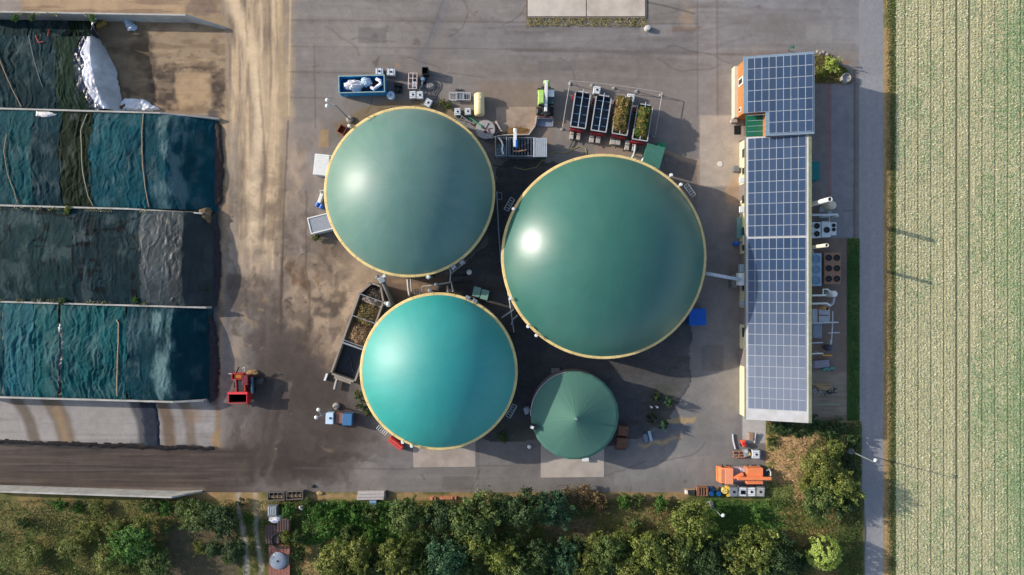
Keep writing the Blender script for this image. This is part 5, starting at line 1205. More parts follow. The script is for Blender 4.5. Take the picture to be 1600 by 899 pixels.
# ---- trailers
def trailer():
    t = thing('tipping_trailer', '', 'trailer', (0, 0, 0), 0, 'red farm trailers parked side by side')
    tr = mat('trailer_red', C(156, 34, 40), .5, .1, 2, dirt=C(90, 40, 38), dirt_amt=.4)
    MB().box(0, 0, .8, .9, 5.2, .3).build('chassis', tr, t)
    ww, ll, zb, zt = 2.35, 5.5, 1.0, 2.8
    b = MB(); b.box(0, 0, zb, ww - .1, ll - .1, .1)
    for s_ in (-1, 1): b.box(s_ * (ww / 2 - .03), 0, (zb + zt) / 2, .07, ll - .5, zt - zb)
    b.box(0, -ll / 2 + .03, (zb + zt) / 2, ww - .1, .07, zt - zb)
    b.prism([(-ww / 2, ll / 2 - .28), (-ww / 2 + .35, ll / 2), (ww / 2 - .35, ll / 2), (ww / 2, ll / 2 - .28), (ww / 2 - .07, ll / 2 - .32), (ww / 2 - .38, ll / 2 - .07), (-ww / 2 + .38, ll / 2 - .07), (-ww / 2 + .07, ll / 2 - .32)], zb, zt)
    body = b.build('body', [mat('trailer_side', C(74, 84, 96), .5, .12, 2)], t)
    m = MB()
    for s_ in (-1, 1): m.box(s_ * (ww / 2 - .03), -.1, zt + .04, .15, ll - .4, .1)
    m.box(0, -ll / 2 + .03, zt + .042, ww, .15, .1).box(0, ll / 2 - .03, zt + .042, ww - .8, .15, .1)
    m.build('top_rim', mat('rim_grey', C(178, 176, 176), .5, .1, 2), body)
    m = MB()
    for yy in (-1.9, -.65, .65, 1.9): m.box(0, yy, zt - .1, ww - .16, .08, .1)
    m.build('crossbar', mat('bar_blue', C(70, 110, 140), .5), t)
    MB().tube([(.02, -ll / 2 + .1, zt + .02), (.0, 0, zt + .08), (.02, ll / 2 + .35, zt + .1)], .07, 6).build('ridge_pole', mat('pole_grey', C(150, 160, 172), .5), t)
    MB().box(0, -ll / 2 - .12, 1.35, ww - .05, .2, 1.3).box(0, -ll / 2 - .2, .85, 1.6, .2, .3).build('headboard', tr, t, bev=.03)
    MB().box(-ww / 2 - .22, ll / 2 - .7, 1.5, .28, .8, .5).build('side_ladder', tr, t)
    for s_ in (-1, 1):
        for yy in (-1.7, 1.7):
            w_ = MB().cyl((s_ * .78, yy, .5), (s_ * 1.12, yy, .5), .5, n=18).build('wheel', rubber, t)
            MB().cyl((s_ * 1.05, yy, .5), (s_ * 1.15, yy, .5), .26, n=12).build('rim', tr, w_)
    MB().tube([(-.4, -ll / 2 - .1, .7), (0, -ll / 2 - 1.7, .6)], .07).tube([(.4, -ll / 2 - .1, .7), (0, -ll / 2 - 1.7, .6)], .07).build('drawbar', black, t)
    return t
TR = trailer(); zt = 2.8
spots = [(907, 172.5, -8.5, 'empty red trailer next to the telehandler'), (939.5, 178, -9, 'empty red trailer beside the loaded ones'),
         (972.5, 183, -9.5, 'red trailer heaped with brown maize, beside an empty one'), (1004, 192, -9, 'rightmost red trailer, heaped with green and brown maize')]
for i, (px, py, a, lab) in enumerate(spots):
    loc = G(px, py, zt)
    if i == 0: TR.location = loc; TR.rotation_euler = (0, 0, R(a)); TR['label'] = lab
    else: dup(TR, loc, R(a), lab)
rngL = np.random.default_rng(3)
def leafy(name, label, cat, px, py, zt, sx, sy, h, rot, pal, n, size, group=None, seedv=1, colmix=None):
    rg = np.random.default_rng(seedv); u = rg.uniform(-1, 1, n); v_ = rg.uniform(-1, 1, n)
    hgt = h * (1 - np.abs(u) ** 3) * (1 - np.abs(v_) ** 4) * (.55 + .7 * fbm(u * 2.2 + seedv, v_ * 4, seedv, 4))
    z = hgt * rg.uniform(.75, 1.08, n) ; pos = np.stack([u * sx, v_ * sy, z], 1)
    nr = np.stack([rg.normal(0, .7, n), rg.normal(0, .7, n), np.ones(n)], 1)
    q = leaf_quads(pos, nr, rg.uniform(.6, 1.3, n) * size, rg, .35)
    pal = np.array([p[:3] for p in pal]); k = (fbm(u * 1.5 + seedv * 3, v_ * 3, seedv + 5, 4) - .5) * 2.6 + .5 + rg.normal(0, .15, n)
    idx = np.clip((k * len(pal)).astype(int), 0, len(pal) - 1); col = pal[idx] * rg.uniform(.65, 1.3, n)[:, None]
    me = quads_mesh(name, q, col, vmat('leaf', .6, 0, translucent=True, spec=.3)); o = bpy.data.objects.new(name, me); COL.objects.link(o)
    p = P(px, py, zt); o.location = p; o.rotation_euler = (0, 0, R(rot)); return tag(o, label, cat, group)
leafy('maize_load', 'brown and green chopped maize heaped in the third trailer', 'maize load', 971, 180, 2.4, 1.18, 2.75, 1.6, -9.5, [C(92, 96, 42), C(146, 122, 72), C(166, 138, 88), C(112, 106, 52)], 3500, .42, seedv=4)
leafy('maize_load', 'green maize with a brown flank heaped in the rightmost trailer', 'maize load', 1003, 192, 2.4, 1.12, 2.4, 1.5, -9, [C(84, 112, 44), C(104, 124, 52), C(152, 130, 72), C(120, 118, 54)], 3300, .42, seedv=9)
# ballast blocks in front of the trailers
def block_pair(label, px, py, s_, gap, a, h=.8):
    t = thing('ballast_blocks', label, 'concrete blocks', G(px, py, h), R(a))
    for k in (-1, 1):
        MB().box(k * (s_ / 2 + gap / 2), 0, h / 2, s_, 1.5, h).build('block', mat('block_grey', C(176, 170, 162), .8, .12, 3, dirt=C(120, 112, 104), dirt_amt=.5), t, bev=.04)
    MB().box(0, 0, h + .03, s_ * 2 + gap, .1, .05).build('strap', dsteel, t)
block_pair('pair of grey blocks below the first empty trailer', 899, 211, .55, .5, -6)
block_pair('pair of pale blocks below the second empty trailer', 930, 216, .7, .3, -6)
block_pair('pair of long pale blocks below the brown maize trailer', 962, 219, .75, .06, -6, 1.0)
block_pair('pale block and post below the rightmost trailer', 986, 228, .65, .5, -8)
tag(MB().tube([P(896, 218, .3), P(893, 226, .25), P(889, 233, .2)], .09).box(0, 0, 0, .01, .01, .01).build('drawbar_chain', black), 'dark chain trailing from the first empty trailer', 'chain')
tag(MB().tube([P(993, 226, .8), P(992, 235, .8), P(990, 243, .8), P(987, 248, .7)], .15, 8).cyl(P(990, 243, 0), P(990, 243, .8), .06).build('steel_pipe', lg), 'short light grey pipe at the largest dome rim below the rightmost trailer', 'pipe')
# ---- pipe frame round the trailers
t = thing('pipe_fence', 'thin pipe frame standing around the parked trailers', 'fence', G(960, 165, 1.6))
tl_ = t.location
fm = mat('frame_pipe', C(170, 166, 160), .5)
def ff(pts, z=1.65): return [P(a, b_, z) - tl_ for a, b_ in pts]
MB().tube(ff([(879, 199), (885, 162), (891, 127)]), .05).tube(ff([(891, 127), (940, 131), (990, 138), (1035, 145)]), .05).tube(ff([(1035, 145), (1030, 175), (1024, 210)]), .05).build('top_rail', fm, t)
for a, b_ in ((879, 199), (891, 127), (926, 129.5), (961, 134), (997, 139), (1035, 145), (1024, 210)):
    p = P(a, b_, 1.65) - tl_; MB().cyl((p.x, p.y, 0), (p.x, p.y, 1.65), .06).box(p.x, p.y, .08, .4, .4, .16).build('post', fm, t)
# ---- green hut between trailers and dome two
t = thing('green_hut', 'dark green hut with a flat roof at the edge of the largest dome', 'hut', G(1021, 245, 2.4), R(-16))
MB().box(0, 0, 1.15, 2.5, 3.2, 2.3).build('wall', green, t); MB().box(0, 0, 2.38, 2.8, 3.4, .16).build('roof', mat('hut_roof', C(62, 112, 96), .5, .1, 2), t, bev=.03)
MB().box(-1.33, -.7, 1.0, .1, .5, 1.4).build('pipe_box', whitep, t)
t = thing('green_bin', 'small green bin with a tan board at the corner of the green hut', 'bin', G(1034, 228, 1.2), R(-16))
MB().box(0, 0, .6, 1.3, .8, 1.2).box(0, 0, 1.23, 1.36, .86, .07).build('bin_body', mat('bin_green', C(36, 130, 86), .5), t, bev=.03); MB().box(-.1, -.75, .9, 1.1, .4, .1).build('board', wood, t)
# ---- containers by the left of dome one
t = thing('white_container', 'white ribbed container beside the grey-green dome', 'container', G(502, 258, 2.5), R(-6))
MB().box(0, 0, 1.2, 2.2, 3.1, 2.4).build('body', mat('cont_grey', C(176, 186, 198), .5), t, bev=.04)
m = MB()
for k in range(9): m.box(0, -1.4 + .35 * k, 2.45, 2.1, .2, .1)
m.build('ribbed_roof', whitep, t); MB().box(0, 0, 2.42, 2.3, 3.2, .05).build('roof', whitep, t)
MB().box(1.0, 1.45, 1.6, .5, .4, .3).build('vent', whitep, t)
t = thing('grey_container', 'grey roofed container with a white rim, tilted against the dome tank', 'container', G(501, 349.5, 2.5), R(14))
MB().box(0, 0, 1.2, 3.6, 2.5, 2.4).build('body', mat('cont_light', C(196, 202, 208), .5), t)
m = MB()
for s_ in (-1, 1): m.box(0, s_ * 1.2, 2.46, 3.66, .16, .14); m.box(s_ * 1.76, 0, 2.462, .16, 2.24, .14)
m.build('roof_rim', whitep, t); MB().box(0, 0, 2.41, 3.4, 2.3, .05).build('roof', mat('cont_roof', C(146, 150, 158), .5, .08, 2), t)
t = thing('blue_barrels', 'two bright blue barrels lying by the dome tank', 'barrels', G(498, 322, .7), R(-28))
for k in (-.35, .35): MB().cyl((k, -.3, .32), (k, .45, .32), .32, n=18).build('barrel', mat('barrel_blue', C(40, 98, 186), .4), t, bev=.05)
t = thing('white_pump', 'small white pump with pipe elbow above the blue barrels', 'pump', G(500, 310, 1.2), R(-20))
MB().box(0, 0, .5, .5, 1.5, 1.0).build('body', whitep, t, bev=.06); MB().tube([(-.2, .7, .9), (-.5, 1.1, 1), (.2, 1.3, 1), (.5, 1.2, .9)], .08).build('elbow', whitep, t)
t = thing('open_box', 'small rusty open box at the upper left of the grey-green dome', 'box', G(534, 203, 1.0), R(-30))
MB().open_box(0, 0, 0, 1.1, 1.3, 1.0, .08).build('body', mat('rust_red', C(132, 66, 50), .7, .15, 3), t); MB().box(0, .7, .9, 1.0, .06, .12).build('handle_bar', dsteel, t)
# ---- mixer pit with silage
import mathutils
mx_c = P(568, 519, 2.0)
MXA = math.atan2(-(600 - 443), 0)  # unused helper
a_t = P(588, 444, 2.2); b_t = P(535, 592, 2.2); ax = (a_t - b_t); Lm = ax.length; ang = math.atan2(ax.y, ax.x)
mx = thing('feed_mixer_trough', 'long concrete feed trough with angled end beside the teal dome', 'trough', ((a_t.x + b_t.x) / 2, (a_t.y + b_t.y) / 2, 0), ang)
wM = 4.1; hl = Lm / 2; tc_ = mat('trough_concrete', C(150, 140, 130), .8, .12, 2, dirt=C(92, 80, 70), dirt_amt=.4)
ring = [(-hl, -wM / 2), (hl - 2.2, -wM / 2), (hl - .1, -wM / 2 + 1.2), (hl, 0), (hl - .1, wM / 2 - 1.2), (hl - 2.2, wM / 2), (-hl, wM / 2)]
m = MB(); N_ = len(ring)
for i in range(N_):
    p = Vector(ring[i] + (0,)); q = Vector(ring[(i + 1) % N_] + (0,)); d = (q - p).normalized(); nn = Vector((-d.y, d.x, 0)) * .26
    m._add([(p.x, p.y, 0), (q.x, q.y, 0), (q.x, q.y, 2.2), (p.x, p.y, 2.2), (p.x + nn.x, p.y + nn.y, 0), (q.x + nn.x, q.y + nn.y, 0), (q.x + nn.x, q.y + nn.y, 2.2), (p.x + nn.x, p.y + nn.y, 2.2)],
           [(0, 1, 2, 3), (7, 6, 5, 4), (3, 2, 6, 7), (0, 3, 7, 4), (1, 5, 6, 2)])
m.build('wall', tc_, mx)
MB().prism(ring, .02, .12).build('floor', mat('trough_floor', C(112, 100, 90), .9, .2, 3), mx)
for xx, th_ in ((-hl + 5.2, .25), (-hl + 5.6, .1), (-hl + 9.6, .12), (hl - 2.3, .12)): MB().box(xx, 0, 2.18, th_, wM - .5, .16).build('crossbar', galv, mx)
MB().box(-hl + 2.6, 0, .9, 4.6, wM - .6, .1).build('push_floor', mat('push_black', C(24, 26, 32), .4, .2, 2), mx)
for k, (yy) in enumerate((-.3, .5)): MB().box(-hl + 2.4, yy, 1.05, 2.4, .14, .14, .5 - .9 * k).build('push_arm', dsteel, mx)
MB().box(-hl - .35, 0, 1.0, .5, 2.8, .9).build('drive_box', tc_, mx, bev=.05)
def in_mx(x, yv, z): return Matrix.Rotation(ang, 4, 'Z') @ Vector((x, yv, z)) + mx.location
def mx_heap(label, x, yv, sx, sy, h, pal, seedv):
    p = in_mx(x, yv, .3); o = leafy('silage_load', label, 'silage', 0, 0, 0, sx, sy, h, 0, pal, 2600, .22, seedv=seedv); o.location = p; o.rotation_euler = (0, 0, ang)
mx_heap('greenish chopped silage in the second bay of the trough', hl - 4.9, .1, 2.2, 1.8, 2.1, [C(140, 124, 74), C(168, 146, 98), C(124, 112, 66)], 31)
mx_heap('pale brown silage heap in the middle bay of the trough', hl - 8.4, 0, 2.0, 1.75, 2.1, [C(176, 146, 114), C(196, 166, 130), C(160, 130, 100)], 32)
mx_heap('dark brown silage at the angled end of the trough', hl - 1.6, -.1, 1.3, 1.6, 1.7, [C(104, 92, 80), C(132, 118, 104), C(84, 74, 64)], 33)
mx_heap('pale flour-like layer across the trough near its angled end', hl - 2.8, .1, .6, 1.8, 2.1, [C(196, 184, 172), C(176, 160, 146)], 34)
pipe('short grey pipe below the open end of the trough', [(530, 585, .6), (526, 597, .6), (523, 609, .6)], .26, mat('pipe_grey', C(140, 136, 132), .6), feet=False)
tag(MB().box(0, 0, .25, .25, 1.1, .5).box(0, 0, .52, .3, 1.15, .05).build('marker_post', whitep, loc=G(509, 590, .5), rz=R(-20)), 'small white kerb marker left of the open trough end', 'marker')
t = thing('screw_conveyor', 'grey screw conveyor leaning from the trough up to the tank rim', 'conveyor', G(606, 450, 3))
p = P(597, 438, 5.5) - t.location; q = P(614, 476, 2.0) - t.location
MB().tube([p, (p + q) / 2, q], .32, 10).build('tube', mat('conveyor_grey', C(112, 106, 100), .6, .12, 3), t, smooth=True)
MB().box(p.x, p.y, p.z, .9, .9, .9, .5).cyl((p.x - .5, p.y + .3, p.z), (p.x - .9, p.y + .5, p.z + .1), .3).build('drive_head', galv, t, bev=.08)
MB().cyl((q.x, q.y, 0), q, .12).build('support', galv, t)
t = thing('motor_pod', 'silver motor pod with two domes at the trough side', 'motor', G(607, 476, 2.4), R(20))
MB().lathe([(.3, .0), (.3, 1.6), (.48, 1.8), (.48, 2.2), (.2, 2.4), (.02, 2.4)], 16).build('pod', mat('silver', C(190, 192, 194), .35, metal=.4), t, smooth=True)
MB().lathe([(.24, 1.7), (.3, 2.0), (.1, 2.2), (.02, 2.2)], 12, (-.5, .4, 0)).build('pod_cap', whitep, t); MB().tube([(-.4, .1, 2), (-1.6, .1, 2.0)], .07).build('arm', galv, t)
# ---- pipework between the domes
pm = mat('pipe_pale', C(176, 168, 158), .5, .08, 3)
pipe('left upright pipe of the pipework between the grey-green and teal domes', [(637, 437, 2.2), (638, 450, 2.2), (640, 463, 2.2)], .2, pm)
pipe('second upright pipe beside the left upright between the two domes', [(642, 437, 2.2), (642.5, 446, 2.2), (643, 456, 2.2)], .12, pm)
pipe('long pale pipe crossing between the domes and turning down', [(660, 455, 2.4), (660, 449, 2.4), (682, 445.5, 2.4), (705, 441.5, 2.4), (708, 456, 2.4)], .16, pm)
pipe('thin dark pipe along the gravel above the pale crossing pipe', [(700, 433, .8), (733, 430, .8)], .08, dsteel)
pipe('thin dark pipe along the gravel below the vent cap', [(705, 443, .6), (735, 440, .6)], .08, dsteel)
pipe('short upright pipe beside the teal dome top', [(699, 447, 2), (700, 457, 2)], .14, pm)
for k, x_ in enumerate((648, 652, 656)): pipe(('first', 'second', 'third')[k] + ' of three stub pipes at the teal dome top edge', [(x_, 452, 1.6), (x_ + .5, 460, 1.6)], .13, pm)
pipe('thin grey pipe rising from the crossing pipe to the dome rim', [(703, 442, 2.4), (704, 428, 3.0), (703, 420, 4.5)], .08, lg)
pipe('long thin gas line running down the gravel between the domes', [(776, 300, 1.2), (779, 360, 1.2), (783, 410, 1.2), (796, 470, 1.2), (803, 520, 1.2)], .09, lg)
pipe('pale branch line between the gravel pipe and the largest dome rim', [(784, 497, 2), (802, 485, 3.6)], .1, lg)
pipe('bent pale branch pipe lower on the gravel between the domes', [(799, 508, 1.5), (801, 500, 2.2), (808, 494, 3.5)], .1, lg)
def cap(label, px, py, z=1.6, r_=.42):
    t = thing('vent_cap', label, 'vent', G(px, py, z)); MB().cyl((0, 0, 0), (0, 0, z - .1), .14).build('vent_pipe', lg, t)
    MB().lathe([(r_, z - .15), (r_, z), (r_ * .6, z + .14), (.02, z + .16)], 16).build('vent_hood', whitep, t, smooth=True)
cap('white vent cap standing alone on the dark gravel', 733, 426, 1.8); cap('white vent cap at the lower rim of the grey-green dome', 669, 433, 5.2, .4)
cap('white vent cap at the top rim of the teal dome', 672, 454.5, 2.6, .36); cap('small grey cap on the crossing pipe', 681, 445, 2.7, .26); cap('grey-white vent at the bottom left of the tent roofed tank', 827, 699, .8, .32)
t = thing('green_cabinets', 'pair of small green roofed cabinets at the teal dome top right', 'cabinet', G(751, 459, 1.6), R(-14))
for k in (-.65, .65): 
    b_ = MB().box(k, -.1 * k, .75, 1.05, 1.4, 1.5).build('cabinet_body', dsteel, t, bev=.03); MB().box(k, -.1 * k, 1.53, 1.15, 1.5, .07).build('cabinet_roof', mat('mint_roof', C(120, 160, 146), .5), b_)
t = thing('wire_stand', 'small wire stand on the gravel right of the grey-green dome', 'stand', G(780, 307, .8))
MB().tube([(-.4, -.5, .7), (.4, -.5, .7), (.4, .5, .7), (-.4, .5, .7), (-.4, -.5, .7)], .05).build('frame', lg, t)
for a, b_ in ((-.4, -.5), (.4, -.5), (.4, .5), (-.4, .5)): MB().cyl((a, b_, 0), (a, b_, .7), .04).build('leg', lg, t)
# ---- blue water container right of dome two
t = thing('blue_container', 'bright blue box container beside the largest dome', 'container', G(1090, 496, 2.2), R(2))
MB().box(0, 0, 1.05, 2.5, 2.5, 2.1).build('body', blue, t, bev=.03)
MB().box(0, 0, 2.13, 2.6, 2.6, .07).box(0, 0, 2.18, 2.6, .05, .04).build('roof', mat('blue_roof', C(0, 88, 178), .45, .06, 1.5), t)
MB().box(0, -1.27, 1.0, 1.0, .06, 1.7).build('door', mat('blue_door', C(0, 76, 150), .5), t)
# ---- red silage machine
rm = thing('silage_grab', 'red silage cutter with open hoppers and dark belt parked in the yard', 'farm machine', G(381, 606, 1.5))
MB().open_box(-.6, -1.55, .4, 2.9, 1.5, 2.0, .12).build('hopper', red, rm)
MB().open_box(-.6, -1.55, .5, 2.66, 1.26, 1.86, .02).build('liner', mat('liner_dark', C(38, 22, 24), .7, .2, 4), rm)
MB().box(-.6, -.75, 2.42, 3.0, .34, .16).build('hopper_lip', mat('red_bright', C(226, 62, 66), .45), rm)
MB().open_box(-.65, 1.8, 1.3, 1.75, .95, 1.1, .1).build('feed_box', red, rm)
MB().box(-.65, 1.8, 2.0, 1.1, .6, .4).build('box_fill', mat('orange_fill', C(176, 104, 30), .8, .2, 4), rm)
MB().box(-.4, .45, 1.74, 1.25, 2.1, .12, .10, (R(-6), 'X')).build('belt', black, rm)
for s_ in (-.66, .66): MB().box(-.4 + s_, .45, 1.78, .14, 2.1, .3, .10, (R(-6), 'X')).build('belt_side', red, rm)
for s_ in (-1, 1):
    MB().box(-.4 + s_ * .5, .6, .9, .12, 2.4, 1.4).build('frame', red, rm)
for sx, yy in ((1.15, .9), (1.15, -.6), (-1.6, .3)):
    w_ = MB().cyl((sx - .16, yy, .5), (sx + .16, yy, .5), .5, n=18).build('wheel', rubber, rm); MB().cyl((sx - .19, yy, .5), (sx + .19, yy, .5), .25, n=12).build('rim', dsteel, w_)
MB().cyl((1.35, -.9, 1.5), (1.4, 1.6, 1.9), .22, n=12).build('cylinder', mat('steel_teal', C(62, 96, 116), .4, metal=.3), rm)
MB().box(.5, 1.2, 1.5, .9, 1.5, 1.8).build('gearbox', mat('dark_red', C(110, 30, 42), .5), rm, bev=.06)
MB().tube([(-1.0, 2.3, 2.0), (-.5, 3.2, 2.2)], .12).build('spout', black, rm); MB().tube([(-1.5, 2.1, 1.8), (-2.2, 2.15, 1.9)], .07).build('lever', whitep, rm)
MB().tube([(.25, -2.2, .4), (.15, -3.1, .3)], .09).build('drawbar', red, rm); MB().tube([(.2, 2.4, 1.8), (.35, 3.2, 2.2), (.1, 3.0, 2.4)], .05).build('cable', whitep, rm)
MB().box(2.2, .9, .8, 1.6, .6, .9, .3).build('shredder_arm', dsteel, rm, bev=.05); MB().box(.8, -2.2, .5, .6, .4, .5).build('hitch', wood, rm)
lump('silage_remains', 'small tan silage pile behind the red silage cutter', 'silage', 393, 584, .6, .9, .5, .6, mat('tan_silage', C(160, 126, 88), .95, .3, 5, bump=.6), 41)
# ---- blue, white and brown boxes lower left of dome three
t = thing('flatbed_cart', 'row of white box, brown crate and blue box on one flat cart', 'cart', G(530, 655, 1.4), R(-2))
MB().box(0, 0, .35, 4.2, 1.7, .14).build('deck', dsteel, t)
MB().box(-1.5, 0, .95, 1.15, 1.75, 1.05).build('white_box', mat('sky_white', C(196, 216, 232), .5, .06, 3), t, bev=.04)
MB().box(-.1, 0, .75, 1.15, 1.6, .66).build('crate', mat('crate_brown', C(136, 92, 76), .7, .12, 3), t, bev=.03)
MB().box(1.35, 0, 1.2, 1.45, 1.75, 1.6).build('blue_box', mat('steel_blue', C(64, 112, 156), .5, .08, 3), t, bev=.04)
MB().lathe([(.18, 1.48), (.18, 1.56), (.02, 1.56)], 12, (-1.35, .05, 0)).build('cap', dsteel, t)
for sx in (-1.5, 1.5):
    for s_ in (-1, 1): MB().cyl((sx, s_ * .6, .22), (sx, s_ * .85, .22), .22, n=14).build('wheel', rubber, t)
t = thing('red_box', 'long red metal chest standing askew at the teal dome edge', 'chest', G(618, 694, 1.1), R(-38))
MB().box(0, 0, .5, 2.5, .9, 1.0).build('body', red, t, bev=.03); MB().box(0, -.05, 1.06, 2.5, .6, .1).box(0, -.2, 1.13, 2.2, .1, .08).build('lid', mat('red_lid', C(212, 78, 72), .5, .1, 3), t)
# ---- lamps
def lamp(label, bx, by, tops, z, double=True):
    b = G(bx, by); t = thing('street_lamp', label, 'street lamp', b, 0, 'yard lamps')
    MB().lathe([(.55, 0), (.55, .35), (.3, .5), (.02, .5)], 20).build('base', conc, t)
    tp = [P(a, c_, z) - b for a, c_ in tops]; mid = sum(tp, Vector()) / len(tp)
    tx, ty = mid.x * .55, mid.y * .55
    MB().cyl((0, 0, .4), (tx * .2, ty * .2, z - .1), .11, .07).build('pole', galv, t)
    for q in tp:
        MB().tube([(tx * .2, ty * .2, z - .15), (q.x, q.y, z)], .05).build('arm', galv, t)
        d = Vector((q.x, q.y, 0)).normalized() * .3
        MB().lathe([(.02, z - .1), (.24, z - .08), (.28, z), (.2, z + .1), (.02, z + .17)], 16, (q.x, q.y, 0)).build('lamp_head', whitep, t, smooth=True)
lamp('double headed yard lamp at the upper left of the grey-green dome', 547, 188, [(511, 157), (511, 166)], 9.0)
lamp('double headed yard lamp beside the white, brown and blue boxes', 526, 635, [(497.5, 641), (494, 653)], 8.5)
lamp('single headed lamp in the grass by the orange truck', 1109, 788, [(1130, 806)], 6.2)
lamp('single headed street lamp leaning over the road', 1328, 705, [(1368, 720)], 7.2)
# ---- bits round the tent tank
t = thing('rusty_crates', 'two rusty brown crates end to end right of the tent roofed tank', 'crates', G(973, 683, 1.2), R(-4))
for k in (-1.0, .85): MB().box(.05 * k, k, .55, 1.6, 1.5, 1.1).box(.05 * k, k, 1.12, 1.4, 1.3, .06).build('crate', rust, t, bev=.04)
tag(MB().box(0, 0, .3, 1.6, 1.0, .6).box(0, 0, .63, 1.5, .9, .08).build('rusty_box', mat('rust_dark', C(96, 64, 52), .8, .2, 3), loc=G(970, 699, .6), bev=.04), 'low dark rusty box just below the two rusty crates', 'box')
tag(MB().box(0, 0, .3, .95, .45, .6).box(0, 0, .62, 1.0, .5, .05).build('white_box', whitep, loc=G(915, 719, .6)), 'small white box at the bottom edge of the tent roofed tank', 'box')
tag(MB().box(0, 0, .5, .6, 1.0, 1.0, .3).box(.4, .2, .4, .3, .8, .8, .3).build('switch_box', mat('box_lilac', C(176, 180, 190), .5), loc=G(822, 643, 1)), 'pale grey switch box at the left edge of the tent roofed tank', 'box')
tag(MB().box(0, 0, .6, .45, 1.6, .06, .25, (R(20), 'Y')).box(-.1, 0, .3, .06, 1.4, .6, .25).box(.2, -.1, .4, .08, 1.2, .5, .25).build('panel', mat('panel_pale', C(170, 188, 204), .4), loc=G(1016, 682, .6)), 'pale blue panel leaning in the weeds right of the rusty crates', 'panel')
tag(MB().box(0, 0, .3, .7, 1.3, .5, .25).box(0, 0, .6, .6, 1.2, .1, .25).build('metal_crate', mat('crate_greyblue', C(110, 120, 134), .5), loc=G(1009, 685, .5)), 'grey-blue metal crate beside the leaning panel', 'crate')
for i, (px, py) in enumerate(((1018, 637), (1027, 637))): tag(MB().cyl((0, 0, 0), (0, 0, 1.0), .12).lathe([(.16, 1.0), (.16, 1.1), (.02, 1.1)], 10).build('marker_pole', whitep, loc=G(px, py, 1)), ('left', 'right')[i] + ' one of two small white poles in the dark weeds', 'pole')
tag(MB().box(0, 0, .4, 1.2, .7, .8).box(0, 0, .83, 1.3, .8, .06).build('valve_box', mat('valve_grey', C(120, 116, 112), .6), loc=G(868, 580, .8)), 'small grey valve box at the top edge of the tent roofed tank', 'box')
# ---- orange truck
tk = thing('orange_truck', 'orange utility truck with a hydraulic arm over its box body', 'truck', G(1166, 745, 2.4), R(0))
org = mat('orange_paint', C(236, 134, 84), .4, .06, 2, dirt=C(170, 96, 60), dirt_amt=.25)
MB().box(.2, 0, .8, 7.4, .9, .35).build('chassis', dsteel, tk)
for xx in (-2.7, 1.3, 2.5):
    for s_ in (-1, 1):
        w_ = MB().cyl((xx, s_ * .85, .5), (xx, s_ * 1.2, .5), .5, n=20).build('wheel', rubber, tk); MB().cyl((xx, s_ * 1.12, .5), (xx, s_ * 1.23, .5), .27, n=12).build('rim', grey, w_)
cb = MB().prism([(-3.9, -1.2), (-2.0, -1.2), (-2.0, 1.2), (-3.9, 1.2)], .75, lambda x, y_: 2.5 if x > -3 else 1.9).build('cab', org, tk, bev=.12)
MB().box(-2.65, 0, 2.55, 1.25, 2.3, .12).build('cab_roof', mat('orange_light', C(238, 150, 108), .45, .05, 2), cb, bev=.05)
MB().box(-3.45, 0, 2.25, .55, 2.0, .06, 0, (R(-33), 'Y')).build('windscreen', mat('screen_tint', C(150, 96, 70), .2), cb)
MB().box(-3.98, 0, .8, .18, 2.3, .45).build('bumper', org, cb)
for s_ in (-1, 1): MB().box(-3.4, s_ * 1.35, 1.9, .2, .2, .4).build('mirror', black, cb)
MB().box(-.9, 0, 1.1, 1.9, 2.3, .14).build('deck', mat('deck_lilac', C(172, 150, 150), .6, .1, 3), tk)
MB().box(1.35, 0, 1.65, 2.5, 2.45, 1.5).build('box_body', org, tk, bev=.06)
MB().box(1.1, -.25, 2.7, 5.2, .45, .4).box(-1.2, .05, 2.3, 1.6, .4, .7, .35).build('arm', org, tk, bev=.06)
MB().box(-.3, .75, 1.5, .7, .6, .7).build('tank', mat('pale_lilac', C(190, 176, 178), .5), tk, bev=.06)
MB().box(3.1, 0, 1.0, .9, 1.4, .9).build('rear_winch', dsteel, tk, bev=.05)
MB().tube([(3.3, .7, 1.8), (3.7, .9, 1.8), (3.95, .5, 1.8), (3.95, -.1, 1.8)], .1).build('rear_hoop', whitep, tk)
MB().tube([(2.7, -.25, 2.7), (3.5, -.3, 2.6), (3.9, -.5, 2.3)], .16).build('hose', org, tk)
# ---- things around the truck
def barrel(label, px, py, m, h=.95, r_=.36):
    t = thing('barrel', label, 'barrel', G(px, py, h)); MB().lathe([(r_ * .94, 0), (r_, .1), (r_, h - .1), (r_ * .94, h), (r_ * .9, h), (r_ * .9, h - .05), (.02, h - .05)], 20).build('drum', m, t); MB().lathe([(.07, h - .05), (.07, h + .02), (.02, h + .02)], 8, (.15, 0, 0)).build('bung', black, t)
bb = mat('barrel_deep_blue', C(22, 88, 150), .4)
barrel('blue barrel left in the row below the orange truck', 1112, 773, bb); barrel('blue barrel next to the yellow drum below the orange truck', 1123.5, 773, bb)
barrel('dark blue barrel behind the other blue barrels', 1114, 766, mat('barrel_navy', C(20, 52, 90), .4)); barrel('yellow drum in the row below the orange truck', 1132.5, 768.5, mat('drum_yellow', C(226, 206, 120), .45), .9, .42)
tag(MB().box(0, 0, .35, .5, 1.6, .7, .1).box(.0, .5, .73, .45, .5, .06, .1).build('yellow_canister', mat('canister_yellow', C(226, 184, 70), .5), loc=G(1138, 769, .7), bev=.06), 'tall yellow canister between the drum and the grey container', 'canister')
tag(MB().box(0, 0, .25, .5, .5, .5).lathe([(.2, .5), (.2, .6), (.02, .6)], 10).build('tan_box', wood, loc=G(1120, 765, .5)), 'small tan box among the blue barrels', 'box')
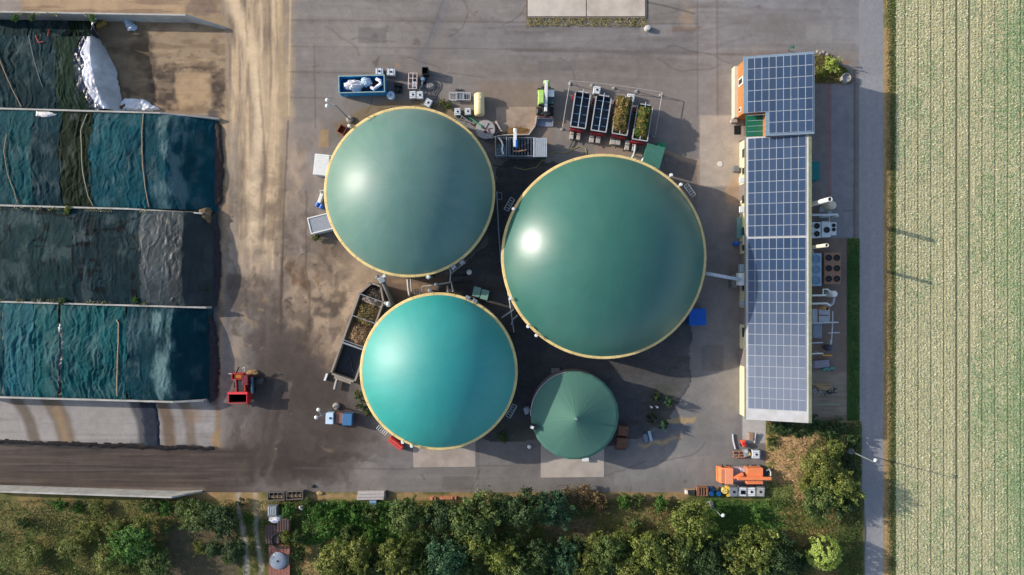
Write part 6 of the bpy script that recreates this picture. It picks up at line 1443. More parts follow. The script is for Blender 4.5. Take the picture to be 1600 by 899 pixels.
t = thing('pallet_crate', 'brown timber crate at the left of the barrel row', 'crate', G(1098, 769, .8))
MB().open_box(0, 0, 0, 1.7, 1.4, .8, .08).build('body', mat('crate_rust', C(134, 92, 70), .8, .2, 3), t)
for k in range(4): MB().box(-.6 + .4 * k, 0, .79, .12, 1.3, .05).build('slat', mat('crate_slat', C(150, 110, 84), .8, .2, 3), t)
t = thing('scrap_pallet', 'pallet of dark parts with a white canister at the yard edge', 'pallet', G(1079, 771, .6))
MB().box(0, 0, .08, 1.6, 1.0, .16).build('pallet', wood, t); MB().box(.2, 0, .4, .9, .7, .5).build('parts', dsteel, t); MB().box(-.6, .1, .45, .4, .5, .6).build('canister', whitep, t, bev=.06)
t = thing('orange_pump', 'small orange pump on wheels in front of the dry bank', 'pump', G(1163, 694, .9), R(20))
MB().box(0, 0, .55, .7, 1.0, .6).build('body', mat('orange_red', C(226, 92, 62), .45), t, bev=.1); MB().cyl((-.1, 0, .8), (-.1, 0, 1.0), .25, n=14).build('motor', red, t)
for s_ in (-1, 1): MB().cyl((s_ * .38, -.2, .25), (s_ * .5, -.2, .25), .25, n=14).build('wheel', rubber, t)
pipe('pale bent gutter pipe lying left of the orange pump', [(1145, 679, .2), (1146, 690, .2), (1149, 702, .2)], .13, lg, feet=False)
pipe('pale gutter pipe leaning on a timber right of the orange pump', [(1181, 677, .5), (1180, 685, .4), (1179, 693, .2)], .12, pm, feet=False)
tag(MB().box(0, 0, .25, .7, 1.1, .5).box(0, 0, .53, .6, 1.0, .06).build('timber_block', mat('timber_brown', C(150, 122, 104), .8, .2, 3), loc=G(1174, 683, .5)), 'brown timber block beside the leaning gutter pipe', 'timber')
t = thing('rusty_rack', 'rusty open frame lying above the orange truck', 'frame', G(1155, 711, .5))
m = MB()
for y_ in (-.45, 0, .45): m.box(0, y_, .4, 1.8, .12, .12)
for x_ in (-.85, 0, .85): m.box(x_, 0, .4, .12, 1.0, .14); m.box(x_, .4, .18, .1, .1, .36); m.box(x_, -.4, .18, .1, .1, .36)
m.build('frame', mat('frame_rust', C(168, 116, 88), .7, .2, 4), t); MB().box(-.4, .2, .32, .6, .3, .3).build('motor', dsteel, t)
t = thing('parts_rack', 'grey and yellow machine parts between the rusty frame and the white container', 'machine part', G(1167, 709, .7), R(15))
MB().box(0, 0, .3, .8, 1.1, .6).build('block', grey, t, bev=.05); MB().lathe([(.25, .6), (.25, .75), (.02, .75)], 12, (0, .3, 0)).build('disc', lg, t); MB().box(.45, -.2, .4, .2, .6, .4).build('guard', mat('canister_yellow', C(226, 184, 70), .5), t)
# ---- along the lower edge of the yard
def crate2(label, px, py, a):
    t = thing('slatted_crate', label, 'crate', G(px, py, .9), R(a)); MB().open_box(0, 0, 0, 2.6, 1.3, .9, .09).build('body', mat('crate_grey', C(104, 98, 92), .8, .2, 3), t)
    for k in range(4): MB().box(-1.0 + .66 * k, .25, .82, .16, .9, .14).build('slat', mat('slat_dark', C(74, 66, 60), .8, .2, 3), t)
    MB().box(.1, -.1, .6, 1.9, .4, .25).build('contents', mat('crate_fill', C(172, 140, 98), .85, .25, 4), t)
crate2('grey slatted crate, left one of the pair at the track entrance', 431, 776.5, 0); crate2('grey slatted crate with tan filling, right one of the pair', 460, 775, 2)
t = thing('concrete_beams', 'stack of pale concrete beams along the grass edge', 'beams', G(579, 776, .8), R(1))
for k in range(3): MB().box(.1 * (k - 1), -.45 + .45 * k, .3 + .1 * (k == 1), 4.2, .4, .6).build('beam', mat('beam_pale', C(176, 168, 164), .8, .1, 2), t, bev=.03)
MB().box(2.25, 0, .35, .3, 1.3, .7).build('end_block', dsteel, t)
tag(MB().box(0, 0, .2, 1.8, .35, .14).box(1.3, .15, .2, 2.0, .12, .1, .05).build('board', mat('board_blue', C(182, 202, 214), .5), loc=G(618, 788.5, .2)), 'pale blue board lying in the grass edge', 'board')
tag(MB().box(0, 0, .3, 1.0, .7, .6).box(0, 0, .62, 1.05, .75, .06).build('blue_tub', mat('tub_blue', C(120, 150, 180), .5), loc=G(583, 786, .4)), 'bluish tub half hidden in the shrubs below the concrete beams', 'tub')
def bricks(label, px, py, L_, n, c_):
    m = MB()
    for k in range(n): m.box(-L_ / 2 + L_ * (k + .5) / n, random.uniform(-.05, .05), .2, L_ / n * .92, .45, .4, random.uniform(-.05, .05))
    for k in range(max(n - 2, 1)): m.box(-L_ / 2 + L_ * (k + 1) / n, .02, .47, L_ / n * .9, .4, .14, random.uniform(-.08, .08))
    tag(m.build('brick_stack', mat('brick_%d' % px, c_, .85, .2, 4), loc=G(px, py, .4)), label, 'bricks')
bricks('short stack of orange bricks at the grass edge', 676, 780, .95, 3, C(196, 132, 98)); bricks('long row of orange bricks right of the short stack', 700, 779, 2.6, 7, C(190, 126, 92)); bricks('small pile of orange planks left of the concrete beams', 549, 787, 1.0, 3, C(192, 136, 96)); bricks('few orange bricks under the concrete beams', 566, 788, .5, 2, C(190, 126, 84))
lump('debris', 'white plastic scrap in the grass below the slatted crates', 'scrap', 471, 795, .4, .5, .35, .4, wrap, 61)
lump('debris', 'dark clod on the yard above the right slatted crate', 'scrap', 488, 761, .3, .35, .25, .3, dsteel, 62); lump('debris', 'tan soil clod at the right of the slatted crates', 'soil', 499, 772, .3, .5, .3, .3, mat('clod_tan', C(176, 146, 104), .9, .2, 4), 63)
tag(MB().lathe([(.45, 0), (.45, .5), (.38, .75), (.02, .8)], 14).build('bollard', mat('bollard_grey', C(188, 186, 180), .7), loc=G(1012, 44, .6)), 'pale stub bollard at the corner of the weighbridge grass', 'bollard')
# ---- overgrown machinery by the track
t = thing('grey_machine', 'grey machine frame with grille at the top of the overgrown row', 'machine', G(425, 800, 1.4))
MB().box(0, 0, .7, 1.5, 1.7, 1.3).build('housing', mat('mach_grey', C(112, 116, 114), .6, .15, 3), t, bev=.05)
for k in range(4): MB().box(-.5 + .33 * k, .1, 1.38, .12, 1.3, .08).build('grille_bar', lg, t)
lump('plastic_waste', 'white crumpled plastic between the grey machine and the brown slabs', 'plastic waste', 429, 814, 1.4, 1.1, .55, .9, wrap, 71)
for i, (px, py, sx, sy, h, c_, lab) in enumerate(((443, 822, 1.9, 2.0, 1.2, C(104, 82, 74), 'upper brown steel slab with ribbed top by the track'), (426, 836, 2.2, 2.8, .9, C(100, 80, 74), 'lower brown steel slab under the black hoop'))):
    t = thing('steel_slab', lab, 'steel slab', G(px, py, h)); MB().box(0, 0, h / 2, sx, sy, h).build('slab', mat('slab_brown_%d' % i, c_, .8, .2, 2), t, bev=.04)
    for k in range(5): MB().box(-sx / 2 + sx * (k + .5) / 5, 0, h + .03, .1, sy - .1, .06).build('rib', mat('slab_rib', C(84, 62, 56), .8), t)
tag(MB().tube([(1.1 * math.cos(a), 1.15 * math.sin(a), 1.15 + .1 * math.cos(a)) for a in np.linspace(1.2, 5.6, 26)], .13, 8).cyl((-1.1, 0, .6), (-1.1, 0, 1.1), .08).build('black_hoop', rubber, loc=G(436, 845, 1.1)), 'black rubber hoop lying over the brown slab', 'hoop')
t = thing('rust_platform', 'rust red plank platform at the bottom edge by the track', 'platform', G(436, 880, .9))
m = MB()
for k in range(7): m.box(-1.4 + .47 * k, 0, .8, .44, 5.4, .12)
m.build('deck', mat('deck_rust', C(142, 92, 78), .8, .25, 2.5, stretch=(1, .4, 1)), t)
for s_ in (-1, 1): MB().box(s_ * 1.3, 0, .37, .2, 5.2, .74).build('beam', rust, t)
MB().box(1.35, .5, .95, .5, 1.6, .2).build('clamp', dsteel, t)
t = thing('silver_disc', 'round silver lid with a dark centre lying on the rust red platform', 'lid', G(433.5, 878, 1.3))
t.location.z = .87
MB().lathe([(1.32, 0), (1.36, .12), (1.3, .2), (.7, .3), (.17, .36)], 40).build('lid', mat('disc_silver', C(150, 158, 168), .4, .06, 1.5, metal=.3), t, smooth=True)
MB().lathe([(.18, .30), (.16, .42), (.02, .40)], 16).build('hub', black, t)
# ================================================================== VEGETATION
leafm = vmat('leaf', .6, 0, translucent=True, spec=.3)
barkm = mat('bark', C(92, 76, 58), .9, .2, 6)
PAL = {
 'mid': [C(59, 81, 37), C(81, 101, 48), C(110, 125, 70), C(68, 90, 41)],
 'dark': [C(41, 63, 35), C(57, 79, 44), C(77, 99, 57), C(46, 68, 39)],
 'blue': [C(42, 74, 48), C(60, 94, 62), C(84, 114, 80), C(48, 80, 52)],
 'olive': [C(81, 96, 37), C(110, 118, 52), C(140, 143, 77), C(92, 103, 41)],
 'yellow': [C(88, 104, 40), C(110, 122, 52), C(136, 142, 74), C(76, 94, 40)],
 'lime': [C(128, 150, 58), C(156, 174, 78), C(176, 190, 104), C(140, 160, 66)],
 'bright': [C(55, 92, 35), C(72, 114, 44), C(101, 136, 63), C(61, 101, 39)],
 'brown': [C(104, 84, 56), C(130, 108, 74), C(152, 128, 90), C(92, 80, 52)],
}
def crown_mesh(name, seed, pal, rx=2.5, ry=2.5, hz=4.4, nl=9, leaves=3200, size=.30, ball=False, shoots=0):
    rg = np.random.default_rng(seed); pal = np.array([p[:3] for p in pal])
    ctr = []; rad = []
    if ball:
        ctr = [np.array([0, 0, hz * .5])]; rad = [1.0]
    else:
        for i in range(nl):
            a = 2 * math.pi * (i + rg.uniform(-.3, .3)) / (nl - 1) if i else 0; r_ = rg.uniform(.30, .78) if i else 0
            ctr.append(np.array([rx * r_ * math.cos(a), ry * r_ * math.sin(a), hz * (rg.uniform(.38, .62) if i else rg.uniform(.66, .78))])); rad.append(rg.uniform(.2, .48) if i else .42)
    P_ = []; N_ = []; K = []
    per = leaves // len(ctr)
    for c, r_ in zip(ctr, rad):
        # leaves gather in clumps on the lobe's skin
        nc = 16 if not ball else 150
        cd = rg.normal(size=(nc, 3)); cd[:, 2] = np.abs(cd[:, 2]) * 1.1 - .25; cd /= np.linalg.norm(cd, axis=1, keepdims=True)
        ctone = rg.random(nc)
        who = rg.integers(0, nc, per); d = cd[who] + rg.normal(0, .23 if not ball else .055, (per, 3))
        rr_ = rg.uniform(.72, 1.12, per) if not ball else rg.uniform(.9, 1.05, per)
        sc_ = np.array([rx, ry, hz * (.36 if not ball else .5)]) * r_
        P_.append(c + d * sc_ * rr_[:, None]); N_.append(d * np.array([1, 1, 1.1]) + rg.normal(0, .45, (per, 3)) + np.array([0, 0, .35])); K.append(ctone[who])
    for s_ in range(shoots):
        a = rg.uniform(0, 2 * math.pi); r0 = rg.uniform(.5, .9); n_ = 45; t_ = rg.random(n_)
        base = np.array([rx * r0 * math.cos(a), ry * r0 * math.sin(a), hz * rg.uniform(.4, .7)]); tip = base + np.array([math.cos(a) * rg.uniform(.3, 1.0), math.sin(a) * rg.uniform(.3, 1.0), rg.uniform(-.2, .9)])
        P_.append(base + (tip - base) * t_[:, None] + rg.normal(0, .12, (n_, 3))); N_.append(rg.normal(0, .6, (n_, 3)) + np.array([0, 0, .8])); K.append(np.full(n_, rg.random()))
    pos = np.concatenate(P_); nr = np.concatenate(N_); k = np.concatenate(K)
    pos[:, 2] = np.maximum(pos[:, 2], .1)
    n = len(pos); sz = rg.uniform(.6, 1.35, n) * size
    q = leaf_quads(pos, nr, sz, rg, .62)
    idx = np.clip((k * .75 + rg.random(n) * .45) * len(pal) * .85, 0, len(pal) - 1).astype(int)
    col = pal[idx] * rg.uniform(.75, 1.25, n)[:, None]
    return quads_mesh(name, q, col, leafm)
def trunk_mesh(hz, r_=.16, seed=0, limbs=6, rx=2.5):
    rg = random.Random(seed); m = MB()
    m.tube([(0, 0, -.2), (.06, .02, hz * .25), (-.04, .05, hz * .5)], r_, 8)
    m.cyl((-.04, .05, hz * .45), (.05, 0, hz * .75), r_ * .7, r_ * .25, 7)
    for i in range(limbs):
        a = 2 * math.pi * i / limbs + rg.uniform(-.3, .3); z0 = hz * rg.uniform(.22, .45)
        m.cyl((0, 0, z0), (math.cos(a) * rx * .55, math.sin(a) * rx * .55, z0 + hz * rg.uniform(.15, .3)), r_ * .5, r_ * .12, 6)
    return m
PROTO = {}
def plant(kind, pal, name, label, cat, px, py, r_px, zc_, hz=4.4, var=0, group=None, squash=1.0, rot=None, leaves=5200, size=.245, nl=12, ball=False, shoots=22):
    """r_px: crown radius in photo pixels; px,py: where the crown's middle shows"""
    key = (kind, pal, var)
    if key not in PROTO:
        t = thing(name, label, cat, (0, 0, 0), 0, group)
        cm = crown_mesh('crown' if kind == 'tree' else 'foliage', hash(key) % 1000 if False else sum(map(ord, kind + pal)) * 7 + var * 13, PAL[pal], 2.5, 2.5, hz, nl, leaves, size, ball, shoots)
        o = bpy.data.objects.new('crown' if kind == 'tree' else 'foliage', cm); COL.objects.link(o); o.parent = t
        trunk_mesh(hz, .17 if kind == 'tree' else .07, var, 6 if kind == 'tree' else 8).build('trunk' if kind == 'tree' else 'stems', barkm, t)
        PROTO[key] = [t, hz, True]
    t, h0, fresh = PROTO[key]
    s_ = r_px / 10 * (H - zc_) / H / 2.5; sz_ = zc_ * 1.75 / h0
    loc = G(px, py, zc_); rot_ = random.uniform(0, 6.28) if rot is None else rot
    if fresh: PROTO[key][2] = False; t.location = loc; t.rotation_euler = (0, 0, rot_)
    else: t = dup(t, loc, rot_, label, group)
    t['label'] = label; t['category'] = cat; t.name = name; t.scale = (s_, s_ * squash, sz_)
    if group: t['group'] = group
    return t
TG = 'trees of the belt below the yard'
belt = [
 (638, 809, 27, 3.2, 'mid', 0, 'mid green tree below the pale blue board at the yard edge'),
 (690, 812, 23, 3.0, 'dark', 0, 'dark green tree just below the row of orange bricks'),
 (742, 812, 32, 3.8, 'mid', 1, 'broad mid green tree below the left concrete pad'),
 (781, 794, 22, 2.8, 'dark', 1, 'dark rounded tree at the yard edge right of the broad mid tree'),
 (823, 800, 30, 3.8, 'dark', 2, 'large dark green tree at the yard edge below the tent tank pad'),
 (866, 796, 23, 3.0, 'blue', 0, 'blue-green tree left of the dry brown bracken'),
 (745, 850, 24, 3.4, 'yellow', 0, 'yellowish green tree directly below the broad mid green tree'),
 (618, 872, 25, 3.6, 'olive', 0, 'olive tree at the bottom of the belt, middle of three olive ones'),
 (560, 868, 24, 3.6, 'olive', 1, 'olive tree at the bottom of the belt, leftmost but one'),
 (520, 882, 22, 3.2, 'olive', 2, 'olive tree at the bottom edge nearest the rust red platform'),
 (697, 876, 27, 3.8, 'blue', 1, 'big blue-green tree at the bottom of the belt'),
 (655, 892, 18, 3.0, 'mid', 2, 'small mid green tree squeezed between the olive and the big blue-green tree'),
 (784, 872, 26, 3.6, 'yellow', 1, 'yellow-green tree at the bottom below the right end of the teal dome shadow'),
 (816, 888, 24, 3.4, 'mid', 0, 'mid green tree cut by the bottom edge below the tent roofed tank'),
 (846, 870, 22, 3.2, 'dark', 0, 'dark tree at the bottom left of the small bright blue-green tree'),
 (882, 874, 21, 3.2, 'blue', 0, 'small bright blue-green tree standing alone at the bottom of the belt'),
 (918, 886, 22, 3.0, 'olive', 0, 'olive tree at the bottom edge right of the small bright blue-green tree'),
 (952, 866, 24, 3.4, 'mid', 1, 'mid green tree below the grassy clearing, its left one'),
 (988, 890, 22, 3.2, 'olive', 1, 'olive tree cut by the bottom edge below the grassy clearing'),
 (1016, 866, 26, 3.6, 'yellow', 0, 'yellowish tree below the middle of the grassy clearing'),
 (1050, 888, 22, 3.2, 'olive', 2, 'olive tree at the bottom edge left of the lamp in the grass'),
 (1070, 864, 20, 3.0, 'mid', 2, 'mid green tree under the rounded yellow bush'),
 (1088, 818, 28, 3.6, 'yellow', 1, 'rounded yellow-olive tree left of the lamp in the grass'),
 (1112, 876, 24, 3.4, 'dark', 1, 'dark tree at the bottom below the lamp in the grass'),
 (1148, 884, 24, 3.4, 'olive', 0, 'olive tree at the bottom edge between the dark one and the big olive one'),
 (1184, 858, 28, 3.8, 'yellow', 2, 'large olive-yellow tree below the orange truck'),
 (1217, 872, 28, 3.8, 'dark', 2, 'dark tree left of the neat lime green tree'),
 (1284, 730, 28, 3.4, 'olive', 1, 'upper of the three big bushy trees on the dry bank'),
 (1314, 760, 30, 3.6, 'yellow', 1, 'right one of the big bushy trees on the dry bank, overhanging the road'),
 (1284, 782, 30, 3.4, 'mid', 1, 'lower left of the big bushy trees on the dry bank'),
 (205, 852, 34, 2.8, 'bright', 1, 'broad green tree in the rough grass below the lowest silo wall'),
 (243, 884, 24, 2.6, 'mid', 2, 'green tree at the bottom edge in the rough grass left of the bare soil'),
 (312, 806, 24, 2.6, 'mid', 0, 'green tree at the end of the lowest silo wall'),
 (345, 818, 25, 2.8, 'dark', 1, 'dark tree beside the wheel track at the yard entrance'),
 (366, 862, 20, 2.4, 'dark', 0, 'dark tree between the bare soil and the wheel track'),
]
for px, py, r_, zc_, pal, var, lab in belt:
    if px > 500 and px < 1260: r_ *= 1.16 * random.uniform(.92, 1.12); zc_ *= 1.12
    plant('tree', pal, 'bushy_tree', lab, 'tree', px, py, r_, zc_, var=var, squash=random.uniform(.78, 1.12), group=TG if px > 500 and px < 1260 else None)
more_trees = [
 (716, 846, 17, 2.6, 'dark', 3, 'small dark tree between the dark green tree and the yellowish green one'), (660, 842, 17, 2.2, 'mid', 3, 'low mid green tree below the pale blue board tree'), (592, 886, 18, 2.8, 'dark', 3, 'small dark tree at the bottom between two olive trees'),
 (728, 890, 19, 3.0, 'mid', 3, 'mid green tree at the bottom edge right of the big blue-green tree'), (540, 896, 16, 2.6, 'mid', 3, 'small mid green tree at the bottom edge among the left olive trees'), (866, 894, 17, 2.6, 'dark', 4, 'small dark tree under the small bright blue-green tree'),
 (800, 846, 20, 2.6, 'mid', 4, 'mid green tree below the large dark tree under the tent tank pad'), (902, 858, 15, 2.2, 'dark', 3, 'small dark tree at the edge of the brown clearing'), (934, 848, 16, 2.2, 'olive', 3, 'small olive tree at the right edge of the brown clearing'),
 (970, 846, 15, 2.0, 'yellow', 3, 'small yellowish tree at the lower left of the grassy clearing'), (1040, 846, 16, 2.2, 'dark', 4, 'small dark tree at the lower middle of the grassy clearing'), (1092, 852, 16, 2.2, 'mid', 4, 'small green tree under the rounded yellow-olive tree'),
 (1138, 848, 20, 2.8, 'mid', 3, 'mid green tree below the green grass right of the lamp'), (1200, 888, 18, 2.8, 'yellow', 3, 'yellowish tree at the bottom edge left of the dark one'), (1248, 884, 18, 2.2, 'dark', 3, 'dark small tree just left of the neat lime green tree'),
 (1322, 790, 16, 2.4, 'dark', 4, 'small dark tree at the lower right end of the dry bank'), (1262, 760, 16, 2.2, 'olive', 3, 'small olive tree at the left side of the bushy group on the bank'), (1304, 706, 16, 2.2, 'yellow', 3, 'small yellowish tree at the top of the bushy group on the bank'),
 (170, 872, 22, 2.0, 'olive', 4, 'olive tree left below the broad green tree in the rough grass'), (222, 822, 15, 1.8, 'olive', 4, 'small olive tree right above the broad green tree'), (110, 858, 18, 1.6, 'olive', 3, 'low olive tree in the middle of the rough grass'),
 (46, 872, 20, 1.6, 'olive', 4, 'low olive tree in the rough grass at the far left bottom'), (286, 796, 14, 1.6, 'mid', 4, 'small green tree right under the end of the lowest silo wall'), (334, 858, 14, 1.8, 'dark', 4, 'small dark tree at the right side of the bare soil'),
 (178, 830, 14, 1.5, 'yellow', 4, 'small yellowish tree at the upper left of the broad green tree'), (150, 795, 12, 1.2, 'olive', 3, 'small olive tree under the middle of the lowest silo wall'),
]
for px, py, r_, zc_, pal, var, lab in more_trees:
    plant('tree', pal, 'small_tree', lab, 'tree', px, py, r_ * random.uniform(1, 1.15), zc_, var=var, squash=random.uniform(.75, 1.15), group=TG if 500 < px < 1260 else None)
plant('tree', 'lime', 'round_tree', 'neat round lime green tree near the road at the bottom', 'tree', 1287, 864, 25, 3.0, var=7, ball=True, leaves=5200, size=.26, shoots=0)
SG = 'shrubs along the lower yard edge'
shr = [
 (497, 800, 14, 1.3, 'bright', 0, 'bright green shrub right below the yard edge by the white plastic scrap'), (520, 806, 15, 1.5, 'bright', 1, 'bright green shrub below the yard edge left of the orange planks'),
 (540, 792, 11, 1.2, 'bright', 0, 'small bright shrub poking over the yard edge left of the concrete beams'), (556, 806, 15, 1.4, 'bright', 1, 'bright shrub just under the orange planks'),
 (580, 804, 15, 1.4, 'mid', 5, 'mid green shrub under the concrete beams'), (602, 812, 14, 1.3, 'bright', 0, 'bright shrub under the pale blue board'),
 (512, 832, 16, 1.4, 'bright', 1, 'bright shrub in the second row left of the olive trees'), (545, 836, 16, 1.4, 'mid', 5, 'mid green shrub above the left olive trees'), (580, 838, 16, 1.3, 'bright', 0, 'bright shrub above the middle olive trees'),
 (480, 786, 9, 1.0, 'mid', 5, 'small shrub right of the right slatted crate'),
 (451, 797, 14, 1.3, 'bright', 1, 'shrub between the slatted crates and the brown slabs'), (462, 842, 13, 1.6, 'mid', 5, 'shrub growing beside the black hoop'), (448, 842, 12, 1.7, 'yellow', 5, 'yellowish shrub growing through the black hoop'), (466, 868, 11, 1.4, 'dark', 5, 'dark shrub right of the rust red platform'),
 (976, 783, 14, 1.1, 'bright', 0, 'low bright shrub at the yard edge right of the brown bracken'), (1032, 786, 14, 1.1, 'bright', 1, 'low bright shrub at the yard edge above the grassy clearing'), (1000, 782, 10, .9, 'mid', 5, 'small low shrub between the two low bright shrubs'),
 (992, 822, 12, 1.1, 'mid', 5, 'shrub in the middle of the grassy clearing'), (1140, 800, 14, 1.0, 'bright', 0, 'low shrub in the green grass below the white containers'), (1186, 806, 14, 1.0, 'bright', 1, 'low shrub in the green grass near the dry bank'),
 (95, 790, 13, 1.3, 'bright', 1, 'dense green bush just below the lowest silo wall, larger of the two'), (121, 796, 9, 1.1, 'bright', 0, 'small green bush beside the dense bush under the lowest silo wall'),
 (232, 790, 16, 1.0, 'mid', 5, 'low spreading shrub under the right half of the lowest silo wall'), (258, 794, 14, 1.0, 'bright', 0, 'low shrub near the end of the lowest silo wall'), (262, 824, 8, 1.0, 'mid', 5, 'small shrub at the top of the bare soil patch'),
 (36, 818, 9, 1.0, 'dark', 5, 'small dark shrub in the rough grass at the far left'), (140, 832, 18, 1.4, 'olive', 5, 'olive shrub left of the broad green tree'), (310, 858, 11, 1.0, 'olive', 5, 'olive shrub on the bare soil patch'), (390, 812, 8, .9, 'bright', 0, 'small shrub in the middle of the wheel track'), (376, 786, 7, .8, 'dark', 5, 'small dark shrub at the corner where the track meets the yard'),
 (355, 876, 8, .9, 'mid', 5, 'small shrub by the lower wheel track'),
 (1300, 100, 13, 1.2, 'lime', 5, 'bright shrub in the planted corner beside the tall block'), (1284, 112, 10, .8, 'olive', 5, 'low olive shrub in the planted corner against the block'), (1314, 112, 9, .6, 'yellow', 5, 'low dry shrub at the tip of the planted corner'),
 (1046, 628, 8, 1.4, 'blue', 5, 'dark blue-green conifer shrub in the shade of the weedy corner'), (1036, 664, 9, 1.2, 'blue', 5, 'dark shrub beside the tan kerb in the weedy corner'), (1018, 654, 8, 1.1, 'dark', 5, 'dark weeds shrub behind the two small white poles'), (1026, 622, 7, 1.0, 'dark', 5, 'dark shrub deep in the largest dome shadow'),
 (560, 618, 8, .8, 'mid', 5, 'weedy shrub at the left foot of the teal dome tank'), (566, 634, 9, .9, 'dark', 5, 'dark weedy shrub at the left foot of the teal dome tank'), (575, 646, 7, .7, 'mid', 5, 'lowest weedy shrub beside the teal dome tank'),
 (494, 372, 7, .8, 'yellow', 5, 'yellow weed shrub below the tilted grey container'), (785, 684, 9, .5, 'mid', 5, 'low weeds on the gravel between the teal dome and the tent roofed tank'),
 (690, 160, 6, .5, 'olive', 5, 'low weeds near the askew white container'), (700, 166, 6, .5, 'mid', 5, 'low weeds left of the container with the green hose'),
 (20, 27, 7, 3.2, 'bright', 0, 'green weeds growing on the top silo wall at the far left'), (47, 27, 6, 3.2, 'mid', 5, 'green weeds on the top silo wall, second from the left'), (141, 27, 7, 3.2, 'bright', 1, 'green weeds on the top silo wall above the opened heap'),
 (104, 329, 7, 3.0, 'yellow', 5, 'yellow-green weeds on the wall above the black heap'), (210, 470, 6, 3.0, 'bright', 0, 'green weeds on the wall below the black heap'), (95, 471, 6, 3.0, 'mid', 5, 'green weeds on the left part of the wall below the black heap'), (324, 452, 5, .8, 'bright', 1, 'green weeds at the toe of the black heap'),
 (1256, 665, 22, 1.0, 'dark', 5, 'dark hedge bush along the lower end of the hall, left part'), (1222, 664, 18, .9, 'dark', 1, 'dark hedge bush at the corner of the pale slab below the hall'), (1300, 672, 22, 1.1, 'dark', 0, 'dark hedge bush below the court'), (1334, 690, 12, 1.2, 'dark', 5, 'dark hedge bush at the road side above the street lamp'),
 (1206, 690, 9, .9, 'mid', 5, 'shrub at the left foot of the dry bank'), (1322, 720, 12, 1.0, 'dark', 1, 'dark shrub under the street lamp arm'),
]
for px, py, r_, zc_, pal, var, lab in shr:
    ow = zc_ > 2.9
    o = plant('shrub', pal, 'shrub', lab, 'shrub', px, py, r_, .5 if ow else zc_, hz=2.4, var=var, leaves=1500, nl=7, size=.34, shoots=8, group=SG if 470 < px < 1060 and 770 < py else None)
    if ow: o.location = G(px, py, zc_) + Vector((0, 0, 2.35))
for i, (px, py, r_) in enumerate(((895, 776, 17), (914, 777, 18), (934, 780, 14), (938, 794, 10))):
    plant('shrub', 'brown', 'bracken', ('dry brown bracken next to the blue-green tree at the yard edge', 'tallest dry brown bracken at the yard edge', 'dry brown bracken at the right of the tallest one', 'small dry bracken clump below the others')[i], 'dry shrub', px, py, r_, 1.2, hz=2.4, var=3, leaves=1500, nl=7, size=.3, shoots=14)
# ---- grass and crops: nobody could count them
def tufts(name, label, cat, x0, y0, x1, y1, n, colf, size, hgt, seed, zf=lambda x, y: .03, keep=None, aspect=.28, flat=.8, rows=0):
    rg = np.random.default_rng(seed); x = rg.uniform(x0, x1, n); yy = rg.uniform(y0, y1, n)
    if rows: x = np.where(rg.random(n) < .75, np.round((x - 1414) / rows) * rows + 1414 + rows / 2 + rg.normal(0, .85, n), x)
    if keep is not None:
        k = keep(x, yy, rg); x = x[k]; yy = yy[k]
    n = len(x); X = (x - 800) / 10; Y = (450 - yy) / 10
    sz = rg.uniform(.6, 1.4, n) * size; z = zf(x, yy) + rg.uniform(.1, 1, n) * hgt
    nr = np.stack([rg.normal(0, flat, n), rg.normal(0, flat, n), np.ones(n)], 1)
    q = leaf_quads(np.stack([X, Y, z], 1), nr, sz, rg, aspect); c = colf(x, yy, rg)
    me = quads_mesh(name, q, c, leafm); o = bpy.data.objects.new(name, me); COL.objects.link(o); o['kind'] = 'stuff'; return tag(o, label, cat)
def pick(pal, k): 
    pal = np.array([p[:3] for p in pal]); return pal[np.clip((k * len(pal)).astype(int), 0, len(pal) - 1)]
def gcol(x, y_, rg):
    n = len(x); k = fbm(x / 34, y_ / 26, 60, 4); k = np.clip((k - .35) / .32, 0, 1) * .85 + rg.normal(0, .14, n)
    tan = ss(.45, .62, fbm(x / 26, y_ / 20, 61, 4)) * .45 + .28 * (y_ < 826) * (x < 300)
    c = pick([C(72, 90, 38), C(92, 110, 46), C(112, 124, 58), C(128, 136, 70)], k); t_ = pick([C(112, 96, 56), C(138, 120, 74), C(160, 140, 94)], rg.random(n))
    brt = ((x > 480) & (x < 640) & (y_ < 845)) | ((x > 1095) & (x < 1225) & (y_ < 845))
    c = np.where(brt[:, None], pick([C(60, 102, 34), C(78, 122, 44), C(98, 138, 58)], rg.random(n)), c); tan = np.where(brt, tan * .2, tan)
    return np.where((rg.random(n) < tan)[:, None], t_, c) * rg.uniform(.7, 1.25, n)[:, None]
def gkeep(x, y_, rg):
    soil = (x > 262) & (x < 372) & (y_ > 826); tr = (np.abs(x - 376 - (y_ - 780) * .12) < 5) | (np.abs(x - 400 - (y_ - 780) * .10) < 5)
    edge = y_ > 779 + 4 * vn(x / 9, x * 0, 70); pl = (x > 417) & (x < 456) & (y_ > 796)
    return edge & ~(soil & (rg.random(len(x)) < .85)) & ~tr & ~pl & (x < 1342) & ~((x > 850) & (x < 930) & (y_ > 812) & (y_ < 852) & (rg.random(len(x)) < .6))
tufts('grass', 'rough grass and dry stalks below the yard', 'grass', -60, 774, 1342, 960, 70000, gcol, .34, .30, 81, lambda x, y_: .05 + .25 * fbm(x / 30, y_ / 30, 64), gkeep)
tufts('undergrowth', 'dark leafy undergrowth between the trees of the belt', 'undergrowth', 500, 838, 1262, 960, 26000, lambda x, y_, rg: pick([C(50, 70, 32), C(68, 90, 40), C(92, 108, 52), C(58, 80, 36)], np.clip(rg.random(len(x)) + .6 * (fbm(x / 20, y_ / 20, 181) - .5), 0, .99)) * rg.uniform(.6, 1.25, len(x))[:, None], .42, 1.3, 181, keep=lambda x, y_, rg: (fbm(x / 24, y_ / 20, 182, 4) > .42) & (y_ > 838 + 26 * vn(x / 30, x * 0, 183)) & (y_ > 850 - .0 * x))
